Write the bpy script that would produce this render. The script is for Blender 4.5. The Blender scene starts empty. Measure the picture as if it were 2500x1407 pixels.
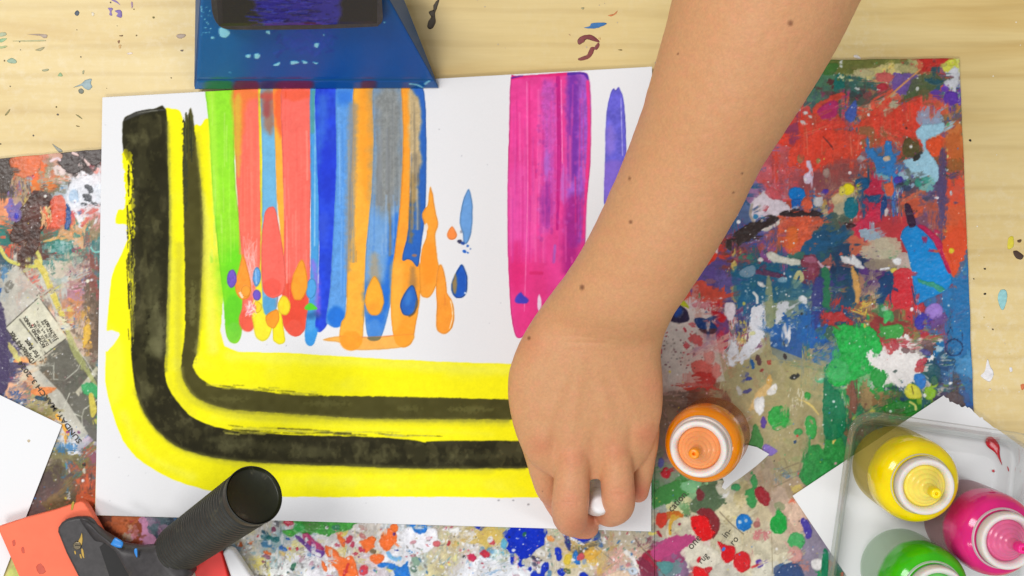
# Art table seen from above: painting, paint-crusted boards, bottles, squeegees, an arm. All built in code.
import bpy, bmesh, math, random
import numpy as np
from mathutils import Vector, Matrix

SC = bpy.context.scene
COL = SC.collection
H = 0.700                 # camera height over the table (m)
S = 0.000265              # metres per photo pixel on the table
CX, CY = 1250.0, 703.5

def W(px, py, z=0.0):
    """table-space point (metres) measured from the photo pixel and a height z in mm"""
    k = S * (H - z * 0.001) / H
    return Vector(((px - CX) * k, -(py - CY) * k, z * 0.001))
def Wa(px, py, z):
    k = S * (H - z * 0.001) / H
    return (px - CX) * k, -(py - CY) * k, z * 0.001

def lin(c):
    c = np.clip(np.asarray(c, dtype=np.float32), 0, 1)
    return np.where(c <= 0.04045, c / 12.92, ((c + 0.055) / 1.055) ** 2.4)
def rgb(*c): return tuple(float(v) for v in lin(np.array(c) / 255.0)) + (1.0,)

# ------------------------------------------------------------------ noise
_T = [np.random.RandomState(100 + i).rand(256, 256).astype(np.float32) for i in range(12)]
def vn(x, y, seed=0):
    t = _T[seed % 12]
    x = x + 17.3 * (seed + 1); y = y + 9.7 * (seed + 3)
    xi = np.floor(x).astype(np.int32); yi = np.floor(y).astype(np.int32)
    fx = x - xi; fy = y - yi
    fx = fx * fx * (3 - 2 * fx); fy = fy * fy * (3 - 2 * fy)
    x0 = xi & 255; x1 = (xi + 1) & 255; y0 = yi & 255; y1 = (yi + 1) & 255
    a = t[y0, x0] * (1 - fx) + t[y0, x1] * fx
    b = t[y1, x0] * (1 - fx) + t[y1, x1] * fx
    return a * (1 - fy) + b * fy
def fbm(x, y, seed=0, o=3):
    s = 0; a = 1; n = 0
    for i in range(o):
        s = s + a * vn(x * 2 ** i, y * 2 ** i, seed + i * 5); n += a; a *= 0.55
    return s / n
def sst(a, b, x):
    t = np.clip((x - a) / (b - a), 0, 1); return t * t * (3 - 2 * t)

def crom(pts, n=6, closed=True):
    p = np.array(pts, float); m = len(p); out = []
    rng_ = range(m if closed else m - 1)
    for i in rng_:
        if closed: a, b, c, d = p[(i - 1) % m], p[i], p[(i + 1) % m], p[(i + 2) % m]
        else: a, b, c, d = p[max(i - 1, 0)], p[i], p[i + 1], p[min(i + 2, m - 1)]
        for k in range(n):
            t = k / n
            out.append(0.5 * ((2 * b) + (-a + c) * t + (2 * a - 5 * b + 4 * c - d) * t * t + (-a + 3 * b - 3 * c + d) * t ** 3))
    if not closed: out.append(p[-1])
    return np.array(out)

class Canvas:
    """a painted surface: colour (sRGB), paint thickness in mm and wetness, laid out in photo-pixel table coordinates"""
    def __init__(s, x0, y0, x1, y1, R, base):
        s.x0, s.y0, s.R = x0, y0, R
        s.w = int((x1 - x0) / R) + 1; s.h = int((y1 - y0) / R) + 1
        s.X, s.Y = np.meshgrid(x0 + np.arange(s.w) * R, y0 + np.arange(s.h) * R)
        s.X = s.X.astype(np.float32); s.Y = s.Y.astype(np.float32)
        s.c = np.empty((s.h, s.w, 3), np.float32); s.c[:] = np.array(base, np.float32) / 255
        s.z = np.zeros((s.h, s.w), np.float32)
        s.g = np.zeros((s.h, s.w), np.float32)
        s.n = 0; s.clip = None; s.keepwhite = False
    def setclip(s, pts, f=1.2, e=1.0):
        s.clip = None
        if pts is None: return
        keep = (s.c.copy(), s.z.copy(), s.g.copy(), s.n)
        s.c[:] = 0; s.P(pts, (255, 255, 255), e=e, es=16, f=f, dz=0, var=0, sm=4)
        s.clip = s.c[..., 0].copy(); s.c, s.z, s.g, s.n = keep
    def box(s, xa, ya, xb, yb):
        i0 = max(0, int((xa - s.x0) / s.R) - 1); i1 = min(s.w, int((xb - s.x0) / s.R) + 2)
        j0 = max(0, int((ya - s.y0) / s.R) - 1); j1 = min(s.h, int((yb - s.y0) / s.R) + 2)
        if i1 <= i0 or j1 <= j0: return None
        return (slice(j0, j1), slice(i0, i1))
    def lay(s, b, a, col, dz=0.0, gloss=None, var=0.03, vs=14, mode=0, soft=False):
        X = s.X[b]; Y = s.Y[b]
        if s.clip is not None: a = a * s.clip[b]
        if soft and s.keepwhite: a = a * sst(.10, .22, 1 - s.c[b].min(-1))
        c = np.array(col, np.float32) / 255
        c = c + np.zeros(X.shape + (3,), np.float32)
        if var:
            n = (fbm(X / vs, Y / vs, s.n % 7, 2) - 0.5)[..., None] * 2 * var
            n2 = (vn(X / (vs * .3), Y / (vs * .3), (s.n + 3) % 7) - 0.5)[..., None] * var * .8
            c = np.clip(c * (1 + n * 1.3) + n2, 0, 1)
        al = a[..., None]
        if mode == 1: c = s.c[b] * c          # stain: the paint below shows through
        s.c[b] = s.c[b] * (1 - al) + c * al
        if dz: s.z[b] = s.z[b] + a * dz
        if gloss is not None: s.g[b] = s.g[b] * (1 - a) + gloss * a
        s.n += 1
    def _edge(s, X, Y, d, e, es, f, dry, dsx, dsy, op, dth):
        k = s.n % 7
        if e: d = d + (fbm(X / es, Y / es, k, 3) - 0.5) * 2 * e
        a = sst(f, -f, d)
        if dry:
            m = fbm(X / dsx, Y / dsy, (k + 2) % 7, 3)
            # dry paint breaks up towards its rim
            th = 0.5 + dth - np.clip(-d / (18 * dry), 0, 1) * 0.35 * (1 - min(dry, 1) * 0.4)
            a = a * sst(th - 0.07, th + 0.07, m)
        return a * op, d
    def P(s, pts, col, e=1.5, es=12, f=1.0, dry=0, dsx=5, dsy=5, dth=0, op=1, dz=.05, gloss=None, var=.03, vs=14, sm=5, rim=0, mode=0):
        p = crom(pts, sm) if sm else np.array(pts, float)
        m = e + f + 3
        b = s.box(p[:, 0].min() - m, p[:, 1].min() - m, p[:, 0].max() + m, p[:, 1].max() + m)
        if b is None: return
        X = s.X[b]; Y = s.Y[b]
        d2 = np.full(X.shape, 1e9, np.float32); ins = np.zeros(X.shape, bool)
        q = np.roll(p, -1, 0)
        for (ax, ay), (bx, by) in zip(p, q):
            ex, ey = bx - ax, by - ay; L = ex * ex + ey * ey + 1e-9
            wx = X - ax; wy = Y - ay
            t = np.clip((wx * ex + wy * ey) / L, 0, 1)
            d2 = np.minimum(d2, (wx - ex * t) ** 2 + (wy - ey * t) ** 2)
            if by != ay:
                c1 = (ay <= Y) != (by <= Y)
                xi = ax + (Y - ay) * ex / ey
                ins ^= c1 & (X < xi)
        d = np.sqrt(d2); d = np.where(ins, -d, d)
        a, d = s._edge(X, Y, d, e, es, f, dry, dsx, dsy, op, dth)
        s.lay(b, a, col, dz, gloss, var, vs, mode, f >= 5)
        if rim:
            r = a * np.exp(-((d + 1.4) / 1.2) ** 2) * rim
            s.c[b] = s.c[b] * (1 - r[..., None] * .42); s.z[b] = s.z[b] + r * dz * .8
    def E(s, cx, cy, rx, ry, rot=0, col=(0, 0, 0), **k):
        t = np.arange(14) / 14 * 2 * math.pi; r = math.radians(rot)
        x = rx * np.cos(t); y = ry * np.sin(t)
        s.P(np.stack([cx + x * math.cos(r) - y * math.sin(r), cy + x * math.sin(r) + y * math.cos(r)], 1), col, sm=0 if max(rx, ry) < 9 else 2, **k)
    def L(s, pts, w, col, e=.8, es=9, f=1.0, dry=0, dsx=5, dsy=5, dth=0, op=1, dz=.05, gloss=None, var=.03, vs=14, sm=5, mode=0):
        p = crom(pts, sm, False) if sm and len(pts) > 2 else np.array(pts, float)
        ws = np.interp(np.linspace(0, 1, len(p)), np.linspace(0, 1, len(w)), w) if hasattr(w, '__len__') else np.full(len(p), w)
        m = ws.max() + e + f + 2
        b = s.box(p[:, 0].min() - m, p[:, 1].min() - m, p[:, 0].max() + m, p[:, 1].max() + m)
        if b is None: return
        X = s.X[b]; Y = s.Y[b]; d = np.full(X.shape, 1e9, np.float32)
        for i in range(len(p) - 1):
            ax, ay = p[i]; ex, ey = p[i + 1] - p[i]; L = ex * ex + ey * ey + 1e-9
            t = np.clip(((X - ax) * ex + (Y - ay) * ey) / L, 0, 1)
            d = np.minimum(d, np.hypot(X - ax - ex * t, Y - ay - ey * t) - (ws[i] + (ws[i + 1] - ws[i]) * t))
        a, d = s._edge(X, Y, d, e, es, f, dry, dsx, dsy, op, dth)
        s.lay(b, a, col, dz, gloss, var, vs, mode, f >= 5)
    def drag(s, x, y, ang, ln, wd, seed, op=.85):
        """pull the paint along a direction, in streaks, as a dry scraper would"""
        ca, sa = math.cos(ang), math.sin(ang); m = ln + wd
        b = s.box(x - m, y - m, x + m, y + m)
        if b is None: return
        X = s.X[b]; Y = s.Y[b]; u = (X - x) * ca + (Y - y) * sa; v = -(X - x) * sa + (Y - y) * ca
        st = vn(v / 2.2, u / 60 + 3, seed % 7) * .6 + vn(v / 6, u / 90, (seed + 2) % 7) * .4
        a = sst(1, .8, np.abs(v) / (wd * (.7 + .5 * vn(u / 14, v * 0 + seed, 3)))) * sst(-ln, -ln * .7, u) * sst(ln, ln * .2, u + (st - .5) * ln)
        a = a * sst(.28, .5, vn(v / 1.8, u / 22, (seed + 4) % 7) * .5 + st * .5) * op
        sh = ln * (.25 + 1.1 * st)
        i = np.clip(((X - sh * ca - s.x0) / s.R).astype(int), 0, s.w - 1); j = np.clip(((Y - sh * sa - s.y0) / s.R).astype(int), 0, s.h - 1)
        nc = s.c[j, i].copy(); nz = s.z[j, i] * .5 + (st - .5) * .25
        s.c[b] = s.c[b] * (1 - a[..., None]) + nc * a[..., None]; s.z[b] = s.z[b] * (1 - a) + nz * a
    def sample(s, px, py):
        u = np.clip((px - s.x0) / s.R, 0, s.w - 1.001); v = np.clip((py - s.y0) / s.R, 0, s.h - 1.001)
        i = u.astype(int); j = v.astype(int); fu = (u - i)[..., None]; fv = (v - j)[..., None]
        def g(A):
            A = A if A.ndim == 3 else A[..., None]
            return (A[j, i] * (1 - fu) + A[j, i + 1] * fu) * (1 - fv) + (A[j + 1, i] * (1 - fu) + A[j + 1, i + 1] * fu) * fv
        return g(s.c), g(s.z)[..., 0], g(s.g)[..., 0]

# ------------------------------------------------------------------ objects
def tag(o, label=None, cat=None, group=None, kind=None):
    if label: o['label'] = label
    if cat: o['category'] = cat
    if group: o['group'] = group
    if kind: o['kind'] = kind
    return o
def empty(name, loc):
    o = bpy.data.objects.new(name, None); COL.objects.link(o); o.location = loc; o.empty_display_size = .01
    bpy.context.view_layer.update(); return o
def link(name, me, mat=None, parent=None):
    o = bpy.data.objects.new(name, me); COL.objects.link(o)
    if mat: me.materials.append(mat)
    if parent is not None:
        o.parent = parent; o.matrix_parent_inverse = Matrix.Translation(-Vector(parent.location)) if parent.type == 'EMPTY' and not parent.parent else parent.matrix_world.inverted()
    return o
def mesh_np(name, V, F, smooth=True):
    """V (n,3) float, F (m,4) int quads"""
    me = bpy.data.meshes.new(name)
    me.vertices.add(len(V)); me.vertices.foreach_set('co', np.asarray(V, np.float32).ravel())
    F = np.asarray(F, np.int32)
    me.loops.add(F.size); me.loops.foreach_set('vertex_index', F.ravel())
    me.polygons.add(len(F)); me.polygons.foreach_set('loop_start', np.arange(0, F.size, F.shape[1], dtype=np.int32))
    try: me.polygons.foreach_set('loop_total', np.full(len(F), F.shape[1], np.int32))
    except Exception: pass
    me.update(calc_edges=True)
    if smooth: me.polygons.foreach_set('use_smooth', np.ones(len(F), bool))
    return me
def set_attr(me, name, arr, typ='FLOAT_COLOR'):
    if typ == 'FLOAT_COLOR':
        a = me.color_attributes.new(name, 'FLOAT_COLOR', 'POINT')
        c = np.ones((len(arr), 4), np.float32); c[:, :3] = arr; a.data.foreach_set('color', c.ravel())
    else:
        a = me.attributes.new(name, 'FLOAT', 'POINT'); a.data.foreach_set('value', arr.astype(np.float32))
def bm_obj(name, bm, mat, parent=None, smooth=False, bevel=0, seg=2, auto=None):
    bmesh.ops.recalc_face_normals(bm, faces=bm.faces)
    me = bpy.data.meshes.new(name); bm.to_mesh(me); bm.free()
    if smooth: me.polygons.foreach_set('use_smooth', np.ones(len(me.polygons), bool))
    o = link(name, me, mat, parent)
    if bevel:
        m = o.modifiers.new('bevel', 'BEVEL'); m.width = bevel; m.segments = seg; m.limit_method = 'ANGLE'; m.angle_limit = math.radians(30)
        if smooth:
            pass
    if auto:
        m = o.modifiers.new('wn', 'WEIGHTED_NORMAL')
        me.polygons.foreach_set('use_smooth', np.ones(len(me.polygons), bool))
    return o

def painted_sheet(name, cv, quad, z0, thick, step, mat, parent=None, zs=1.0, warp=None, edge=None):
    """slab whose top is a fine grid over the quad (photo-pixel corners TL TR BR BL); colour, gloss and relief come from the canvas"""
    q = [np.array(p, float) for p in quad]
    nu = int(max(np.linalg.norm(q[1] - q[0]), np.linalg.norm(q[2] - q[3])) / step) + 1
    nv = int(max(np.linalg.norm(q[3] - q[0]), np.linalg.norm(q[2] - q[1])) / step) + 1
    u, v = np.meshgrid(np.linspace(0, 1, nu), np.linspace(0, 1, nv))
    P = [(q[0][k] * (1 - u) + q[1][k] * u) * (1 - v) + (q[3][k] * (1 - u) + q[2][k] * u) * v for k in (0, 1)]
    if edge is not None:
        P[0], P[1] = edge(P[0], P[1], u, v)
    c, z, g = cv.sample(P[0], P[1])
    zt = z0 + thick + z * zs
    if warp is not None: zt = zt + warp(u, v)
    x, y, zz = Wa(P[0], P[1], zt)
    top = np.stack([x, y, zz], -1).reshape(-1, 3)
    idx = np.arange(nu * nv).reshape(nv, nu)
    F = np.stack([idx[1:, :-1], idx[1:, 1:], idx[:-1, 1:], idx[:-1, :-1]], -1).reshape(-1, 4)
    ring = np.concatenate([idx[0, :-1], idx[:-1, -1], idx[-1, :0:-1], idx[:0:-1, 0]])
    low = top[ring].copy(); zlow = z0 + (warp(u, v).reshape(-1)[ring] if warp is not None else 0)
    lx, ly, _ = Wa(P[0].reshape(-1)[ring], P[1].reshape(-1)[ring], z0 * np.ones(len(ring)))
    low[:, 0] = lx; low[:, 1] = ly; low[:, 2] = zlow * .001
    base = len(top); n = len(ring); r2 = base + np.arange(n)
    F2 = np.stack([ring, np.roll(ring, -1), np.roll(r2, -1), r2], -1)
    me = mesh_np(name, np.concatenate([top, low]), np.concatenate([F, F2]))
    cl = lin(c.reshape(-1, 3)); cl = np.concatenate([cl, cl[ring] * 0 + np.median(cl, 0) * .9])
    gl = g.reshape(-1); gl = np.concatenate([gl, gl[ring] * 0])
    set_attr(me, 'Col', cl); set_attr(me, 'gloss', gl, 'FLOAT')
    return link(name, me, mat, parent)

# ------------------------------------------------------------------ materials
def newmat(name):
    m = bpy.data.materials.new(name); m.use_nodes = True
    nt = m.node_tree; return m, nt, nt.nodes['Principled BSDF'], nt.nodes['Material Output']
def nd(nt, typ, **k):
    n = nt.nodes.new(typ)
    for a, b in k.items():
        if hasattr(n, a): setattr(n, a, b)
        else: n.inputs[a.replace('_', ' ')].default_value = b
    return n
def noise(nt, scale, detail=4, rough=.55, coord=None, vec=None):
    n = nt.nodes.new('ShaderNodeTexNoise'); n.inputs['Scale'].default_value = scale
    n.inputs['Detail'].default_value = detail; n.inputs['Roughness'].default_value = rough
    if vec is not None: nt.links.new(vec, n.inputs['Vector'])
    return n
def coords(nt, scale=(1, 1, 1), kind='Object'):
    t = nt.nodes.new('ShaderNodeTexCoord'); m = nt.nodes.new('ShaderNodeMapping'); m.inputs['Scale'].default_value = scale
    nt.links.new(t.outputs[kind], m.inputs['Vector']); return m.outputs['Vector']
def ramp(nt, fac, stops):
    r = nt.nodes.new('ShaderNodeValToRGB'); nt.links.new(fac, r.inputs[0])
    e = r.color_ramp.elements
    while len(e) < len(stops): e.new(.5)
    for k, (p, c) in enumerate(stops): e[k].position = p; e[k].color = c
    return r
def mixc(nt, fac, a, b, typ='MIX'):
    m = nt.nodes.new('ShaderNodeMix'); m.data_type = 'RGBA'; m.blend_type = typ
    for s, v in ((0, fac), (6, a), (7, b)):
        if hasattr(v, 'links') or isinstance(v, bpy.types.NodeSocket): nt.links.new(v, m.inputs[s])
        else: m.inputs[s].default_value = v
    return m.outputs[2]
def bump(nt, h, strength, dist, bsdf, normal=None):
    b = nt.nodes.new('ShaderNodeBump'); b.inputs['Strength'].default_value = strength; b.inputs['Distance'].default_value = dist
    nt.links.new(h, b.inputs['Height'])
    if normal is not None: nt.links.new(normal, b.inputs['Normal'])
    if bsdf is not None: nt.links.new(b.outputs[0], bsdf.inputs['Normal'])
    return b.outputs[0]

def attr_mat(name, rough, glossrough, nscale, nstr, dist, var=.06, spec=.35):
    m, nt, b, o = newmat(name)
    a = nd(nt, 'ShaderNodeAttribute', attribute_name='Col'); g = nd(nt, 'ShaderNodeAttribute', attribute_name='gloss')
    v = coords(nt)
    n = noise(nt, nscale, 5, .6, vec=v)
    r = ramp(nt, n.outputs[0], [(.3, (1 - var, 1 - var, 1 - var, 1)), (.7, (1, 1, 1, 1))])
    nt.links.new(mixc(nt, 1.0, a.outputs['Color'], r.outputs[0], 'MULTIPLY'), b.inputs['Base Color'])
    mr = nt.nodes.new('ShaderNodeMapRange'); nt.links.new(g.outputs['Fac'], mr.inputs[0]); mr.inputs[3].default_value = rough; mr.inputs[4].default_value = glossrough
    nt.links.new(mr.outputs[0], b.inputs['Roughness'])
    b.inputs['Specular IOR Level'].default_value = spec
    bump(nt, n.outputs[0], nstr, dist, b)
    return m
def plain(name, col, rough=.5, spec=.5, nscale=300, var=.08, bstr=.1, bdist=.0002, metal=0, coat=0, sss=0):
    m, nt, b, o = newmat(name)
    v = coords(nt); n = noise(nt, nscale, 4, .6, vec=v)
    c = np.array(col[:3])
    r = ramp(nt, n.outputs[0], [(.3, tuple(c * (1 - var)) + (1,)), (.7, tuple(np.minimum(c * (1 + var * .6), 1)) + (1,))])
    nt.links.new(r.outputs[0], b.inputs['Base Color'])
    b.inputs['Roughness'].default_value = rough; b.inputs['Specular IOR Level'].default_value = spec
    b.inputs['Metallic'].default_value = metal; b.inputs['Coat Weight'].default_value = coat; b.inputs['Coat Roughness'].default_value = .08
    if sss: b.inputs['Subsurface Weight'].default_value = sss; b.inputs['Subsurface Scale'].default_value = .004
    if bstr: bump(nt, n.outputs[0], bstr, bdist, b)
    return m
# ================================================================== the painting
WHITE = (233, 233, 235)
def paint_painting():
    c = Canvas(222, 150, 1612, 1312, 1.6, WHITE); c.keepwhite = True
    Y1 = (251, 243, 8); YL = (243, 241, 96)
    # yellow pool
    c.P([(398, 269), (418, 266), (438, 270), (446, 290), (450, 312), (462, 322), (478, 304), (490, 307), (505, 290), (516, 320), (526, 500), (546, 700), (549, 845),
         (700, 862), (1000, 880), (1245, 889), (1500, 900), (1512, 1100), (1480, 1205), (1320, 1215), (1000, 1213), (700, 1213), (560, 1205), (500, 1195), (420, 1170),
         (350, 1130), (310, 1090), (285, 1040), (268, 985), (258, 930), (259, 850), (262, 790), (268, 720), (275, 670), (296, 622), (315, 572), (308, 549), (283, 545), (288, 513), (305, 507),
         (308, 440), (300, 375), (340, 330)], Y1, e=1.5, es=22, dz=.04, gloss=.15, sm=3, var=.015)
    c.P([(258, 808), (290, 812), (288, 826), (270, 850), (258, 858)], WHITE, e=1, dz=0, var=0, sm=2)
    c.P([(257, 800), (300, 840), (300, 960), (262, 985)], YL, op=.5, f=16, e=4, dz=0)
    for pts, w, op in (([(520, 320), (530, 600), (548, 830)], 9, .8), ([(486, 480), (508, 600), (515, 780), (520, 850)], 16, .75), ([(560, 868), (800, 880), (1240, 905)], 13, .6),
                       ([(398, 280), (412, 600), (405, 860)], 6, .6), ([(300, 1010), (360, 1110), (470, 1165)], 10, .5), ([(425, 640), (428, 900)], 6, .4),
                       ([(520, 1018), (800, 1040), (1200, 1060)], 5, .35), ([(700, 1175), (1250, 1180)], 14, .22)):
        c.L(pts, w, YL, op=op, f=12, e=5, es=30, dz=0)
    for k in range(46):
        r = random.Random(k); x = r.uniform(300, 1300); y = r.choice([r.uniform(1150, 1200), r.uniform(890, 950)]) if x > 560 else r.uniform(300, 1150)
        if x < 560 and not (420 < x < 520 or x < 320): x = r.uniform(430, 520)
        if c.box(x, y, x, y) is None: continue
        b = c.box(x, y, x, y); px = c.c[b][0, 0]
        if px[2] < .4 and px[0] > .85: c.E(x, y, r.uniform(14, 50), r.uniform(8, 22), 0, (243, 242, 100), op=r.uniform(.08, .22), f=10, e=7, es=18, dz=0)
    # black thick band
    BK = (42, 39, 18)
    inner = [(405, 268), (410, 400), (413, 560), (409, 720), (405, 850), (402, 905), (412, 948), (440, 990), (480, 1025), (560, 1050), (700, 1062), (880, 1066), (1000, 1074), (1040, 1082), (1060, 1078), (1260, 1077), (1500, 1085)]
    outer = [(1500, 1146), (1290, 1143), (1060, 1145), (860, 1139), (650, 1131), (520, 1117), (430, 1089), (365, 1030), (335, 965), (324, 900), (320, 830), (326, 700), (320, 560), (314, 500), (322, 430), (301, 372), (300, 297), (318, 280), (345, 271), (375, 266)]
    c.L([(408, 300), (418, 560), (412, 840), (418, 940), (470, 1010)], 10, (206, 202, 70), op=.28, f=9, e=3, dz=0)
    c.L([(336, 960), (370, 1030), (430, 1090), (520, 1122), (650, 1140), (860, 1148), (1200, 1150)], 8, (190, 186, 76), op=.35, f=7, e=3, dz=0)
    c.P(inner + outer, BK, e=1.6, es=14, f=1.6, dz=.03, gloss=.05, var=.05, vs=60, sm=3)
    c.setclip(inner + outer, f=3)
    for k in range(90):
        r = random.Random(700 + k); x, y = (r.uniform(325, 405), r.uniform(280, 930)) if r.random() < .5 else (r.uniform(430, 1300), r.uniform(1070, 1135))
        v_ = x < 420; c.E(x, y, r.uniform(5, 16) if v_ else r.uniform(30, 90), r.uniform(30, 110) if v_ else r.uniform(4, 12), 0, r.choice([(30, 28, 8), (60, 56, 36), (70, 68, 46), (40, 38, 12)]), op=r.uniform(.15, .4), f=9, e=6, es=14, dz=0, var=0)
    c.setclip(None)
    c.L([(408, 300), (412, 400), (415, 560), (411, 720), (407, 850), (405, 905)], 3.2, (120, 118, 62), op=.6, f=4.6, e=2.5, es=9, dz=0)
    c.L([(336, 965), (366, 1030), (431, 1088), (520, 1116), (650, 1130), (860, 1138), (1060, 1144), (1280, 1143)], 3.5, (110, 108, 50), op=.6, f=4.8, e=2.5, es=12, dz=0)
    # scratchy dry edges
    c.P([(300, 372), (322, 380), (326, 470), (330, 560), (318, 600), (308, 560), (306, 480)], Y1, e=5, es=7, dry=.8, dsx=5, dsy=10, dth=-.04, dz=0)
    c.P([(311, 600), (328, 600), (330, 760), (322, 860), (316, 720)], (150, 146, 50), dry=1, dsx=3, dsy=16, dth=.02, e=3, es=5, dz=0)
    for k in range(34):
        r = random.Random(200 + k); t = r.random(); x = 315 + r.uniform(-6, 10); y = 400 + t * 420
        c.L([(x, y), (x + 2, y + r.uniform(14, 60))], r.uniform(.6, 1.8), r.choice([BK, (90, 86, 30), (60, 56, 24)]), e=1.5, es=4, dz=.01)
    for k in range(60):
        r = random.Random(300 + k); x = 545 + r.random() ** 1.3 * 480; y = 1040 + (x - 545) * .045 + r.uniform(-2, 18) * (1 - (x - 545) / 640)
        c.L([(x, y), (x + r.uniform(20, 90), y + r.uniform(1, 4))], r.uniform(.7, 1.9), r.choice([(225, 218, 60), (170, 165, 60), (205, 200, 90), BK, BK]), e=1.3, es=5, dz=.01, op=.55, f=1.8)
    for k in range(0):
        r = random.Random(400 + k); a = r.random()
        x = 402 + a * 75; y = 915 + a * a * 100 + r.uniform(-5, 6)
        c.L([(x, y), (x + 14, y + 18)], r.uniform(.6, 1.6), r.choice([BK, (215, 210, 60), (160, 156, 50)]), e=1, es=4, dz=0)
    c.setclip(inner + outer, f=4)
    for col_, dx, dy, th_, op_, s0 in (((92, 88, 56), 26, 60, .26, .45, 2), ((112, 108, 72), 12, 13, .31, .24, 4), ((26, 24, 6), 30, 40, .2, .35, 3)):
        c.n = s0; c.P(inner + outer, col_, e=0, dry=1, dsx=dx, dsy=dy, dth=th_, op=op_, dz=0, var=0, sm=0)
    c.setclip(None)
    # washed patches inside the black
    for x, y, rx, ry, o in ((330, 340, 14, 12, .35), (345, 420, 24, 40, .22), (360, 560, 12, 60, .2), (375, 700, 20, 60, .35), (380, 800, 22, 60, .55), (375, 850, 20, 26, .6), (345, 955, 22, 26, .3), (392, 830, 10, 50, .5),
                            (560, 1075, 60, 9, .4), (640, 1088, 80, 12, .25), (760, 1105, 60, 14, .35), (560, 1092, 34, 12, .35), (1140, 1115, 60, 9, .3), (940, 1112, 40, 12, .25), (330, 520, 14, 60, .2)):
        c.E(x, y, rx, ry, 0, (124, 122, 84), op=o * .8, f=10, e=7, es=11, dry=.6, dsx=7, dsy=9, dth=-.14, dz=0)
    c.P([(301, 297), (318, 280), (345, 270), (395, 266), (404, 270), (370, 274), (330, 285)], (40, 38, 28), e=.8, dz=.12, gloss=.9)
    c.L([(336, 277), (360, 273), (385, 270)], .8, (120, 120, 105), dz=.1, gloss=1)
    # thin black band
    tb = (74, 70, 27)
    c.L([(480, 330), (498, 600), (488, 800)], 8, (170, 166, 70), op=.35, f=9, e=3, dz=0)
    c.L([(438, 600), (436, 860), (452, 960), (560, 1008), (800, 1024), (1240, 1032)], 9, (186, 182, 74), op=.45, f=8, e=3, dz=0)
    c.P([(463, 268), (469, 272), (474, 310), (485, 400), (494, 500), (495, 620), (486, 800), (480, 860), (471, 890), (478, 910), (495, 928), (530, 945), (600, 950), (720, 965), (900, 968), (1100, 972), (1245, 976), (1500, 985),
         (1500, 1035), (1250, 1025), (900, 1023), (700, 1010), (560, 1000), (480, 972), (447, 925), (443, 880), (452, 800), (450, 600), (446, 400), (452, 320)], tb, e=1.8, es=9, f=1.8, var=.05, vs=50, sm=3, dz=.03)
    c.L([(480, 350), (494, 500), (495, 620), (487, 800), (480, 862)], 3.5, (150, 147, 62), op=.6, f=4.8, e=2.5, es=9, dz=0)
    c.L([(444, 900), (450, 930), (482, 974), (560, 1002), (700, 1012), (900, 1024), (1240, 1027)], 4, (140, 136, 56), op=.6, f=4.8, e=2.5, es=12, dz=0)
    c.P([(446, 300), (456, 300), (458, 470), (452, 520), (446, 400)], (60, 62, 34), e=3, es=5, dry=.5, dsx=3, dsy=14, dz=0)
    for k in range(40):
        r = random.Random(500 + k); x = 500 + r.random() * 260; y = 940 + (x - 500) * .075 + r.uniform(-5, 6)
        c.L([(x, y), (x + r.uniform(10, 50), y + r.uniform(0, 5))], r.uniform(.6, 1.6), r.choice([(60, 56, 20), (235, 228, 60), (150, 146, 60)]), e=1.2, es=4, dz=0, op=.5, f=1.8)
    for k in range(22):
        r = random.Random(550 + k); x = 462 + r.uniform(-9, 9)
        c.L([(x, r.uniform(275, 320)), (x + 1, r.uniform(330, 400))], r.uniform(.7, 1.6), r.choice([(50, 52, 30), (80, 82, 40)]), e=1, es=4, dz=0)
    for x, y, rx, ry, o in ((470, 740, 10, 60, .3), (560, 975, 50, 8, .2), (800, 985, 60, 10, .2), (1150, 1000, 60, 8, .3), (1000, 998, 30, 9, .2), (478, 860, 6, 30, .35)):
        c.E(x, y, rx, ry, 0, (150, 148, 90), op=o, f=8, e=5, es=8, dry=.6, dz=0)

    # ---- rainbow drips
    c.P([(560, 200), (600, 200), (606, 500), (612, 700), (585, 700), (585, 500)], (206, 190, 50), dz=0)
    c.P([(845, 200), (885, 200), (880, 450), (860, 700), (842, 700), (846, 450)], (170, 150, 116), dz=0)
    def st(pts, col, **k):
        k.setdefault('dz', .08); k.setdefault('gloss', .55); k.setdefault('e', 1.0); k.setdefault('es', 16); k.setdefault('rim', .35); k.setdefault('var', .035); k.setdefault('sm', 4)
        c.P([(x, 196 if y in (222, 224) and x < 1060 else y) for x, y in pts], col, **k)
    def streaks(x0, x1, y0, y1, cols, n, seed, w=(.6, 2.6), op=.5, jit=2):
        for k in range(n):
            r = random.Random(seed * 97 + k); x = r.uniform(x0, x1); a = r.uniform(y0, y1); b = min(y1, a + r.uniform(40, 220)); j = r.uniform(-jit, jit)
            c.L([(x, a), (x + j, (a + b) / 2), (x + j, b)], r.uniform(*w), r.choice(cols), op=op * r.uniform(.4, 1), f=1.6, e=.8, dz=.07, gloss=.85)
    st([(503, 222), (567, 222), (572, 400), (580, 500), (592, 590), (594, 650), (580, 690), (592, 725), (598, 752), (592, 775), (590, 815), (583, 834), (570, 839), (556, 828), (550, 800), (546, 735), (535, 640), (520, 480), (510, 300)], (148, 228, 34))
    c.P([(533, 640), (592, 600), (596, 760), (560, 800), (546, 740)], (104, 218, 14), op=.85, f=30, e=8, dz=0)
    c.E(570, 765, 24, 46, 0, (92, 205, 22), op=.75, f=7, e=3, dz=.03, gloss=.7); c.E(571, 812, 18, 24, 0, (110, 205, 50), op=.8, f=3, dz=.04, gloss=.8)
    c.L([(516, 226), (520, 330), (530, 520)], 8, (178, 240, 60), op=.7, f=6, e=1.5, dz=0)
    streaks(512, 588, 230, 640, [(176, 240, 70), (130, 218, 30), (190, 235, 110)], 26, 3)
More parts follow.
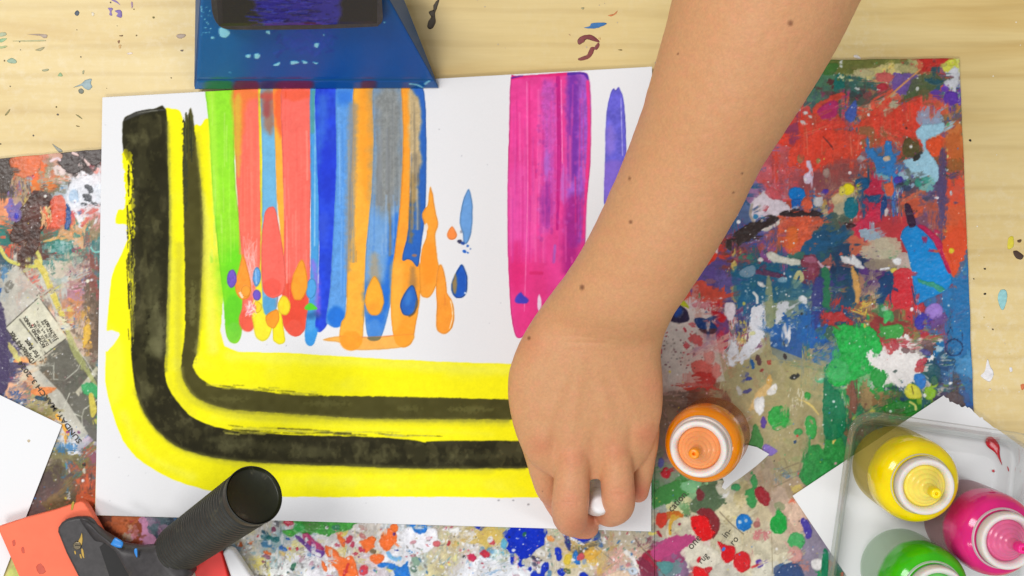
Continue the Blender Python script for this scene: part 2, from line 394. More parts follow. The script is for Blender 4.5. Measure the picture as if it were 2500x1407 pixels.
    # red one
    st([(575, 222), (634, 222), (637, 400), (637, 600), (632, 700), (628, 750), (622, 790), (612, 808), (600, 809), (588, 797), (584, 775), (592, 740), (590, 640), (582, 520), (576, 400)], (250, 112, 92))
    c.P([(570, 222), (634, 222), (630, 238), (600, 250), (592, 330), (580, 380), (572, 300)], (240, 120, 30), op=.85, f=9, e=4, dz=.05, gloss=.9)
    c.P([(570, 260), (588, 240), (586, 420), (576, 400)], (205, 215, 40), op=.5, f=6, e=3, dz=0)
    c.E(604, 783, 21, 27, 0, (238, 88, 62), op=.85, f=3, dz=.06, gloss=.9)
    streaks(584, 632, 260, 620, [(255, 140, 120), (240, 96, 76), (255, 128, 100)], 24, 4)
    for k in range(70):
        r = random.Random(900 + k); c.L([(605 + r.uniform(-16, 22), 590 + r.uniform(-20, 120)), (606 + r.uniform(-16, 22), 606 + r.uniform(0, 130))], r.uniform(.4, 1.2), (255, 196, 190), op=.32, e=.6, es=3, dz=.05, gloss=1)  # pale strokes put the glossy speckle of wet paint into the colour
    # yellow sliver / grey blue / reds
    st([(630, 222), (640, 222), (642, 400), (640, 600), (640, 700), (655, 745), (652, 770), (664, 800), (655, 825), (640, 833), (624, 822), (618, 790), (614, 760), (625, 700), (636, 620), (634, 400)], (248, 234, 44))
    st([(638, 224), (676, 224), (672, 330), (676, 500), (680, 600), (680, 720), (672, 760), (658, 772), (645, 762), (640, 700), (640, 400)], (112, 182, 222), rim=.2)
    c.P([(638, 224), (668, 224), (672, 290), (660, 330), (645, 310), (640, 270)], (158, 118, 98), op=.95, f=9, e=5, dz=.04)
    c.E(652, 262, 9, 24, 0, (165, 60, 66), op=.7, f=7, e=4, dz=.02); c.E(660, 236, 26, 8, 0, (200, 60, 50), op=.7, f=5, e=4, dz=.06, gloss=.9)
    c.E(658, 745, 17, 28, 0, (84, 160, 208), op=.9, f=3, dz=.05)
    st([(668, 224), (696, 224), (693, 400), (696, 560), (697, 700), (688, 760), (690, 660), (684, 560), (676, 480), (671, 330)], (253, 178, 56), rim=.1)
    c.P([(668, 224), (697, 224), (698, 330), (690, 340), (672, 300)], (246, 96, 50), op=.9, f=8, e=4, dz=.03)
    st([(690, 222), (756, 222), (759, 400), (757, 560), (756, 700), (748, 790), (736, 815), (720, 822), (704, 814), (692, 795), (684, 760), (690, 700), (694, 560), (690, 400)], (250, 108, 94))
    c.P([(690, 222), (756, 222), (752, 236), (720, 246), (694, 240)], (242, 84, 44), op=.9, f=6, e=4, dz=.06, gloss=1)
    c.P([(690, 690), (748, 690), (748, 790), (722, 822), (694, 800), (684, 760)], (232, 68, 40), op=.95, f=14, e=4, dz=.02, gloss=.9)
    c.E(719, 800, 19, 18, 0, (236, 84, 62), op=.8, f=2.5, dz=.04, gloss=.9)
    streaks(694, 752, 240, 690, [(255, 140, 128), (240, 92, 80), (255, 124, 108), (255, 160, 140)], 34, 5)
    streaks(694, 706, 500, 740, [(255, 190, 180), (235, 80, 70)], 14, 6, w=(.4, 1))
    st([(660, 505), (672, 511), (682, 560), (692, 620), (698, 680), (692, 712), (680, 724), (664, 728), (646, 716), (639, 680), (638, 600), (644, 530), (652, 510)], (250, 106, 92))
    c.E(664, 702, 22, 22, 0, (238, 82, 66), op=.8, f=3, dz=.05, gloss=.9)
    # yellow bottoms
    st([(668, 774), (684, 760), (692, 800), (696, 832), (684, 841), (672, 836), (666, 824)], (249, 232, 24))
    st([(652, 768), (676, 756), (682, 775), (678, 790), (668, 802), (654, 796), (648, 780)], (252, 156, 38))
    st([(692, 722), (702, 728), (709, 745), (706, 762), (696, 770), (682, 764), (678, 745), (684, 728)], (250, 214, 22), gloss=.9)
    c.E(626, 750, 13, 15, 0, (251, 216, 30), dz=.1, gloss=.9, rim=.5); c.E(622, 754, 4, 3, 0, (225, 130, 40), dz=.02)
    # deep blue block
    st([(758, 222), (782, 222), (780, 500), (776, 700), (775, 800), (770, 830), (760, 845), (748, 840), (744, 820), (748, 780), (757, 700), (759, 500)], (72, 160, 224), rim=.3)
    c.L([(766, 226), (764, 320)], 6, (80, 160, 120), op=.6, f=5, dz=0); c.L([(770, 230), (768, 600)], 1.6, (150, 205, 240), op=.8, dz=.02)
    st([(772, 222), (826, 222), (822, 500), (812, 660), (808, 720), (804, 770), (794, 800), (778, 812), (770, 790), (778, 700), (778, 500), (774, 400)], (26, 66, 216), rim=.2, var=.07, vs=26)
    c.P([(774, 250), (800, 240), (792, 340), (776, 420)], (60, 118, 214), op=.6, f=12, e=8, dz=0)
    c.E(800, 420, 22, 70, 0, (14, 46, 205), op=.6, f=14, e=8, dz=0); c.E(790, 560, 14, 40, 0, (70, 100, 226), op=.4, f=12, e=8, dz=0)
    c.P([(758, 810), (772, 800), (778, 812), (774, 840), (760, 846), (746, 838), (744, 812)], (48, 150, 228), f=6, op=.9, dz=.05, gloss=.7)
    c.L([(764, 640), (774, 700), (776, 765)], 6, (150, 102, 222), op=.75, f=7, e=4, dz=0)
    st([(822, 222), (862, 222), (858, 400), (850, 560), (846, 700), (844, 760), (838, 790), (820, 800), (802, 793), (796, 780), (806, 700), (814, 560), (821, 400)], (92, 156, 226), rim=.3, var=.06, vs=8)
    c.E(821, 774, 22, 26, 0, (22, 112, 216), op=.95, f=6, e=3, dz=.03); c.P([(824, 222), (858, 222), (856, 250), (826, 254)], (40, 116, 220), op=.8, f=14, dz=0)
    streaks(824, 852, 240, 720, [(60, 130, 216), (130, 184, 240), (80, 150, 226)], 24, 7)
    c.E(760, 700 + 5, 13, 25, 5, (74, 160, 224), dz=.1, gloss=.8, rim=.5)
    c.P([(743, 752), (757, 740), (772, 750), (774, 756), (752, 758)], (84, 206, 40), dz=.1, gloss=.7, e=1); c.E(765, 770, 16, 9, 0, (20, 70, 130), op=.6, f=8, e=4, dz=0)
    # orange A with grey sides
    st([(866, 222), (916, 222), (914, 350), (909, 480), (902, 600), (892, 720), (889, 780), (885, 826), (874, 850), (856, 857), (838, 848), (828, 826), (832, 790), (845, 760), (848, 650), (855, 500), (862, 350)], (253, 178, 56))
    c.P([(876, 224), (914, 224), (912, 350), (900, 500), (880, 420)], (254, 158, 34), op=.7, f=10, e=3, dz=0)
    c.L([(862, 260), (858, 420), (852, 560), (848, 660)], [11, 11, 8, 4], (148, 142, 134), op=.75, f=8, e=5, es=8, dz=0)
    streaks(850, 872, 300, 640, [(120, 112, 100), (180, 160, 120), (96, 130, 180)], 26, 8)
    st([(915, 222), (985, 222), (986, 400), (978, 480), (970, 570), (962, 650), (955, 730), (942, 790), (932, 820), (920, 832), (903, 828), (894, 805), (890, 730), (894, 600), (906, 480), (912, 350)], (112, 162, 216), rim=.4)
    c.P([(915, 222), (985, 222), (985, 400), (978, 470), (950, 520), (915, 500), (912, 350)], (138, 142, 140), op=1, f=24, e=10, es=18, dz=.02, var=.08, vs=7)
    c.P([(968, 520), (972, 580), (962, 660), (950, 740), (936, 745), (944, 640), (950, 560)], (22, 104, 214), op=.85, f=9, e=4, dz=0)
    c.P([(894, 690), (950, 700), (938, 800), (912, 825), (896, 800)], (24, 108, 212), op=.85, f=12, e=5, dz=0); c.E(914, 800, 17, 20, 0, (110, 165, 226), op=.45, f=7, e=5, dz=0)
    streaks(918, 980, 240, 500, [(120, 122, 122), (160, 162, 160), (128, 134, 140), (110, 116, 120)], 44, 9, w=(.8, 4))
    streaks(905, 965, 470, 620, [(150, 185, 225), (70, 130, 210), (130, 140, 150)], 20, 10)
    c.L([(950, 500), (953, 560), (952, 624)], 3, (130, 122, 104), op=.8, f=3, e=1.5, dz=0)
    # orange B
    st([(980, 222), (1004, 222), (1002, 400), (1002, 560), (1024, 640), (1026, 720), (1018, 780), (1008, 830), (996, 846), (978, 848), (963, 830), (955, 780), (954, 710), (960, 640), (970, 560), (978, 480), (984, 330)], (254, 162, 44))
    c.P([(958, 640), (985, 660), (975, 790), (960, 800), (955, 720)], (253, 184, 66), op=.7, f=9, e=3, dz=0)
    # connecting stroke
    st([(789, 829), (830, 821), (905, 823), (980, 817), (1010, 816), (1008, 832), (990, 846), (940, 853), (890, 855), (855, 852), (832, 838), (800, 833)], (253, 168, 50), op=.82)
    c.L([(830, 821), (905, 823), (1008, 816)], .9, (240, 120, 60), op=.7, dz=.03)
    c.E(857, 832, 27, 24, 0, (254, 158, 36), op=.9, f=3, dz=.04, gloss=.7); c.E(984, 822, 22, 24, 0, (254, 158, 38), op=.6, f=3, dz=.03)
    c.P([(898, 824), (929, 822), (926, 830), (914, 833), (902, 831)], (122, 114, 84), dz=.03, e=.6)
    # right edge of the block: blue, tan, smear
    st([(1002, 222), (1022, 224), (1038, 246), (1041, 400), (1038, 520), (1030, 590), (1023, 640), (1018, 652), (1008, 640), (996, 634), (984, 637), (983, 622), (996, 560), (1003, 400)], (34, 98, 188), rim=.5)
    c.P([(999, 226), (1014, 232), (1026, 250), (1028, 300), (1024, 350), (1030, 390), (1020, 430), (1018, 480), (1002, 480), (1000, 350)], (206, 178, 126), op=.95, f=6, e=6, es=18, dz=.03, var=.07, vs=8)
    c.L([(1010, 430), (1006, 520), (1002, 590)], [7, 6, 3], (150, 118, 60), op=.75, f=6, e=5, dz=0); c.L([(1014, 380), (1018, 440)], 6, (96, 92, 90), op=.5, f=7, dz=0)
    streaks(1004, 1026, 250, 560, [(120, 108, 90), (220, 196, 150), (160, 146, 120)], 22, 11)
    c.E(1012, 624, 6, 3, 0, (190, 120, 70), op=.8, f=2, dz=0)
    # orange C, D
    st([(1050, 455), (1058, 480), (1064, 520), (1070, 548), (1063, 575), (1066, 620), (1072, 660), (1064, 700), (1050, 724), (1036, 727), (1026, 715), (1024, 660), (1030, 610), (1042, 570), (1030, 530), (1036, 510), (1044, 500)], (253, 162, 48))
    c.P([(1036, 600), (1062, 600), (1066, 660), (1056, 690), (1036, 690), (1028, 650)], (253, 148, 30), op=.8, f=9, dz=.03)
    c.E(1040, 556, 4, 12, 8, (238, 232, 225), op=.9, dz=0)
    st([(1072, 648), (1080, 650), (1088, 680), (1092, 715), (1104, 735), (1109, 770), (1104, 800), (1090, 815), (1074, 813), (1065, 798), (1066, 740), (1064, 700), (1066, 670)], (252, 156, 44), gloss=.9)
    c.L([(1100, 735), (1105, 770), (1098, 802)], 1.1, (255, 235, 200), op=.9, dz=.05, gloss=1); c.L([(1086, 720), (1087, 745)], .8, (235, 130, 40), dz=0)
    # small drops
    st([(1145, 462), (1153, 490), (1154, 530), (1150, 570), (1140, 594), (1132, 592), (1130, 572), (1122, 545), (1128, 500), (1136, 475)], (106, 160, 222), rim=.6)
    st([(1104, 553), (1112, 564), (1116, 574), (1110, 584), (1098, 585), (1091, 575), (1096, 562)], (252, 142, 66))
    for x, y, a, b, cc in ((1122, 590, 6, 5, (60, 60, 90)), (1130, 594, 5, 4, (40, 80, 160)), (1142, 601, 3, 3, (40, 100, 190)), (1134, 614, 5, 4, (30, 100, 200)), (1142, 617, 3, 2, (50, 110, 200)), (1148, 608, 2, 2, (90, 120, 180)), (1126, 566, 3, 4, (160, 160, 170))):
        c.E(x, y, a, b, 20, cc, e=1.5, es=3, dz=.03)
    st([(1127, 646), (1136, 660), (1141, 680), (1140, 712), (1130, 726), (1114, 728), (1104, 716), (1101, 700), (1106, 680), (1116, 660)], (12, 86, 190), rim=.9, dz=.25, gloss=1)
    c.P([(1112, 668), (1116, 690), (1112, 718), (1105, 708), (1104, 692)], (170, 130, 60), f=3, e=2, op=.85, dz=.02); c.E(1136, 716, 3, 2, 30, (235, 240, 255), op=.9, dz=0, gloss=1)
    # eggs
    def egg(x, y, rx, ry, col, rot=0, **k):
        st([(x + (a * math.cos(math.radians(rot)) - b * math.sin(math.radians(rot))), y + (a * math.sin(math.radians(rot)) + b * math.cos(math.radians(rot)))) for a, b in
            ((0, -ry), (rx * .55, -ry * .6), (rx * .92, 0), (rx * .92, ry * .45), (rx * .5, ry * .92), (0, ry), (-rx * .5, ry * .92), (-rx * .92, ry * .45), (-rx * .92, 0), (-rx * .55, -ry * .6))], col, **k)
    c.L([(914, 630), (915, 690)], [10, 16], (190, 150, 90), op=.6, f=9, e=5, dz=0)
    egg(914, 722, 24, 48, (253, 172, 44), dz=.2, gloss=.6); c.E(914, 755, 18, 14, 0, (253, 154, 40), op=.6, f=8, dz=0)
    c.L([(1008, 655), (1008, 700)], [5, 10], (140, 110, 80), op=.6, f=7, e=4, dz=0)
    egg(1000, 734, 22, 38, (30, 98, 190), 10, dz=.25, gloss=.8, rim=.9); c.E(997, 728, 8, 18, 8, (60, 134, 216), op=.6, f=6, dz=.03); c.L([(1018, 735), (1012, 762), (1000, 772)], 2.5, (110, 88, 60), op=.8, f=2, dz=0)
    egg(732, 684, 21, 50, (253, 160, 38), 6, dz=.18, gloss=.6)
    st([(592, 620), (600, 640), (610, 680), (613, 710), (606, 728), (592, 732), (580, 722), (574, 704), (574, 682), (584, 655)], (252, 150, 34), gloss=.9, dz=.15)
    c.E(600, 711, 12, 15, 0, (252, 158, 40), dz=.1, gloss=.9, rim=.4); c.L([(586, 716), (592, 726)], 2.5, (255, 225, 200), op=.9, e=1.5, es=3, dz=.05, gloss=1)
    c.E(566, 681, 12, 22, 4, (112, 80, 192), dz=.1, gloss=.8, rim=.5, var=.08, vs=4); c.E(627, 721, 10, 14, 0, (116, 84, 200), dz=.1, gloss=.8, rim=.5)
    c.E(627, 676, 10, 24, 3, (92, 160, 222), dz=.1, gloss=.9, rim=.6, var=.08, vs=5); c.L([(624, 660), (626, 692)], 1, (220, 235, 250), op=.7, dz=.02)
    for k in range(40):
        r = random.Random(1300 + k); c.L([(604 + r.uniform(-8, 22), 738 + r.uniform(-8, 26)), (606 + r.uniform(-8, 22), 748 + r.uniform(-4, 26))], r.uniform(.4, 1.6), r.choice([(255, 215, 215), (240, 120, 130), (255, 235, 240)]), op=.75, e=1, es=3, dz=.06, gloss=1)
    # ---- magenta block
    st([(1247, 192), (1262, 186), (1320, 182), (1380, 178), (1424, 177), (1437, 190), (1443, 250), (1441, 400), (1432, 500), (1428, 600), (1410, 660), (1340, 760), (1285, 815), (1266, 826), (1256, 812), (1247, 760), (1240, 620), (1239, 470), (1243, 300)], (236, 64, 152), rim=.6, var=.05, vs=30)
    c.setclip([(1247, 192), (1262, 186), (1320, 182), (1380, 178), (1424, 177), (1437, 190), (1443, 250), (1441, 400), (1432, 500), (1428, 600), (1410, 660), (1340, 760), (1285, 815), (1266, 826), (1256, 812), (1247, 760), (1240, 620), (1239, 470), (1243, 300)])
    c.P([(1242, 640), (1330, 650), (1330, 780), (1266, 826), (1250, 790)], (228, 44, 122), op=.55, f=26, e=10, dz=0)
    c.P([(1242, 430), (1290, 430), (1296, 610), (1245, 620)], (232, 84, 176), op=.6, f=20, e=8, dz=0); c.E(1262, 650, 18, 60, 0, (222, 26, 112), op=.6, f=16, e=6, dz=0)
    c.P([(1386, 180), (1434, 184), (1438, 330), (1430, 440), (1424, 580), (1384, 590), (1388, 400)], (150, 84, 196), op=.9, f=9, e=5, dz=.02, var=.1, vs=14)
    c.P([(1386, 190), (1410, 190), (1412, 400), (1404, 430), (1388, 420)], (112, 36, 158), op=.75, f=8, e=5, dz=0); c.P([(1380, 500), (1418, 490), (1404, 640), (1376, 660)], (170, 24, 130), op=.8, f=12, e=5, dz=0)
    c.L([(1434, 200), (1438, 320), (1430, 480), (1424, 580)], 3.5, (244, 48, 130), op=.85, f=2, dz=0)
    c.P([(1322, 220), (1356, 220), (1358, 420), (1350, 540), (1320, 560), (1324, 400)], (188, 84, 188), op=.75, f=12, e=6, dz=0, var=.1, vs=7)
    c.E(1334, 500, 12, 60, 0, (156, 40, 150), op=.8, f=9, e=6, dz=0); c.E(1334, 400, 8, 34, 0, (170, 110, 214), op=.6, f=7, e=5, dz=0); c.E(1376, 450, 8, 50, 0, (176, 120, 220), op=.6, f=6, e=4, dz=0)
    c.L([(1362, 190), (1365, 380), (1360, 560)], [5, 5, 3], (190, 20, 128), op=.9, f=1.2, dz=.02); c.L([(1370, 196), (1373, 400)], 1.2, (250, 150, 215), op=.8, dz=.02)
    c.L([(1286, 200), (1288, 480), (1280, 760)], 1.2, (250, 130, 190), op=.7, dz=.02); c.L([(1292, 200), (1293, 500)], 2, (225, 30, 120), op=.5, f=2, dz=0); c.L([(1355, 600), (1352, 640)], 3, (150, 110, 214), op=.7, f=3, dz=0)
    c.L([(1250, 190), (1290, 184), (1384, 180)], 5, (222, 24, 110), op=.85, f=3, e=1.5, dz=.05, gloss=.8); c.L([(1249, 191), (1275, 185)], 2.2, (110, 30, 140), dz=.06); c.L([(1388, 181), (1424, 179), (1436, 192)], 3.5, (84, 40, 160), e=1.2, dz=.08, gloss=.8)
    c.L([(1296, 667), (1322, 667)], 4, (214, 30, 104), op=.7, f=3, dz=0)
    streaks(1246, 1430, 200, 640, [(250, 110, 185), (214, 36, 130), (236, 80, 170), (200, 60, 160)], 110, 12, w=(.5, 3), op=.45)
    for k in range(120):
        r = random.Random(1500 + k); c.E(r.uniform(1310, 1430), r.uniform(200, 600), r.uniform(2, 5), r.uniform(2, 9), 0, r.choice([(120, 40, 150), (210, 110, 205), (236, 80, 170)]), op=.25, f=2, e=2, es=4, dz=0)
    c.setclip(None)
    c.P([(1271, 714), (1278, 722), (1290, 732), (1284, 741), (1262, 740), (1258, 730)], (66, 62, 190), f=2, e=1.5, dz=.08)
    c.P([(1316, 718), (1322, 740), (1316, 760), (1312, 742)], (236, 214, 235), f=1.5, dz=0)
    st([(1497, 217), (1503, 221), (1510, 213), (1515, 222), (1522, 240), (1527, 300), (1529, 380), (1522, 430), (1500, 470), (1482, 492), (1474, 494), (1477, 400), (1479, 300), (1487, 240)], (104, 98, 214), var=.08, vs=16, rim=.3)
    c.E(1490, 340, 12, 40, 0, (166, 134, 226), op=.5, f=9, e=5, dz=0); c.P([(1476, 400), (1526, 404), (1500, 480), (1476, 490)], (150, 110, 214), op=.6, f=6, e=3, dz=0); c.L([(1516, 240), (1520, 380)], 1, (190, 186, 246), op=.8, dz=.02)
    # flecks on the bare paper
    for k in range(90):
        r = random.Random(1700 + k); x = r.uniform(245, 1580); y = r.uniform(200, 1290)
        b = c.box(x, y, x, y); px = c.c[b][0, 0]
        if px.min() > .8: c.E(x, y, r.uniform(.8, 2.4), r.uniform(.7, 1.8), r.uniform(0, 180), r.choice([(170, 172, 180), (196, 196, 200), (150, 150, 156)]), op=r.uniform(.3, .8), e=.5, es=2, dz=0)
    for x, y in ((1253, 1222), (1290, 1232), (1217, 1222)): c.E(x, y, 3, 2, 0, (120, 120, 125), op=.7, dz=0)
    # paper grain in the paint film
    n = fbm(c.X / 2.6, c.Y / 2.6, 4, 2) - .5
    sat = c.c.max(-1) - c.c.min(-1)
    c.c = np.clip(c.c * (1 + (n * .045 * np.clip(sat * 2, .15, 1))[..., None]), 0, 1)
    c.z += (fbm(c.X / 4, c.Y / 4, 2, 3) - .5) * .02
    return c
# ================================================================== the paint-crusted boards
def seeds_map(c, seeds, warp=26, ws=34, fine=7):
    X = c.X + (fbm(c.X / ws, c.Y / ws, 1, 4) - .5) * 2 * warp + (fbm(c.X / 8, c.Y / 8, 4, 2) - .5) * fine
    Y = c.Y + (fbm(c.X / ws, c.Y / ws, 2, 4) - .5) * 2 * warp + (fbm(c.X / 8, c.Y / 8, 5, 2) - .5) * fine
    best = np.full(X.shape, 1e9, np.float32); sec = best.copy(); idx = np.zeros(X.shape, np.int32)
    for i, s in enumerate(seeds):
        r = s[3] if len(s) > 3 else 1
        d = np.hypot(X - s[0], Y - s[1]) / r
        m = d < best
        sec = np.where(m, best, np.minimum(sec, d)); idx = np.where(m, i, idx); best = np.where(m, d, best)
    cols = np.array([s[2] for s in seeds], np.float32) / 255
    return cols[idx]

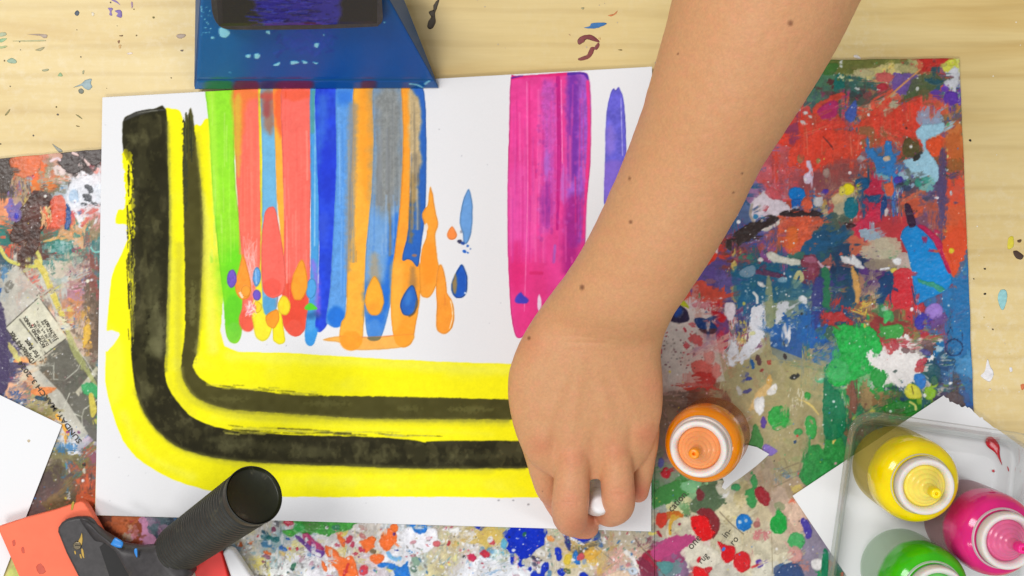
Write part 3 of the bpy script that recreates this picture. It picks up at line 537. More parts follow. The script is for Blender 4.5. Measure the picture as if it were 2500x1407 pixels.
def paint_boards():
    c = Canvas(-120, 120, 2420, 1560, 1.75, (190, 180, 160))
    SD = [
     # left strip
     (8, 420, (72, 60, 54)), (6, 470, (90, 80, 66)), (70, 410, (226, 112, 64)), (95, 425, (228, 110, 60)), (130, 395, (196, 150, 130)), (110, 440, (176, 160, 130)), (180, 405, (74, 64, 62)), (232, 385, (72, 62, 62), 1.2), (250, 420, (226, 150, 140)),
     (205, 445, (230, 228, 232)), (148, 425, (226, 206, 200)), (35, 450, (182, 150, 112)), (62, 452, (160, 164, 160)), (92, 458, (226, 118, 46)), (12, 512, (236, 150, 104)), (25, 545, (230, 120, 70)), (35, 512, (122, 104, 168)), (90, 500, (84, 48, 42), 1.5), (75, 540, (74, 54, 48), 1.4),
     (130, 460, (130, 125, 100)), (142, 500, (228, 96, 62)), (145, 540, (226, 92, 66)), (185, 535, (222, 110, 100)), (170, 470, (190, 205, 220)), (235, 470, (226, 228, 234), 1.3), (232, 520, (205, 130, 125)), (236, 560, (150, 132, 98)), (195, 525, (232, 226, 228)), (190, 570, (226, 160, 104)),
     (120, 590, (42, 124, 110), 1.4), (20, 585, (42, 118, 108)), (160, 610, (44, 120, 112), 1.2), (28, 610, (214, 90, 60)), (60, 590, (110, 80, 50)), (60, 625, (98, 52, 44)), (90, 640, (130, 150, 150)), (0, 640, (60, 110, 130)), (135, 645, (208, 196, 176)), (180, 640, (200, 180, 160)), (80, 665, (200, 190, 150)),
     (245, 600, (60, 120, 120)), (215, 640, (150, 80, 72)), (245, 650, (70, 120, 118)), (90, 685, (200, 200, 188)), (140, 700, (180, 186, 180)), (55, 690, (214, 110, 92)), (25, 690, (192, 186, 172), 1.5), (45, 730, (196, 190, 176), 1.8), (5, 720, (40, 100, 170)), (100, 725, (140, 126, 116)), (170, 750, (204, 130, 80)), (150, 720, (190, 150, 130)),
     (215, 700, (132, 76, 64)), (190, 715, (180, 130, 140)), (240, 760, (108, 90, 74), 1.3), (215, 790, (170, 140, 118)), (190, 800, (196, 174, 150)), (160, 775, (226, 160, 90)), (240, 840, (104, 84, 68), 1.5), (212, 830, (210, 160, 70)), (205, 850, (196, 170, 150)), (240, 900, (86, 76, 60), 1.3),
     (6, 840, (76, 66, 98), 1.6), (6, 900, (76, 66, 98), 1.6), (40, 880, (206, 200, 180)), (50, 920, (214, 196, 168)), (30, 940, (232, 176, 140)), (60, 955, (228, 150, 104)), (90, 945, (196, 180, 150)), (5, 945, (50, 90, 150)), (110, 950, (226, 140, 70)), (235, 950, (90, 130, 90)), (90, 985, (150, 140, 84)), (70, 975, (170, 160, 110)), (130, 985, (200, 190, 180)),
     (130, 1010, (170, 150, 90)), (160, 1040, (216, 214, 214)), (170, 1085, (222, 222, 226), 1.3), (210, 1100, (180, 180, 190)), (230, 1120, (140, 84, 100)), (225, 1060, (150, 110, 140)), (240, 1010, (150, 150, 110)), (145, 1110, (120, 112, 76)), (150, 1150, (112, 104, 62), 1.3), (190, 1140, (128, 118, 66), 1.2), (222, 1170, (176, 84, 60)), (215, 1220, (200, 92, 50)),
     (120, 1170, (84, 68, 64)), (105, 1200, (94, 70, 66)), (130, 1225, (120, 96, 62)), (170, 1210, (100, 88, 62)), (90, 1235, (110, 84, 80)), (20, 1390, (200, 190, 120)), (40, 1400, (190, 200, 110)), (260, 1290, (110, 60, 44)), (300, 1285, (190, 100, 56)), (330, 1310, (150, 70, 40)), (360, 1300, (204, 140, 176)), (385, 1285, (90, 110, 120)), (400, 1300, (60, 70, 86)),
     # bottom strip
     (600, 1360, (206, 202, 188), 1.4), (640, 1300, (200, 196, 190)), (660, 1320, (150, 180, 184)), (640, 1400, (210, 206, 194), 1.4), (680, 1380, (226, 228, 224), 1.6), (720, 1390, (228, 230, 230), 1.6), (730, 1350, (226, 226, 230), 1.4), (770, 1380, (228, 226, 232), 1.5), (690, 1345, (222, 224, 226)), (800, 1320, (222, 218, 214)),
     (860, 1290, (208, 204, 200)), (880, 1300, (204, 190, 180)), (850, 1340, (222, 210, 214)), (900, 1290, (216, 208, 200)), (890, 1390, (218, 200, 206)), (930, 1395, (222, 222, 228)), (960, 1290, (190, 200, 206)), (980, 1330, (228, 228, 234), 1.3), (990, 1365, (222, 224, 230)), (1030, 1380, (178, 186, 176)), (1060, 1290, (170, 166, 160)), (1055, 1330, (190, 178, 160)),
     (1080, 1350, (196, 182, 146), 1.4), (1090, 1300, (196, 186, 168)), (1110, 1320, (204, 190, 150)), (1070, 1400, (206, 196, 150)), (1110, 1380, (200, 196, 190)), (1150, 1330, (206, 200, 196)), (1200, 1310, (204, 178, 92), 1.3), (1180, 1340, (208, 192, 150)), (1230, 1300, (176, 184, 150)), (1150, 1395, (220, 222, 228), 1.5), (1200, 1385, (222, 226, 234), 1.5), (1250, 1395, (222, 226, 232), 1.4),
     (1210, 1360, (196, 214, 214)), (1300, 1350, (190, 184, 170)), (1330, 1360, (180, 172, 156)), (1360, 1315, (206, 184, 160)), (1380, 1330, (200, 180, 150)), (1400, 1370, (200, 180, 110)), (1420, 1400, (196, 186, 160)), (1360, 1390, (194, 186, 170)), (1450, 1355, (206, 170, 84)), (1480, 1340, (186, 172, 140), 1.4), (1500, 1300, (180, 170, 148), 1.5), (1490, 1390, (206, 160, 150), 1.2),
     (1550, 1320, (178, 168, 146), 1.4), (1540, 1370, (190, 178, 160)), (1570, 1390, (150, 60, 80)), (1590, 1355, (120, 46, 66)), (1530, 1405, (200, 190, 180)),
     # right board
     (2030, 160, (88, 108, 50)), (2080, 155, (112, 116, 56)), (2130, 150, (128, 120, 62)), (2100, 185, (192, 184, 136)), (2130, 178, (196, 184, 120)), (2020, 190, (74, 120, 90)), (2025, 215, (90, 60, 60)), (2050, 212, (30, 108, 100)), (2085, 215, (60, 112, 104)), (2150, 200, (206, 110, 104)), (2158, 218, (190, 66, 74)), (2175, 165, (222, 200, 110)),
     (2200, 205, (112, 84, 162), 1.2), (2195, 165, (190, 180, 126)), (2225, 170, (170, 168, 110)), (2250, 200, (88, 98, 62), 1.2), (2230, 225, (92, 100, 74)), (2275, 150, (192, 52, 42), 1.2), (2320, 155, (200, 200, 76)), (2330, 185, (196, 198, 202)), (2300, 178, (140, 90, 110)), (2280, 198, (44, 86, 96)), (2322, 240, (100, 60, 166)), (2280, 230, (196, 90, 70)),
     (2060, 245, (76, 88, 78), 1.2), (2100, 250, (80, 86, 74)), (2000, 250, (70, 96, 96)), (2130, 235, (120, 90, 84)), (2180, 250, (112, 120, 110)), (2160, 262, (180, 170, 140)), (2010, 285, (176, 52, 104), 1.3), (2035, 270, (186, 48, 108)), (1980, 290, (200, 74, 70)), (2080, 280, (74, 100, 182)), (2060, 300, (200, 80, 70)), (2110, 275, (206, 150, 120)), (2140, 255, (226, 90, 66)),
     (2000, 330, (222, 62, 46), 1.6), (1960, 330, (150, 60, 90)), (1960, 370, (236, 66, 44), 1.5), (2040, 340, (226, 72, 50), 1.5), (2090, 330, (206, 92, 66), 1.3), (2120, 330, (152, 98, 62), 1.2), (2160, 310, (216, 80, 56), 1.4), (2200, 290, (232, 64, 46), 1.7), (2230, 320, (224, 70, 54), 1.2), (2260, 250, (214, 80, 64)), (2290, 270, (206, 96, 66)), (2280, 300, (150, 180, 206)),
     (2320, 275, (200, 120, 60)), (2340, 290, (110, 110, 80)), (2310, 320, (110, 80, 120)), (2330, 340, (206, 104, 44), 1.2), (2300, 350, (220, 86, 48)), (2335, 385, (150, 92, 40), 1.3), (2310, 400, (140, 76, 74)), (2330, 430, (218, 78, 54), 1.3), (2305, 450, (84, 66, 104)), (2300, 520, (130, 80, 90)), (2340, 470, (150, 120, 130)), (2325, 500, (216, 90, 52), 1.3), (2330, 560, (206, 86, 40), 1.3), (2340, 610, (214, 84, 40)), (2330, 650, (218, 72, 44)),
     (2120, 380, (64, 120, 180)), (2170, 400, (48, 120, 192), 1.3), (2230, 350, (84, 84, 46)), (2235, 385, (60, 56, 44)), (2205, 360, (190, 74, 60)), (2215, 420, (150, 180, 196)), (2080, 370, (224, 84, 60), 1.2), (2040, 400, (200, 78, 62)), (1980, 410, (214, 74, 60), 1.3), (1920, 390, (214, 100, 100)), (1890, 420, (206, 96, 104), 1.2), (1940, 440, (180, 84, 90), 1.2), (1990, 440, (150, 78, 82), 1.3),
     (2030, 440, (146, 82, 76)), (2070, 420, (150, 70, 60)), (2100, 400, (140, 90, 70)), (2110, 425, (180, 80, 60)), (2180, 440, (150, 196, 204)), (2100, 445, (22, 86, 130)), (2135, 455, (196, 44, 74)), (2170, 455, (216, 96, 60)), (2195, 460, (60, 80, 110)), (2190, 440, (70, 60, 160)), (2050, 470, (196, 172, 130)), (2060, 500, (180, 170, 140)), (2000, 500, (196, 88, 80)), (1960, 500, (200, 84, 70)),
     (2110, 485, (24, 80, 120)), (2130, 515, (204, 44, 72), 1.2), (2100, 540, (196, 50, 66), 1.2), (2160, 500, (60, 60, 100)), (2180, 510, (150, 84, 56)), (2170, 540, (186, 50, 58), 1.3), (2220, 480, (206, 92, 64)), (2250, 470, (176, 100, 76)), (2240, 500, (206, 90, 60)), (2270, 500, (150, 90, 90)), (2290, 480, (100, 90, 130)), (2270, 540, (110, 74, 110)), (2040, 545, (80, 96, 82)), (2060, 565, (110, 110, 90)), (2000, 560, (30, 84, 122), 1.2), (2030, 590, (24, 76, 110), 1.2),
     (1760, 450, (90, 100, 160)), (1800, 445, (120, 110, 170)), (1790, 480, (44, 90, 130)), (1760, 520, (50, 90, 130), 1.2), (1830, 460, (150, 110, 150)), (1900, 470, (214, 84, 96)), (1890, 500, (216, 196, 214)), (1860, 495, (222, 212, 224)), (1820, 530, (80, 100, 140)), (1790, 560, (72, 84, 150)), (1770, 590, (90, 80, 140)), (1830, 580, (60, 84, 160)), (1865, 590, (140, 84, 150), 1.2), (1870, 560, (120, 100, 150)),
     (1920, 540, (226, 100, 70), 1.2), (1960, 550, (230, 96, 66), 1.3), (1930, 585, (226, 110, 50), 1.2), (1960, 590, (216, 90, 66)), (1900, 610, (140, 74, 124)), (1970, 525, (120, 60, 90)), (2000, 480, (140, 90, 96)), (1840, 620, (150, 70, 90)), (1800, 615, (150, 76, 84)), (1740, 610, (206, 60, 44)), (1760, 640, (128, 62, 58)), (1900, 600, (204, 96, 60)), (2010, 620, (34, 84, 110)), (1980, 600, (24, 88, 130), 1.2), (1960, 630, (60, 110, 100)),
     (1830, 640, (60, 120, 100)), (1800, 665, (24, 100, 130), 1.3), (1860, 680, (22, 96, 132), 1.4), (1920, 670, (24, 92, 130), 1.3), (1980, 650, (130, 70, 92), 1.2), (1975, 680, (120, 54, 68)), (2000, 670, (40, 60, 110)), (1720, 670, (92, 70, 142), 1.2), (1760, 690, (100, 84, 150)), (1700, 705, (198, 72, 56)), (1745, 715, (206, 74, 54), 1.2), (1650, 720, (196, 80, 60)), (1780, 720, (90, 84, 140)),
     (1820, 720, (30, 104, 150), 1.3), (1870, 730, (60, 110, 120)), (1875, 760, (142, 156, 116)), (1930, 730, (110, 132, 120), 1.4), (1940, 760, (120, 140, 132)), (1980, 720, (50, 60, 122), 1.2), (2020, 720, (36, 112, 78)), (1960, 790, (30, 96, 160), 1.4), (1900, 800, (34, 90, 156), 1.3), (1990, 820, (30, 90, 160), 1.2), (1920, 850, (36, 84, 146), 1.2), (1960, 870, (50, 90, 150)), (1990, 870, (150, 140, 120)), (1830, 770, (80, 84, 140)), (1810, 800, (60, 64, 120)),
     (1780, 790, (110, 60, 116)), (1765, 820, (120, 44, 96), 1.1), (1765, 850, (186, 40, 60)), (1750, 765, (190, 34, 44)), (1640, 790, (206, 198, 192), 1.4), (1630, 850, (200, 190, 182), 1.4), (1680, 800, (210, 190, 186), 1.3), (1700, 760, (216, 196, 198), 1.2), (1660, 880, (196, 186, 176), 1.4), (1720, 860, (210, 150, 140), 1.2), (1740, 900, (200, 160, 146), 1.1), (1720, 920, (190, 52, 40), 1.2), (1690, 930, (186, 60, 46)), (1640, 930, (190, 160, 150)),
     (1790, 860, (214, 208, 212)), (1830, 850, (224, 224, 230)), (1840, 810, (218, 218, 226)), (1845, 770, (200, 204, 210)), (1700, 970, (116, 70, 54), 1.2), (1650, 975, (130, 110, 100)), (1620, 1010, (150, 130, 110)), (1740, 990, (128, 78, 56), 1.2), (1800, 960, (150, 120, 90)), (1790, 930, (166, 150, 110), 1.1), (1850, 900, (160, 150, 108), 1.3), (1880, 940, (166, 154, 112), 1.2), (1950, 920, (158, 152, 98), 1.4), (1940, 970, (166, 150, 104), 1.4), (1990, 960, (164, 158, 118), 1.2), (1990, 1020, (168, 150, 118), 1.2),  # dark browns beside the hand mix real paint with painted hand shade
     (1850, 1010, (190, 150, 100)), (1900, 1070, (170, 156, 120), 1.2), (1950, 1090, (164, 148, 120), 1.3), (1990, 1080, (168, 140, 110)), (1830, 1060, (190, 166, 140)), (1920, 1130, (160, 146, 112), 1.3), (1880, 1160, (170, 150, 126), 1.3), (1940, 1190, (168, 146, 120), 1.3), (1900, 1220, (184, 160, 140), 1.3), (1850, 1240, (190, 176, 144), 1.3), (1820, 1220, (192, 178, 130)), (1640, 1120, (150, 130, 126)), (1630, 1170, (120, 140, 110)), (1650, 1200, (70, 130, 70), 1.3), (1610, 1210, (60, 126, 66)),
     (1700, 1190, (130, 172, 124)), (1735, 1210, (84, 104, 74), 1.2), (1775, 1195, (200, 192, 164)), (1600, 1250, (150, 160, 150)), (1660, 1230, (192, 192, 146), 1.1), (1610, 1290, (170, 160, 140)), (1660, 1290, (196, 188, 166), 1.2), (1770, 1260, (200, 190, 156), 1.3), (1780, 1300, (204, 196, 166), 1.4), (1840, 1300, (190, 178, 150), 1.4), (1900, 1310, (196, 182, 156), 1.4), (1860, 1350, (204, 196, 170), 1.5), (1920, 1350, (196, 186, 160), 1.3), (1880, 1390, (200, 196, 180), 1.3), (1940, 1240, (196, 168, 146)), (1950, 1275, (206, 170, 150)),
     (1990, 1240, (204, 176, 160)), (1960, 1350, (140, 130, 150)), (1990, 1320, (140, 130, 150)), (1950, 1395, (130, 120, 140)), (1910, 1395, (80, 96, 130)), (1580, 1340, (130, 150, 140)), (1600, 1320, (160, 160, 150)), (1620, 1340, (150, 70, 110)), (1660, 1320, (190, 70, 120), 1.1), (1600, 1370, (140, 60, 90)), (1640, 1360, (150, 60, 106), 1.2), (1690, 1340, (206, 196, 176)), (1700, 1380, (206, 204, 186), 1.2), (1640, 1390, (100, 120, 126)), (1670, 1400, (120, 90, 120)), (1740, 1400, (196, 190, 176)), (1730, 1350, (206, 190, 180)),
     (2015, 640, (160, 90, 80)), (2050, 620, (28, 60, 92), 1.2), (2090, 600, (196, 100, 74)), (2130, 600, (184, 170, 146)), (2170, 615, (180, 166, 140), 1.2), (2120, 630, (90, 60, 110)), (2060, 650, (18, 52, 90), 1.3), (2150, 650, (140, 126, 108)), (2190, 600, (176, 50, 56)), (2195, 640, (180, 160, 150)), (2140, 670, (80, 44, 110), 1.1), (2060, 690, (20, 66, 100), 1.2), (2010, 690, (60, 60, 120)), (2100, 710, (150, 110, 90)), (2130, 700, (120, 100, 110)),
     (2160, 700, (16, 60, 106), 1.2), (2150, 740, (24, 70, 110)), (2130, 740, (170, 150, 120)), (2070, 735, (28, 70, 100)), (2010, 745, (34, 70, 110)), (2040, 770, (60, 60, 90)), (2060, 765, (180, 50, 52)), (2015, 775, (176, 52, 50)), (2110, 770, (132, 94, 68), 1.2), (2140, 790, (140, 50, 50)), (2160, 760, (60, 140, 80)), (2195, 770, (110, 80, 60)), (2215, 770, (196, 60, 54)), (2190, 750, (176, 60, 60)), (2210, 690, (204, 44, 54), 1.3), (2205, 730, (206, 56, 66), 1.2), (2230, 740, (150, 60, 50)),
     (2250, 760, (100, 50, 90)), (2245, 785, (60, 54, 166)), (2300, 790, (110, 80, 130)), (2260, 805, (180, 50, 60)), (2240, 830, (90, 110, 84)), (2270, 830, (96, 74, 76)), (2220, 810, (130, 120, 70)), (2280, 740, (60, 100, 150)), (2320, 730, (36, 110, 166), 1.4), (2350, 680, (56, 124, 180), 1.3), (2360, 740, (30, 106, 160), 1.4), (2340, 790, (24, 108, 162), 1.6), (2310, 850, (20, 104, 160), 1.5), (2350, 860, (24, 104, 166), 1.4), (2300, 900, (36, 70, 110), 1.3), (2270, 910, (30, 90, 90)),
     (2340, 910, (70, 130, 176), 1.3), (2350, 960, (60, 90, 140)), (2320, 950, (80, 110, 140)), (2330, 985, (94, 74, 74)), (2365, 1000, (44, 90, 160)), (2300, 960, (80, 74, 100)), (2040, 815, (60, 96, 84)), (2060, 830, (50, 150, 76), 1.2), (2100, 820, (36, 170, 72), 1.5), (2090, 880, (32, 166, 70), 1.6), (2060, 920, (56, 150, 80), 1.2), (2035, 860, (60, 110, 160)), (2030, 960, (16, 118, 76), 1.3), (2045, 1000, (14, 106, 72), 1.3), (2030, 920, (20, 120, 80)),
     (2100, 930, (60, 150, 70)), (2085, 965, (124, 80, 60)), (2115, 965, (152, 128, 84), 1.2), (2150, 980, (130, 100, 60)), (2140, 940, (40, 150, 60)), (2180, 955, (40, 60, 90)), (2200, 965, (22, 60, 96), 1.2), (2180, 1000, (24, 120, 34), 1.3), (2230, 990, (26, 130, 30)), (2260, 980, (130, 180, 40)), (2250, 940, (34, 90, 96)), (2190, 870, (216, 208, 204), 1.3), (2180, 910, (222, 216, 212), 1.4), (2220, 900, (200, 190, 186)), (2170, 840, (180, 54, 60)), (2150, 870, (224, 222, 222)),
     (2030, 1060, (20, 120, 80)), (2060, 1080, (40, 120, 80)), (2080, 1060, (110, 90, 60)), (2120, 1080, (90, 110, 60)), (2000, 1150, (46, 130, 62), 1.4), (2040, 1120, (50, 136, 66), 1.4), (2150, 1040, (80, 90, 50)), (2200, 1050, (90, 110, 50)), (2300, 1050, (80, 90, 100)), (2050, 1380, (60, 120, 110)), (2030, 1400, (30, 130, 80)), (2080, 1390, (190, 196, 190)), (2200, 1200, (150, 140, 120), 3), (2300, 1350, (150, 140, 130), 3), (400, 900, (170, 160, 140), 6), (1000, 800, (150, 150, 140), 6)]
    c.c[:] = seeds_map(c, SD, 20, 30, 9)
    c.c[:] = np.clip(c.c * (1 + (fbm(c.X / 22, c.Y / 22, 3, 3) - .5)[..., None] * .35), 0, 1)
    # brushed streaks: every patch is smeared with its neighbours' paint
    R = random.Random(5)
    def at(x, y):
        j = min(max(int((y - c.y0) / c.R), 0), c.h - 1); i = min(max(int((x - c.x0) / c.R), 0), c.w - 1)
        return c.c[j, i] * 255
    def vis(x, y): return x < 262 or x > 1585 or y > 1255
    def scum(n, rad, size, ell, op, dry, seed):
        R = random.Random(seed)
        for k in range(n):
            reg = R.random()
            if reg < .2: x, y = R.uniform(-20, 262), R.uniform(370, 1260)
            elif reg < .42: x, y = R.uniform(250, 1600), R.uniform(1262, 1420)
            else: x, y = R.uniform(1590, 2385), R.uniform(140, 1420)
            cc = at(x + R.uniform(-rad, rad), y + R.uniform(-rad, rad)) * R.uniform(.8, 1.12)
            if R.random() < .12: cc = np.array(R.choice([(228, 226, 228), (200, 190, 160), (60, 56, 60), (226, 90, 60), (40, 110, 170), (60, 140, 90), (190, 50, 80), (230, 210, 80)]))
            s_ = R.uniform(*size); a = R.choice([0, 90, R.uniform(0, 180)])
            c.E(x, y, s_ * R.uniform(1, ell), s_, a, np.clip(cc, 0, 255), e=s_ * .7, es=max(3, s_ * .8), f=.9, dry=dry if R.random() < .7 else 0, dsx=3.5, dsy=3.5, op=op * R.uniform(.5, 1), dz=R.uniform(.02, .12), var=.08, vs=6, gloss=R.random() * .6)
    scum(1300, 46, (5, 15), 2.6, .8, .7, 11)
    scum(2400, 26, (2, 7), 2.4, .85, .6, 12)
    def drags(n, seed, ln, wd, op):
        R = random.Random(seed)
        for k in range(n):
            q_ = R.random()
            if q_ < .2: x, y = R.uniform(0, 255), R.uniform(380, 1260)
            elif q_ < .32: x, y = R.uniform(560, 1590), R.uniform(1275, 1400)
            else: x, y = R.uniform(1600, 2380), R.uniform(150, 1050 if R.random() < .8 else 1400)
            c.drag(x, y, R.choice([math.pi / 2, -math.pi / 2, 0, R.uniform(0, 6.28), R.uniform(-.6, -.2)]), R.uniform(*ln), R.uniform(*wd), R.randint(0, 999), op)
    drags(620, 31, (18, 60), (6, 20), .95)
    F = dict(e=3.0, es=7, dz=.22, gloss=.55, var=.06, vs=9, rim=.25)
    def p(pts, col, **k): q = dict(F); q.update(k); c.P(pts, col, **q)
    def e(x, y, a, b, r, col, **k): q = dict(F); q.update(k); c.E(x, y, a, b, r, col, **q)
    def l(pts, w, col, **k):
        q = dict(e=1.4, es=6, dz=.18, gloss=.5, var=.06, vs=8); q.update(k); c.L(pts, w, col, **q)
    # -- flat sheets of newspaper glued on
    # right: beige sheet
    sheet = dict(e=.6, es=20, dz=.1, gloss=.1, var=.07, vs=26, sm=0, rim=0)
    p([(1755, 930), (1775, 905), (1870, 842), (2011, 895), (2012, 1120), (1966, 1090), (1940, 1175), (1800, 1000)], (164, 154, 110), op=.72, **sheet)
    for k in range(60):
        r = random.Random(2000 + k); x, y = r.uniform(1800, 2010), r.uniform(900, 1200)
        e(x, y, r.uniform(6, 26), r.uniform(3, 9), r.uniform(60, 120), r.choice([(150, 138, 92), (176, 160, 120), (166, 132, 100), (140, 134, 96), (182, 168, 134)]), op=.4, dry=.6, dz=.03, e=5, rim=0, gloss=.2)
    p([(1612, 770), (1690, 752), (1728, 735), (1738, 770), (1745, 800), (1752, 845), (1770, 930), (1690, 945), (1612, 960)], (206, 198, 190), op=.6, **sheet)
    for x, y, a, b, r, cc in ((1700, 830, 20, 12, 30, (196, 70, 70)), (1675, 845, 8, 7, 0, (200, 60, 70)), (1715, 900, 30, 20, 20, (206, 80, 70)), (1730, 870, 14, 20, 0, (214, 130, 120)), (1720, 925, 30, 16, 10, (186, 34, 26)), (1690, 940, 50, 5, 0, (196, 90, 80)), (1672, 806, 4, 5, 0, (180, 30, 50)), (1692, 795, 9, 6, 30, (206, 90, 100)), (1608, 832, 5, 10, 0, (150, 20, 40)), (1610, 860, 6, 8, 0, (196, 80, 80)), (1750, 905, 10, 20, 0, (216, 120, 110)), (1710, 746, 20, 8, 0, (206, 120, 130))):
        e(x, y, a, b, r, cc, e=5, es=6, op=.85, dz=.06)
    for k in range(60):
        r = random.Random(2100 + k); e(r.uniform(1612, 1700), r.uniform(790, 900), r.uniform(1, 3.4), r.uniform(1, 2.4), 0, r.choice([(90, 40, 50), (60, 60, 60), (170, 40, 50), (130, 120, 110)]), op=.7, e=1.5, es=3, dz=.04, rim=0)
    # left newspaper
    p([(10, 670), (35, 655), (55, 660), (100, 722), (15, 800), (-10, 790)], (192, 187, 174), op=.85, **sheet)
    p([(14, 800), (97, 724), (162, 825), (80, 888)], (214, 210, 186), op=.93, **sheet)
    p([(95, 890), (158, 828), (184, 852), (250, 930), (250, 1060), (235, 1080), (150, 1010), (97, 925)], (88, 86, 76), op=.86, **sheet)
    p([(60, 895), (82, 890), (150, 960), (215, 1060), (200, 1075), (110, 960)], (196, 192, 178), op=.9, **sheet)
    p([(184, 958), (235, 895), (245, 903), (192, 968)], (190, 184, 160), op=.95, **sheet)
    for pts in ([(104, 880), (103, 893), (131, 893), (131, 926), (158, 929), (190, 902), (200, 880)], [(182, 845), (210, 880), (240, 930)], [(215, 925), (232, 912)], [(180, 1010), (200, 1018), (205, 1000), (240, 975)], [(200, 1018), (202, 1058)], [(150, 1012), (170, 960)]):
        c.L(pts, 1.0, (196, 196, 180), sm=0, e=.5, dz=.02)
    for a, b in (((14, 800), (97, 724)), ((17, 806), (78, 888)), ((48, 780), (110, 862)), ((97, 728), (162, 818)), ((80, 888), (160, 828)), ((88, 880), (99, 872))):
        c.L([a, b], 1.1 if a != (48, 780) else 1.6, (70, 66, 56), sm=0, e=.5, dz=0)
    for k in range(60):
        r = random.Random(2200 + k); e(r.uniform(100, 250), r.uniform(850, 1060), r.uniform(.8, 3), r.uniform(.8, 2.2), 0, (210, 206, 190), op=.6, e=1, es=3, dz=.04, rim=0)
    # yellow drips left
    l([(0, 605), (20, 635), (60, 648), (88, 650), (100, 640), (88, 610)], 4.5, (206, 200, 96)); l([(90, 640), (110, 670), (128, 715), (140, 745), (152, 770), (164, 806)], [7, 8, 8, 6, 7, 4], (214, 196, 90))
    l([(164, 806), (176, 840), (190, 870), (210, 900), (238, 950)], [5, 8, 9, 6, 4], (176, 180, 104), op=.7); l([(20, 840), (40, 868), (46, 880)], [5, 8, 4], (216, 206, 110), op=.8)
    p([(150, 798), (160, 793), (171, 793), (162, 803), (152, 803)], (34, 84, 160))
    p([(-10, 745), (6, 748), (14, 790), (20, 850), (22, 900), (16, 950), (-10, 945)], (74, 62, 96), var=.05)
    p([(24, 585), (45, 520), (75, 480), (105, 470), (125, 478), (130, 500), (118, 540), (100, 570), (92, 610), (60, 640), (42, 636), (46, 600)], (78, 52, 44), var=.2, vs=12, rim=.1)
    p([(60, 520), (90, 496), (110, 506), (100, 530), (80, 550), (56, 556)], (104, 58, 50), op=.6, f=6)
    for k in range(24):
        r = random.Random(2300 + k); l([(r.uniform(96, 122), r.uniform(500, 560)), (r.uniform(100, 128), r.uniform(500, 560))], r.uniform(.8, 2.4), r.choice([(226, 170, 120), (226, 110, 70), (206, 190, 130)]))
    p([(150, 368), (185, 366), (225, 364), (246, 368), (248, 390), (236, 402), (225, 404), (214, 396), (200, 415), (175, 424), (155, 412), (142, 396), (152, 385)], (74, 64, 62), var=.08)
    l([(178, 374), (192, 380), (206, 390), (216, 402)], [3.5, 2.5, 2.5, 4], (226, 196, 190)); l([(124, 394), (140, 386), (146, 392)], 3, (226, 200, 204))
    p([(-10, 386), (28, 386), (30, 420), (18, 470), (-10, 460)], (74, 62, 56))
    p([(28, 384), (95, 380), (100, 395), (90, 420), (60, 434), (32, 420)], (226, 112, 66), op=.8, e=4)
    p([(176, 440), (190, 436), (250, 428), (252, 520), (220, 500), (205, 520), (196, 560), (188, 540), (180, 516), (166, 510), (160, 480)], (228, 228, 234), op=.9, e=6)
    e(181, 479, 13, 17, 0, (120, 165, 206), e=3, f=3); e(181, 480, 22, 30, 0, (228, 232, 240), op=.5, f=8, e=4)
    for x, y, a, b in ((216, 458, 10, 6), (214, 482, 12, 9), (222, 466, 5, 8), (205, 500, 8, 5), (232, 498, 12, 4)): e(x, y, a, b, 30, (84, 86, 92), e=4, es=5)
    p([(162, 500), (172, 514), (172, 545), (164, 564), (158, 555)], (48, 88, 146)); p([(124, 488), (150, 476), (160, 500), (158, 550), (122, 556), (126, 530)], (228, 92, 62), op=.85)
    l([(238, 512), (222, 520), (210, 540), (200, 552)], 3, (214, 110, 100)); l([(106, 590), (130, 584), (160, 572)], [1, 4, 2], (214, 170, 100)); l([(222, 605), (232, 616), (252, 612)], 2.2, (130, 200, 190))
    e(160, 575, 20, 14, 10, (226, 158, 104), op=.8); e(165, 612, 5, 6, 0, (190, 214, 220)); e(230, 560, 12, 22, 0, (152, 132, 98), op=.8); e(186, 706, 11, 9, 0, (206, 130, 150), e=4); e(214, 688, 4, 5, 0, (236, 232, 210)); e(221, 707, 2.5, 3.5, 0, (236, 226, 200))
    p([(205, 800), (216, 790), (222, 812), (214, 838), (204, 848), (202, 826)], (226, 180, 70)); e(38, 525, 16, 18, 0, (116, 98, 170), op=.8); e(40, 528, 5, 8, 0, (66, 66, 190)); e(22, 700, 11, 16, 20, (110, 106, 96), dry=.7, op=.8)
    p([(200, 940), (225, 935), (246, 950), (250, 990), (232, 970), (205, 960)], (60, 170, 100), op=.9, e=4); l([(222, 965), (228, 1000), (226, 1015)], [6, 9, 4], (206, 190, 80)); e(240, 1030, 8, 14, 0, (70, 170, 110)); p([(75, 955), (105, 945), (136, 948), (120, 962), (90, 966)], (230, 140, 80), e=4); e(100, 973, 15, 6, 10, (50, 80, 100)); l([(140, 1015), (155, 1040), (165, 1060)], 5, (236, 170, 60)); e(165, 1055, 5, 4, 0, (160, 60, 120))
    e(206, 1133, 5, 5, 0, (60, 50, 44)); e(206, 1150, 4, 8, 0, (206, 200, 180))
    # -- bottom strip
    p([(695, 1268), (870, 1270), (862, 1284), (850, 1296), (820, 1300), (800, 1310), (770, 1302), (750, 1308), (730, 1300), (712, 1311), (697, 1306), (690, 1295), (716, 1292), (724, 1280), (705, 1276)], (66, 160, 60), e=3, var=.16, vs=10)
    e(760, 1285, 24, 12, 0, (80, 130, 60), op=.6, f=5); e(730, 1288, 14, 12, 0, (50, 176, 80), op=.7); e(820, 1288, 10, 7, 0, (50, 130, 100), op=.8)
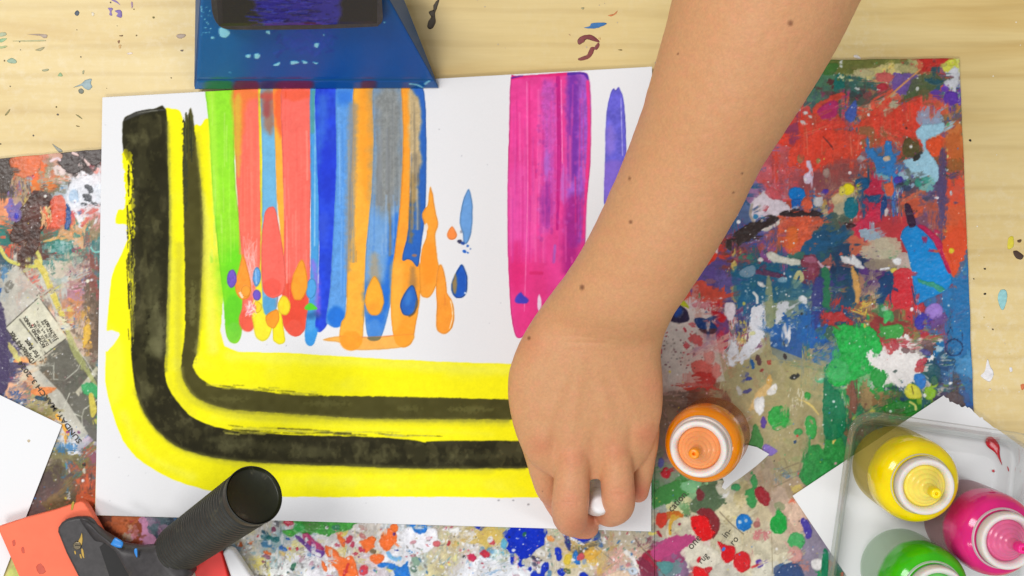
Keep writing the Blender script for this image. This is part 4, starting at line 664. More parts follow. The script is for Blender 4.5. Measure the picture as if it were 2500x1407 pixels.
    e(704, 1277, 13, 8, 0, (196, 40, 70)); e(678, 1280, 10, 7, 30, (84, 84, 90), op=.8); e(668, 1293, 5, 6, 0, (140, 70, 100))
    p([(720, 1306), (735, 1314), (760, 1332), (792, 1345), (790, 1358), (778, 1362), (760, 1350), (742, 1334), (728, 1320)], (108, 60, 150)); p([(738, 1304), (750, 1302), (766, 1318), (790, 1336), (788, 1344), (764, 1336), (744, 1320)], (186, 50, 110)); e(748, 1318, 4, 6, 0, (228, 220, 226)); l([(764, 1348), (780, 1356)], 4, (228, 226, 230))
    for x, y, a, b, cc in ((648, 1310, 12, 10, (60, 120, 130)), (662, 1316, 12, 6, (40, 120, 120)), (676, 1317, 8, 8, (36, 120, 124)), (650, 1328, 14, 10, (70, 130, 170)), (645, 1300, 8, 5, (60, 100, 120)), (702, 1316, 5, 3, (40, 100, 180)), (688, 1338, 8, 6, (40, 100, 180)), (696, 1342, 6, 4, (40, 110, 190)), (652, 1350, 10, 5, (220, 110, 50)), (651, 1360, 10, 5, (150, 90, 120)), (690, 1352, 10, 6, (220, 190, 120)), (725, 1340, 4, 5, (200, 50, 70)), (737, 1341, 5, 5, (186, 176, 160)), (658, 1324, 5, 6, (224, 232, 232)), (716, 1384, 5, 10, (50, 120, 90)), (704, 1398, 4, 3, (60, 90, 90)), (712, 1391, 4, 3, (50, 80, 80)), (760, 1378, 5, 10, (196, 160, 176)), (643, 1372, 4, 3, (150, 90, 100)), (585, 1330, 8, 6, (216, 110, 60)), (580, 1325, 5, 8, (200, 190, 160))):
        e(x, y, a, b, 20, cc, e=3, es=5)
    OR = (244, 112, 42)
    p([(794, 1332), (806, 1336), (822, 1344), (830, 1358), (842, 1362), (858, 1356), (866, 1370), (872, 1390), (874, 1420), (838, 1420), (822, 1392), (808, 1378), (800, 1362), (794, 1346)], OR, e=2); l([(850, 1378), (842, 1398), (838, 1410)], 3, (206, 50, 40), e=2)
    p([(821, 1305), (832, 1308), (844, 1318), (843, 1330), (838, 1336), (830, 1326)], OR); p([(785, 1370), (792, 1374), (798, 1388), (798, 1396), (790, 1390)], OR)
    p([(878, 1322), (892, 1316), (906, 1308), (918, 1314), (914, 1328), (916, 1336), (904, 1342), (896, 1352), (888, 1342), (884, 1332)], OR, e=3); p([(936, 1298), (950, 1290), (966, 1300), (968, 1318), (962, 1330), (946, 1345), (932, 1336), (926, 1320)], OR, e=3); p([(952, 1284), (966, 1276), (972, 1286), (966, 1300), (956, 1296)], (232, 110, 40)); p([(905, 1358), (920, 1352), (936, 1356), (934, 1372), (918, 1378), (906, 1370)], OR, e=3); e(962, 1305, 4, 4, 0, (90, 40, 130)); e(910, 1346, 8, 6, 0, (130, 110, 80), e=3)
    for x, y, a, b, cc in ((852, 1318, 7, 12, (196, 60, 84)), (860, 1330, 5, 8, (190, 60, 90)), (882, 1342, 9, 6, (200, 50, 80)), (888, 1392, 10, 14, (206, 60, 76)), (884, 1308, 10, 6, (206, 130, 126)), (868, 1352, 5, 6, (196, 70, 90)), (886, 1290, 12, 6, (200, 170, 160))): e(x, y, a, b, 30, cc, e=4, es=5)
    p([(985, 1296), (1010, 1286), (1060, 1290), (1068, 1312), (1058, 1338), (1035, 1350), (1005, 1346), (986, 1330)], (234, 234, 240), e=3); p([(996, 1276), (1020, 1276), (1040, 1282), (1041, 1298), (1026, 1304), (1014, 1300), (1006, 1288)], (26, 116, 206)); e(1008, 1325, 8, 5, -20, (206, 150, 160)); e(1046, 1316, 6, 6, 0, (232, 206, 214)); l([(1058, 1312), (1082, 1324)], 2.4, (230, 230, 232)); e(1066, 1328, 9, 7, 0, (204, 100, 106), e=3)
    p([(945, 1374), (960, 1376), (976, 1384), (990, 1376), (996, 1372), (998, 1395), (1004, 1420), (968, 1420), (958, 1392), (924, 1384), (926, 1376)], (22, 116, 206), e=3); l([(948, 1350), (956, 1362), (972, 1366), (976, 1362)], 5, (120, 176, 220), e=2); e(968, 1344, 5, 2.5, 0, (40, 60, 150)); e(1014, 1370, 14, 9, 60, (130, 160, 140), e=4); e(1010, 1390, 8, 8, 0, (90, 120, 104), e=4); e(1008, 1356, 7, 4, 0, (186, 130, 140))
    p([(1150, 1276), (1182, 1278), (1180, 1294), (1172, 1296), (1160, 1287)], (24, 50, 170)); e(1108, 1294, 14, 9, 0, (230, 230, 228), e=3); p([(1150, 1325), (1170, 1300), (1200, 1292), (1228, 1300), (1230, 1325), (1200, 1330), (1186, 1345), (1176, 1328)], (206, 178, 92), e=6, op=.8)
    p([(1245, 1280), (1320, 1282), (1336, 1300), (1330, 1312), (1329, 1330), (1314, 1338), (1302, 1350), (1290, 1362), (1276, 1366), (1275, 1378), (1280, 1380), (1270, 1385), (1264, 1378), (1268, 1365), (1256, 1352), (1256, 1375), (1250, 1379), (1246, 1370), (1244, 1350), (1236, 1340), (1240, 1328), (1232, 1310), (1238, 1302)], (8, 44, 186), e=2, rim=.3, dz=.3, gloss=.9); e(1281, 1305, 4, 6, 0, (30, 100, 80), dz=.05); e(1263, 1315, 5, 1.5, 5, (190, 200, 240), dz=.05)
    e(1230, 1328, 8, 14, 0, (80, 170, 214), op=.85, e=3); e(1218, 1346, 16, 8, 0, (170, 210, 220), op=.6, e=5)
    for pts in ([(1326, 1376), (1338, 1374), (1340, 1388), (1330, 1402), (1332, 1420), (1298, 1420), (1296, 1400), (1306, 1392), (1316, 1402), (1322, 1386)], [(1354, 1340), (1366, 1338), (1371, 1350), (1370, 1366), (1362, 1370), (1356, 1354)], [(1360, 1392), (1376, 1388), (1380, 1400), (1370, 1408), (1360, 1402)], [(1416, 1402), (1428, 1398), (1436, 1410), (1420, 1416)], [(1290, 1384), (1298, 1384), (1296, 1394), (1290, 1392)], [(1394, 1312), (1440, 1308), (1436, 1324), (1420, 1328), (1400, 1318)]): p(pts, (10, 46, 184), rim=.3)
    p([(1398, 1352), (1408, 1344), (1412, 1360), (1416, 1378), (1406, 1378), (1398, 1364)], (30, 110, 190)); p([(1448, 1300), (1462, 1296), (1468, 1320), (1472, 1336), (1456, 1332)], (60, 100, 160), e=3, op=.8); p([(1378, 1318), (1388, 1314), (1394, 1330), (1392, 1346), (1382, 1336)], (40, 50, 120), e=3); l([(1386, 1312), (1402, 1318), (1420, 1328)], 3, (230, 230, 234)); p([(1424, 1346), (1448, 1342), (1462, 1350), (1452, 1364), (1434, 1368)], (218, 166, 60), op=.85, e=4); e(1427, 1371, 6, 7, 0, (150, 165, 180)); e(1418, 1360, 8, 10, 20, (196, 80, 90), e=4)
    for x, y, a, b, cc in ((1152, 1361, 12, 9, (196, 40, 80)), (1184, 1352, 12, 9, (190, 40, 64)), (1095, 1327, 4, 7, (180, 60, 60)), (1200, 1324, 8, 8, (200, 70, 80)), (1196, 1318, 6, 8, (228, 226, 226)), (1112, 1330, 9, 10, (206, 178, 110)), (1143, 1312, 12, 10, (226, 226, 228)), (1150, 1335, 10, 6, (214, 214, 216)), (1160, 1392, 22, 4, (232, 232, 236)), (1078, 1384, 6, 4, (226, 216, 130)), (1098, 1378, 8, 4, (226, 214, 130)), (1110, 1364, 4, 12, (232, 226, 160)), (1344, 1316, 10, 8, (220, 150, 84)), (1386, 1366, 10, 14, (216, 190, 60)), (1320, 1350, 12, 9, (216, 214, 206)), (1310, 1365, 14, 6, (60, 60, 90)), (1384, 1395, 10, 6, (90, 110, 60)), (1178, 1376, 4, 2, (180, 40, 60)), (1476, 1316, 5, 7, (226, 224, 214))): e(x, y, a, b, 20, cc, e=3, es=5)
    p([(1572, 1350), (1588, 1345), (1600, 1368), (1604, 1390), (1584, 1398), (1566, 1384), (1552, 1376), (1548, 1366), (1562, 1368)], (150, 30, 56)); l([(1530, 1350), (1546, 1366), (1558, 1390), (1568, 1410)], [4, 5, 3, 2], (226, 222, 220), e=2); e(1546, 1395, 12, 9, 20, (196, 210, 226), e=4); e(1534, 1352, 13, 7, 30, (220, 216, 210), e=4); p([(1486, 1402), (1520, 1392), (1536, 1400), (1536, 1420), (1480, 1420)], (222, 196, 170))
    c.L([(1440, 1325), (1500, 1372)], .9, (120, 112, 96), e=.5, dz=-.05); c.L([(1545, 1302), (1560, 1330), (1590, 1362), (1625, 1410)], 1.2, (96, 78, 70), e=.5, dz=-.1)
    # -- right board, upper part
    p([(2010, 156), (2040, 148), (2180, 144), (2220, 148), (2180, 158), (2150, 160), (2110, 170), (2080, 182), (2030, 176)], (110, 116, 54), e=4, rim=0, op=.85); p([(2015, 160), (2045, 156), (2040, 178), (2012, 184)], (62, 116, 48), e=4, op=.8)
    for x, y, a, b, cc in ((2054, 152, 4, 5, (226, 230, 226)), (2052, 162, 4, 3, (220, 226, 220)), (2072, 196, 14, 3, (226, 220, 150)), (2055, 188, 5, 4, (226, 226, 180)), (2092, 217, 6, 4, (220, 230, 226)), (2066, 232, 3, 3, (80, 90, 90)), (2176, 158, 8, 9, (230, 206, 110)), (2108, 178, 26, 9, (196, 186, 136)), (2216, 168, 24, 10, (180, 172, 116)), (2243, 190, 8, 9, (206, 200, 170)), (2270, 186, 16, 7, (184, 184, 180)), (2160, 190, 22, 12, (206, 96, 92)), (2154, 213, 14, 10, (192, 50, 66)), (2048, 208, 14, 11, (24, 112, 104)), (2028, 200, 8, 8, (100, 50, 50))):
        e(x, y, a, b, 0, cc, e=4, es=5, op=.9)
    p([(2180, 190), (2205, 180), (2238, 182), (2240, 205), (2225, 225), (2205, 232), (2180, 220)], (112, 82, 162), e=4, op=.85); p([(2225, 205), (2250, 182), (2285, 180), (2300, 200), (2270, 225), (2240, 240), (2200, 250), (2210, 235)], (84, 98, 60), e=4, op=.85)
    p([(2247, 143), (2322, 143), (2316, 152), (2290, 158), (2268, 165), (2258, 176), (2250, 172), (2256, 156)], (192, 48, 40), e=2); p([(2308, 152), (2322, 144), (2332, 148), (2330, 160), (2314, 162)], (206, 208, 70), e=2); p([(2296, 158), (2312, 154), (2310, 162), (2292, 164)], (190, 186, 90)); p([(2316, 175), (2336, 162), (2342, 190), (2336, 212), (2320, 216), (2304, 200), (2326, 190)], (204, 206, 212), e=3, dry=.3); p([(2258, 190), (2280, 188), (2300, 200), (2288, 208), (2262, 200)], (44, 88, 100)); e(2322, 240, 18, 18, 0, (98, 56, 168), e=3)
    c.L([(2247, 170), (2200, 210), (2160, 246), (2136, 268)], [1.4, 2.4, 2, 1], (216, 152, 92), e=.6, dz=.15)
    # reds
    p([(2000, 250), (2050, 228), (2062, 232), (2044, 250), (2046, 280), (2060, 300), (2080, 310), (2110, 290), (2140, 262), (2168, 240), (2175, 250), (2150, 280), (2160, 285), (2195, 260), (2240, 236), (2246, 260), (2240, 300), (2230, 325), (2200, 334), (2160, 320), (2110, 312), (2060, 312), (2000, 320), (1960, 330), (1950, 300), (1985, 262)], (228, 68, 48), e=5, op=.8, var=.1, rim=.1)
    p([(1995, 270), (2030, 246), (2046, 252), (2044, 275), (2030, 292), (2008, 290)], (184, 46, 112), e=4, op=.9); p([(1940, 350), (1980, 320), (2040, 318), (2090, 320), (2108, 350), (2100, 380), (2070, 400), (2030, 400), (1990, 420), (1950, 410), (1925, 400)], (234, 72, 48), e=7, op=.75, var=.1)
    c.P([(2095, 310), (2130, 312), (2134, 350), (2120, 370), (2100, 350)], (152, 100, 64), dry=.6, dsx=3, dsy=14, op=.9, e=4); c.L([(2010, 335), (2024, 350), (2034, 364)], 1.6, (110, 50, 50), e=.8)
    for k in range(60):
        r = random.Random(2600 + k); x, y = r.uniform(1950, 2240), r.uniform(250, 400); c.L([(x, y), (x + r.uniform(-4, 4), y + r.uniform(14, 60))] if r.random() < .6 else [(x, y), (x + r.uniform(20, 60), y - r.uniform(5, 25))], r.uniform(.5, 1.8), r.choice([(240, 90, 66), (200, 60, 50), (236, 130, 100), (190, 90, 60)]), op=.6, dz=.03)
    p([(2074, 262), (2088, 245), (2092, 262), (2090, 285), (2078, 298), (2064, 288), (2064, 276)], (76, 102, 186), e=2)
    for x, y, a, b in ((1966, 276, 7, 4), (1978, 286, 6, 3), (1962, 300, 9, 4), (1950, 268, 4, 3)): e(x, y, a, b, 30, (226, 220, 218), e=3, es=4)
    c.P([(2244, 262), (2278, 262), (2300, 280), (2300, 310), (2262, 312), (2240, 300)], (150, 166, 194), dry=.6, dsx=3, dsy=9, op=.85, e=6, dz=.1)
    p([(2238, 318), (2252, 306), (2280, 304), (2302, 300), (2304, 318), (2288, 330), (2268, 338), (2260, 344), (2262, 360), (2276, 382), (2290, 402), (2294, 430), (2286, 446), (2262, 440), (2244, 432), (2226, 430), (2218, 412), (2208, 402), (2206, 392), (2226, 388), (2240, 380), (2252, 366), (2248, 344), (2238, 336)], (160, 206, 226), e=3, dz=.3)
    e(2262, 450, 22, 18, 0, (110, 190, 184), e=5, op=.8, dry=.3); e(2242, 446, 10, 10, 0, (50, 150, 130), op=.85); p([(2206, 345), (2236, 336), (2244, 370), (2230, 384), (2206, 378)], (86, 84, 46), e=3, op=.9); e(2238, 384, 12, 7, -50, (54, 54, 50), e=3); p([(2262, 344), (2296, 338), (2300, 372), (2280, 384), (2266, 366)], (236, 86, 42), e=3, op=.9)
    p([(2112, 362), (2136, 366), (2146, 382), (2158, 378), (2162, 344), (2178, 348), (2180, 372), (2190, 390), (2180, 410), (2192, 430), (2196, 444), (2182, 448), (2162, 440), (2146, 434), (2136, 418), (2132, 396), (2122, 384)], (50, 126, 194), e=5, dry=.15); e(2165, 387, 9, 7, 0, (216, 190, 160), e=3); e(2150, 432, 20, 9, 10, (124, 180, 190), e=5, op=.85); e(2193, 440, 11, 9, 0, (76, 62, 170), e=3); e(2103, 388, 10, 8, -30, (176, 170, 176), e=4)
    for y0_, y1_, cc in ((300, 350, (206, 120, 60)), (330, 390, (196, 100, 44)), (390, 420, (146, 92, 44)), (440, 500, (220, 76, 46)), (500, 570, (212, 90, 50)), (560, 640, (216, 82, 40))):
        c.P([(2312, y0_), (2342 + (y0_ - 150) * .03, y0_), (2346 + (y0_ - 150) * .03, y1_), (2314, y1_)], cc, dry=.6, dsx=3, dsy=12, e=6, op=.85, dz=.1)
    c.P([(2292, 380), (2308, 376), (2312, 520), (2298, 600), (2288, 520)], (84, 70, 112), dry=.6, dsx=3, dsy=14, e=5, op=.85)
    # mauve middle
    c.P([(1990, 420), (2060, 390), (2110, 400), (2060, 450), (2000, 470), (1950, 450)], (140, 74, 78), op=.6, e=8, f=5); e(2018, 422, 9, 11, 0, (170, 140, 130), e=4); p([(2004, 400 - 8), (1998, 386), (1992, 392), (1996, 400)], (180, 150, 90), e=1)
    p([(1968, 393), (1978, 393), (1981, 404), (1986, 420), (1984, 438), (1974, 448), (1964, 445), (1961, 432), (1968, 424), (1974, 416), (1970, 406)], (226, 208, 230), dz=.4, gloss=.9); e(1955, 388, 8, 11, 10, (170, 120, 84)); e(1945, 474, 21, 17, 0, (18, 126, 210), dz=.4, gloss=.9); p([(1934, 488), (1958, 488), (1960, 512), (1936, 512)], (24, 100, 186), e=2)
    e(1997, 512 - 22, 12, 16, 0, (206, 204, 206), e=3); e(2014, 469, 10, 6, -20, (84, 56, 170)); p([(1955, 505), (1962, 485), (1978, 490), (1986, 505), (1975, 512)], (226, 96, 66), e=3)
    p([(1838, 490), (1850, 478), (1868, 468), (1880, 474), (1890, 485), (1908, 490), (1922, 500), (1930, 514), (1910, 518), (1896, 530), (1880, 525), (1866, 520), (1850, 535), (1842, 545), (1834, 536), (1832, 512)], (226, 214, 224), e=4); e(1888, 474, 22, 12, 20, (212, 90, 100), e=4, op=.85); e(1868, 508, 7, 9, 40, (216, 110, 120), e=4); l([(1836, 500), (1832, 525), (1840, 540)], 3, (170, 160, 150)); e(1845, 530, 6, 6, 0, (60, 140, 190))
    p([(1858, 560), (1880, 545), (1900, 538), (1912, 534), (1908, 546), (1890, 556), (1870, 566)], (222, 214, 204), e=3)
    p([(1757, 590), (1768, 586), (1784, 582), (1792, 570), (1812, 556), (1830, 545), (1850, 540), (1862, 530), (1880, 524), (1890, 528), (1902, 532), (1896, 542), (1880, 552), (1860, 560), (1846, 574), (1826, 590), (1806, 600), (1800, 612), (1782, 612), (1768, 602)], (58, 46, 44), e=2.5, es=6, dz=.5); p([(1902, 522), (1922, 514), (1942, 520), (1956, 514), (1974, 520), (1986, 513), (2006, 522), (1998, 530), (1970, 528), (1940, 530), (1912, 528)], (56, 40, 42), e=2, es=5, dz=.5)
    p([(1905, 540), (1930, 532), (2000, 530), (2008, 548), (1985, 570), (1960, 600), (1940, 620), (1920, 615), (1910, 590), (1898, 570)], (230, 98, 62), e=4, op=.8, var=.12)
    p([(1920, 560), (1945, 556), (1948, 590), (1930, 610), (1916, 600)], (232, 116, 44), op=.7, e=4)
    for x, y, r_ in ((1918, 564, 2.5), (1912, 590, 2), (1938, 594, 2.4), (1853, 586, 2), (1800, 526, 2), (1803, 542, 5), (1907, 590, 2)): e(x, y, r_, r_, 0, (236, 234, 236), e=.6, rim=0)
    p([(1712, 640), (1724, 615), (1742, 605), (1752, 612), (1748, 630), (1730, 648), (1715, 650)], (214, 58, 36)); p([(1736, 600), (1748, 588), (1752, 600), (1752, 618), (1742, 610)], (226, 206, 206)); p([(1786, 642), (1792, 636), (1800, 648), (1792, 664), (1785, 656)], (206, 180, 96)); e(1784, 636, 9, 5, 0, (120, 60, 50))
    p([(1870, 622), (1884, 614), (1898, 622), (1920, 628), (1950, 634), (1956, 642), (1950, 648), (1932, 648), (1908, 642), (1886, 640)], (218, 218, 204), e=2.5, dz=.35); e(1856, 634, 7, 6, 0, (226, 222, 216)); p([(1808, 660), (1822, 652), (1838, 648), (1845, 656), (1842, 670), (1828, 678), (1812, 676), (1805, 668)], (232, 214, 218), e=1.5, dz=.4); p([(1846, 660), (1860, 656), (1880, 662), (1904, 668), (1919, 674), (1916, 680), (1890, 678), (1862, 672), (1847, 668)], (192, 16, 40), dz=.4, gloss=.9, e=1.2); p([(1900, 680), (1912, 676), (1922, 680), (1920, 688), (1908, 690), (1900, 686)], (234, 234, 236), dz=.4, e=1)
    p([(1958, 630), (1980, 624), (1994, 632), (2000, 650), (1998, 672), (1985, 684), (1966, 682), (1958, 664)], (128, 54, 74), e=4); e(1978, 634, 16, 10, 0, (160, 92, 116), e=3); l([(1998, 640), (2010, 652), (2024, 652)], 3, (196, 160, 176)); l([(1938, 690), (1950, 665), (1958, 680), (1942, 700)], 5, (186, 184, 130))
    # navy / teal block
    c.P([(1792, 650), (1880, 650), (1960, 690), (1990, 700), (1970, 730), (1870, 735), (1800, 740)], (20, 96, 134), op=.55, e=6, dry=.3); p([(1868, 740), (1874, 675), (1884, 700), (1890, 790), (1872, 795)], (150, 158, 118), e=3, op=.85)
    for k in range(26):
        r = random.Random(2700 + k); x, y = r.uniform(1790, 1990), r.uniform(655, 760); e(x, y, r.uniform(1, 3.2), r.uniform(1, 3), 0, (226, 228, 230), e=1, rim=0)
    p([(1850, 658 + 30), (1862, 690), (1868, 700), (1858, 702), (1850, 696)], (226, 226, 226)); p([(1951, 725), (1960, 722), (1970, 730), (1970, 742), (1960, 742), (1952, 736)], (222, 224, 228)); c.L([(1840, 715), (1848, 725), (1848, 740)], 3, (220, 222, 220))
    p([(1770, 745), (1782, 738), (1794, 742), (1796, 760), (1790, 778), (1780, 784), (1771, 772)], (226, 214, 222), dz=.35); p([(1720, 755), (1730, 752), (1740, 760), (1752, 762), (1772, 772), (1772, 782), (1760, 788), (1748, 776), (1738, 764)], (190, 20, 38), e=2)
    c.P([(1835, 755), (1850, 745), (1866, 752), (1860, 775), (1862, 800), (1866, 820), (1850, 845), (1830, 870), (1810, 890), (1806, 862), (1820, 840), (1834, 820), (1830, 790)], (224, 226, 234), dry=.25, e=5, es=6, dsx=8, dsy=3, dz=.35, gloss=.4); p([(1785, 832), (1800, 838), (1806, 860), (1800, 885), (1788, 898), (1776, 880), (1778, 850)], (220, 220, 226), e=5, dry=.2); e(1838, 814, 8, 6, 0, (226, 226, 170))
    c.P([(1900, 740), (1924, 738), (1922, 760), (1905, 785), (1892, 788)], (206, 210, 216), dry=.35, e=4, dz=.3); p([(1910, 800), (1918, 790), (1922, 815), (1914, 832), (1907, 820)], (214, 216, 224), e=2); p([(1926, 800), (1930, 798), (1930, 825), (1922, 846), (1917, 840)], (228, 230, 236), e=1.5)
    # dark wet petals
    p([(1650, 738), (1658, 729), (1670, 735), (1680, 746), (1682, 754), (1672, 750)], (196, 204, 40), dz=.4, gloss=.9, e=1); p([(1640, 745), (1652, 742), (1672, 752), (1680, 765), (1682, 782), (1664, 789), (1640, 786), (1630, 776), (1634, 760)], (44, 34, 66), dz=.4, gloss=.9, e=1.2); e(1655, 762, 10, 14, 30, (30, 70, 150), f=4, dz=.1)
    p([(1695, 782), (1704, 776), (1722, 778), (1738, 786), (1750, 800), (1748, 810), (1734, 816), (1716, 812), (1702, 798)], (24, 58, 118), dz=.4, gloss=.9, e=1); p([(1704, 802), (1720, 804), (1748, 803), (1744, 814), (1730, 816), (1714, 812)], (84, 40, 52), f=2, e=1, dz=.05)
    # sheet details
    e(1900, 1020, 27, 30, 0, (50, 158, 66), e=5, var=.12, dz=.3); p([(1968, 1020), (1980, 1015), (1992, 1030), (1994, 1056), (1984, 1072), (1972, 1066), (1966, 1045)], (56, 160, 72), dz=.3); e(1949, 1055, 11, 9, 0, (70, 160, 84), e=2); e(1972, 967, 8, 10, 0, (50, 150, 60), e=2); p([(1838, 1040), (1848, 1038), (1860, 1065), (1862, 1090), (1850, 1110), (1832, 1106), (1826, 1088), (1834, 1065)], (74, 140, 70), dz=.25); p([(1860, 1020), (1866, 1016), (1871, 1032), (1866, 1046), (1858, 1040)], (92, 66, 150)); p([(1868, 1085), (1896, 1098), (1890, 1110), (1874, 1114), (1862, 1102)], (140, 116, 196), e=3)
    p([(1968, 1110), (1980, 1090), (1998, 1085), (2010, 1100), (2014, 1080), (2040, 1060), (2060, 1080), (2060, 1150), (2020, 1170), (1966, 1186), (1958, 1150)], (44, 140, 66), e=4, var=.12, op=.95); l([(2014, 1015), (2030, 1030), (2040, 1055), (2034, 1082)], [3, 6, 6, 2], (222, 190, 100)); l([(1960, 978), (1980, 990), (1998, 1012)], [1.5, 2.5, 1.5], (214, 190, 110)); p([(1872, 925), (1880, 915), (1886, 930), (1882, 944), (1872, 940)], (226, 178, 96)); p([(1828, 998), (1850, 955), (1872, 938), (1884, 950), (1868, 968), (1852, 984), (1842, 1000)], (222, 184, 120), e=4, op=.9)
    p([(1884, 942), (1894, 936), (1898, 948), (1890, 962), (1876, 966), (1872, 958)], (232, 228, 222), dz=.35); p([(1842, 978), (1860, 968), (1866, 980), (1864, 1004), (1854, 1014), (1844, 1002)], (234, 232, 230), dz=.35)
    for x, y, a, b, cc in ((1818, 915, 10, 7, (50, 60, 150)), (1828, 925, 8, 5, (60, 70, 150)), (1836, 890, 7, 13, (30, 90, 150)), (1852, 880, 7, 14, (90, 60, 60)), (1824, 955, 12, 5, (80, 76, 130)), (1878, 885, 5, 6, (180, 80, 60)), (1860, 905, 6, 5, (150, 60, 50)), (1805, 955, 7, 11, (196, 190, 180)), (1940, 920, 13, 6, (50, 50, 44)), (1916, 870, 4, 7, (60, 50, 50)), (1942, 1078, 4, 4, (20, 60, 110)), (1760, 1020, 8, 9, (150, 80, 90)), (1770, 1045, 22, 12, (170, 90, 100)), (1800, 1040, 14, 12, (200, 180, 160))): e(x, y, a, b, -20, cc, e=3.5, es=5)
    e(2002, 922, 13, 14, 0, (90, 180, 130), e=2); e(2002, 922, 8, 8, 0, (170, 214, 190), e=3, dz=.2)
    for k in range(30):
        r = random.Random(2800 + k); x, y = 1950 + r.gauss(0, 16), 990 - r.random() * 46; c.L([(x, y), (x + r.uniform(-3, 5), y + r.uniform(3, 14))], r.uniform(.5, 1.3), (206, 200, 170), dz=.3, gloss=1)
    p([(2014, 900), (2034, 905), (2030, 940), (2050, 960), (2064, 1000), (2060, 1060), (2012, 1062)], (14, 116, 76), e=3, op=.9)
    p([(1617, 1148), (1626, 1140), (1636, 1150), (1634, 1164), (1626, 1169), (1612, 1160)], (186, 24, 40), dz=.35); e(1613, 1130, 7, 12, 0, (100, 100, 170), e=4)
    c.P([(1595, 1205), (1630, 1180), (1680, 1172), (1710, 1180), (1690, 1200), (1660, 1215), (1620, 1235), (1592, 1240)], (62, 134, 62), e=6, dry=.2, dz=.3, gloss=.5); c.P([(1660, 1180), (1700, 1172), (1712, 1186), (1690, 1205), (1668, 1200)], (120, 180, 128), e=5, dry=.3, dz=.2)
    p([(1706, 1188), (1748, 1184), (1756, 1200), (1764, 1230), (1740, 1250), (1716, 1256), (1690, 1250), (1684, 1230), (1700, 1212)], (78, 100, 70), e=2.5, op=.92, f=2); p([(1700, 1200), (1708, 1194), (1720, 1206), (1716, 1222), (1702, 1222)], (116, 40, 44), e=2.5)
    p([(1748, 1184), (1790, 1180), (1784, 1195), (1770, 1206), (1762, 1218)], (204, 198, 176), e=1); p([(1770, 1206), (1780, 1200), (1776, 1212), (1760, 1218), (1752, 1212)], (230, 228, 224))
    e(1797, 1190, 11, 10, 0, (62, 150, 90)); p([(1832, 1170), (1842, 1160), (1850, 1180), (1842, 1200), (1848, 1222), (1842, 1238), (1832, 1240), (1822, 1222), (1820, 1198), (1836, 1190)], (60, 148, 78), dz=.3); p([(1842, 1196), (1856, 1188), (1872, 1200), (1880, 1216), (1876, 1234), (1862, 1232), (1850, 1220)], (156, 34, 44), e=3, dz=.3)
    p([(1893, 1256), (1900, 1240), (1908, 1250), (1918, 1262), (1922, 1280), (1916, 1298), (1902, 1305), (1886, 1298), (1879, 1280), (1884, 1264)], (28, 158, 62), dz=.4, gloss=.8); e(1904, 1236, 14, 10, 20, (140, 150, 110), e=3, op=.8); e(1944, 1322, 21, 22, 20, (72, 168, 96), dz=.35, gloss=.7); e(1816, 1276, 20, 21, 0, (20, 112, 190), dz=.4, gloss=.8); e(1806, 1274, 4, 5, 0, (180, 206, 226), dz=.05); e(1820, 1272, 4, 4, 0, (170, 200, 226), dz=.05); e(1847, 1281, 9, 8, 0, (164, 104, 96))
    p([(1955, 1270), (1962, 1266), (1974, 1276), (1982, 1296), (1980, 1314), (1970, 1316), (1964, 1300)], (70, 58, 156)); p([(1604, 1256), (1616, 1252), (1632, 1254), (1630, 1268), (1626, 1282), (1612, 1290), (1601, 1276)], (200, 54, 34)); p([(1628, 1252), (1650, 1246), (1666, 1254), (1668, 1264), (1654, 1262), (1640, 1266), (1630, 1268)], (196, 108, 30)); l([(1644, 1262), (1636, 1282), (1636, 1304)], [6, 4, 3], (206, 160, 50)); l([(1640, 1272), (1656, 1262)], 3, (206, 160, 60)); p([(1602, 1298), (1608, 1298), (1616, 1310), (1610, 1310)], (170, 20, 40)); e(1660, 1279, 4, 3.5, 0, (150, 20, 60))
    p([(1700, 1252), (1716, 1240), (1734, 1244), (1748, 1256), (1757, 1272), (1754, 1296), (1740, 1316), (1736, 1290), (1724, 1266)], (124, 34, 40), e=3); p([(1688, 1262), (1704, 1258), (1722, 1260), (1732, 1274), (1738, 1294), (1746, 1300), (1736, 1314), (1720, 1322), (1704, 1314), (1692, 1296), (1686, 1278)], (214, 22, 26), dz=.5, gloss=.9)
    c.P([(1588, 1345), (1620, 1322), (1650, 1308), (1690, 1306), (1700, 1318), (1680, 1330), (1664, 1345), (1630, 1360), (1600, 1366)], (176, 60, 116), e=5, dry=.2, dz=.2); p([(1660, 1348), (1680, 1336), (1700, 1322), (1720, 1330), (1750, 1345), (1760, 1370), (1740, 1390), (1720, 1396), (1700, 1390), (1680, 1376)], (212, 206, 188), op=.85, e=4)
    p([(1752, 1322), (1770, 1330), (1792, 1336), (1796, 1350), (1788, 1368), (1772, 1374), (1762, 1362), (1760, 1345)], (206, 20, 30), dz=.45, gloss=.8); p([(1794, 1352), (1812, 1348), (1826, 1352), (1832, 1374), (1826, 1392), (1808, 1398), (1796, 1388), (1790, 1368)], (206, 34, 40), dz=.45, gloss=.8); p([(1694, 1384), (1708, 1386), (1726, 1394), (1728, 1420), (1696, 1420)], (212, 20, 26), dz=.4); p([(1720, 1388), (1738, 1384), (1736, 1394), (1726, 1400)], (196, 40, 50)); p([(1702, 1366), (1710, 1358), (1708, 1372), (1703, 1374)], (200, 20, 40))
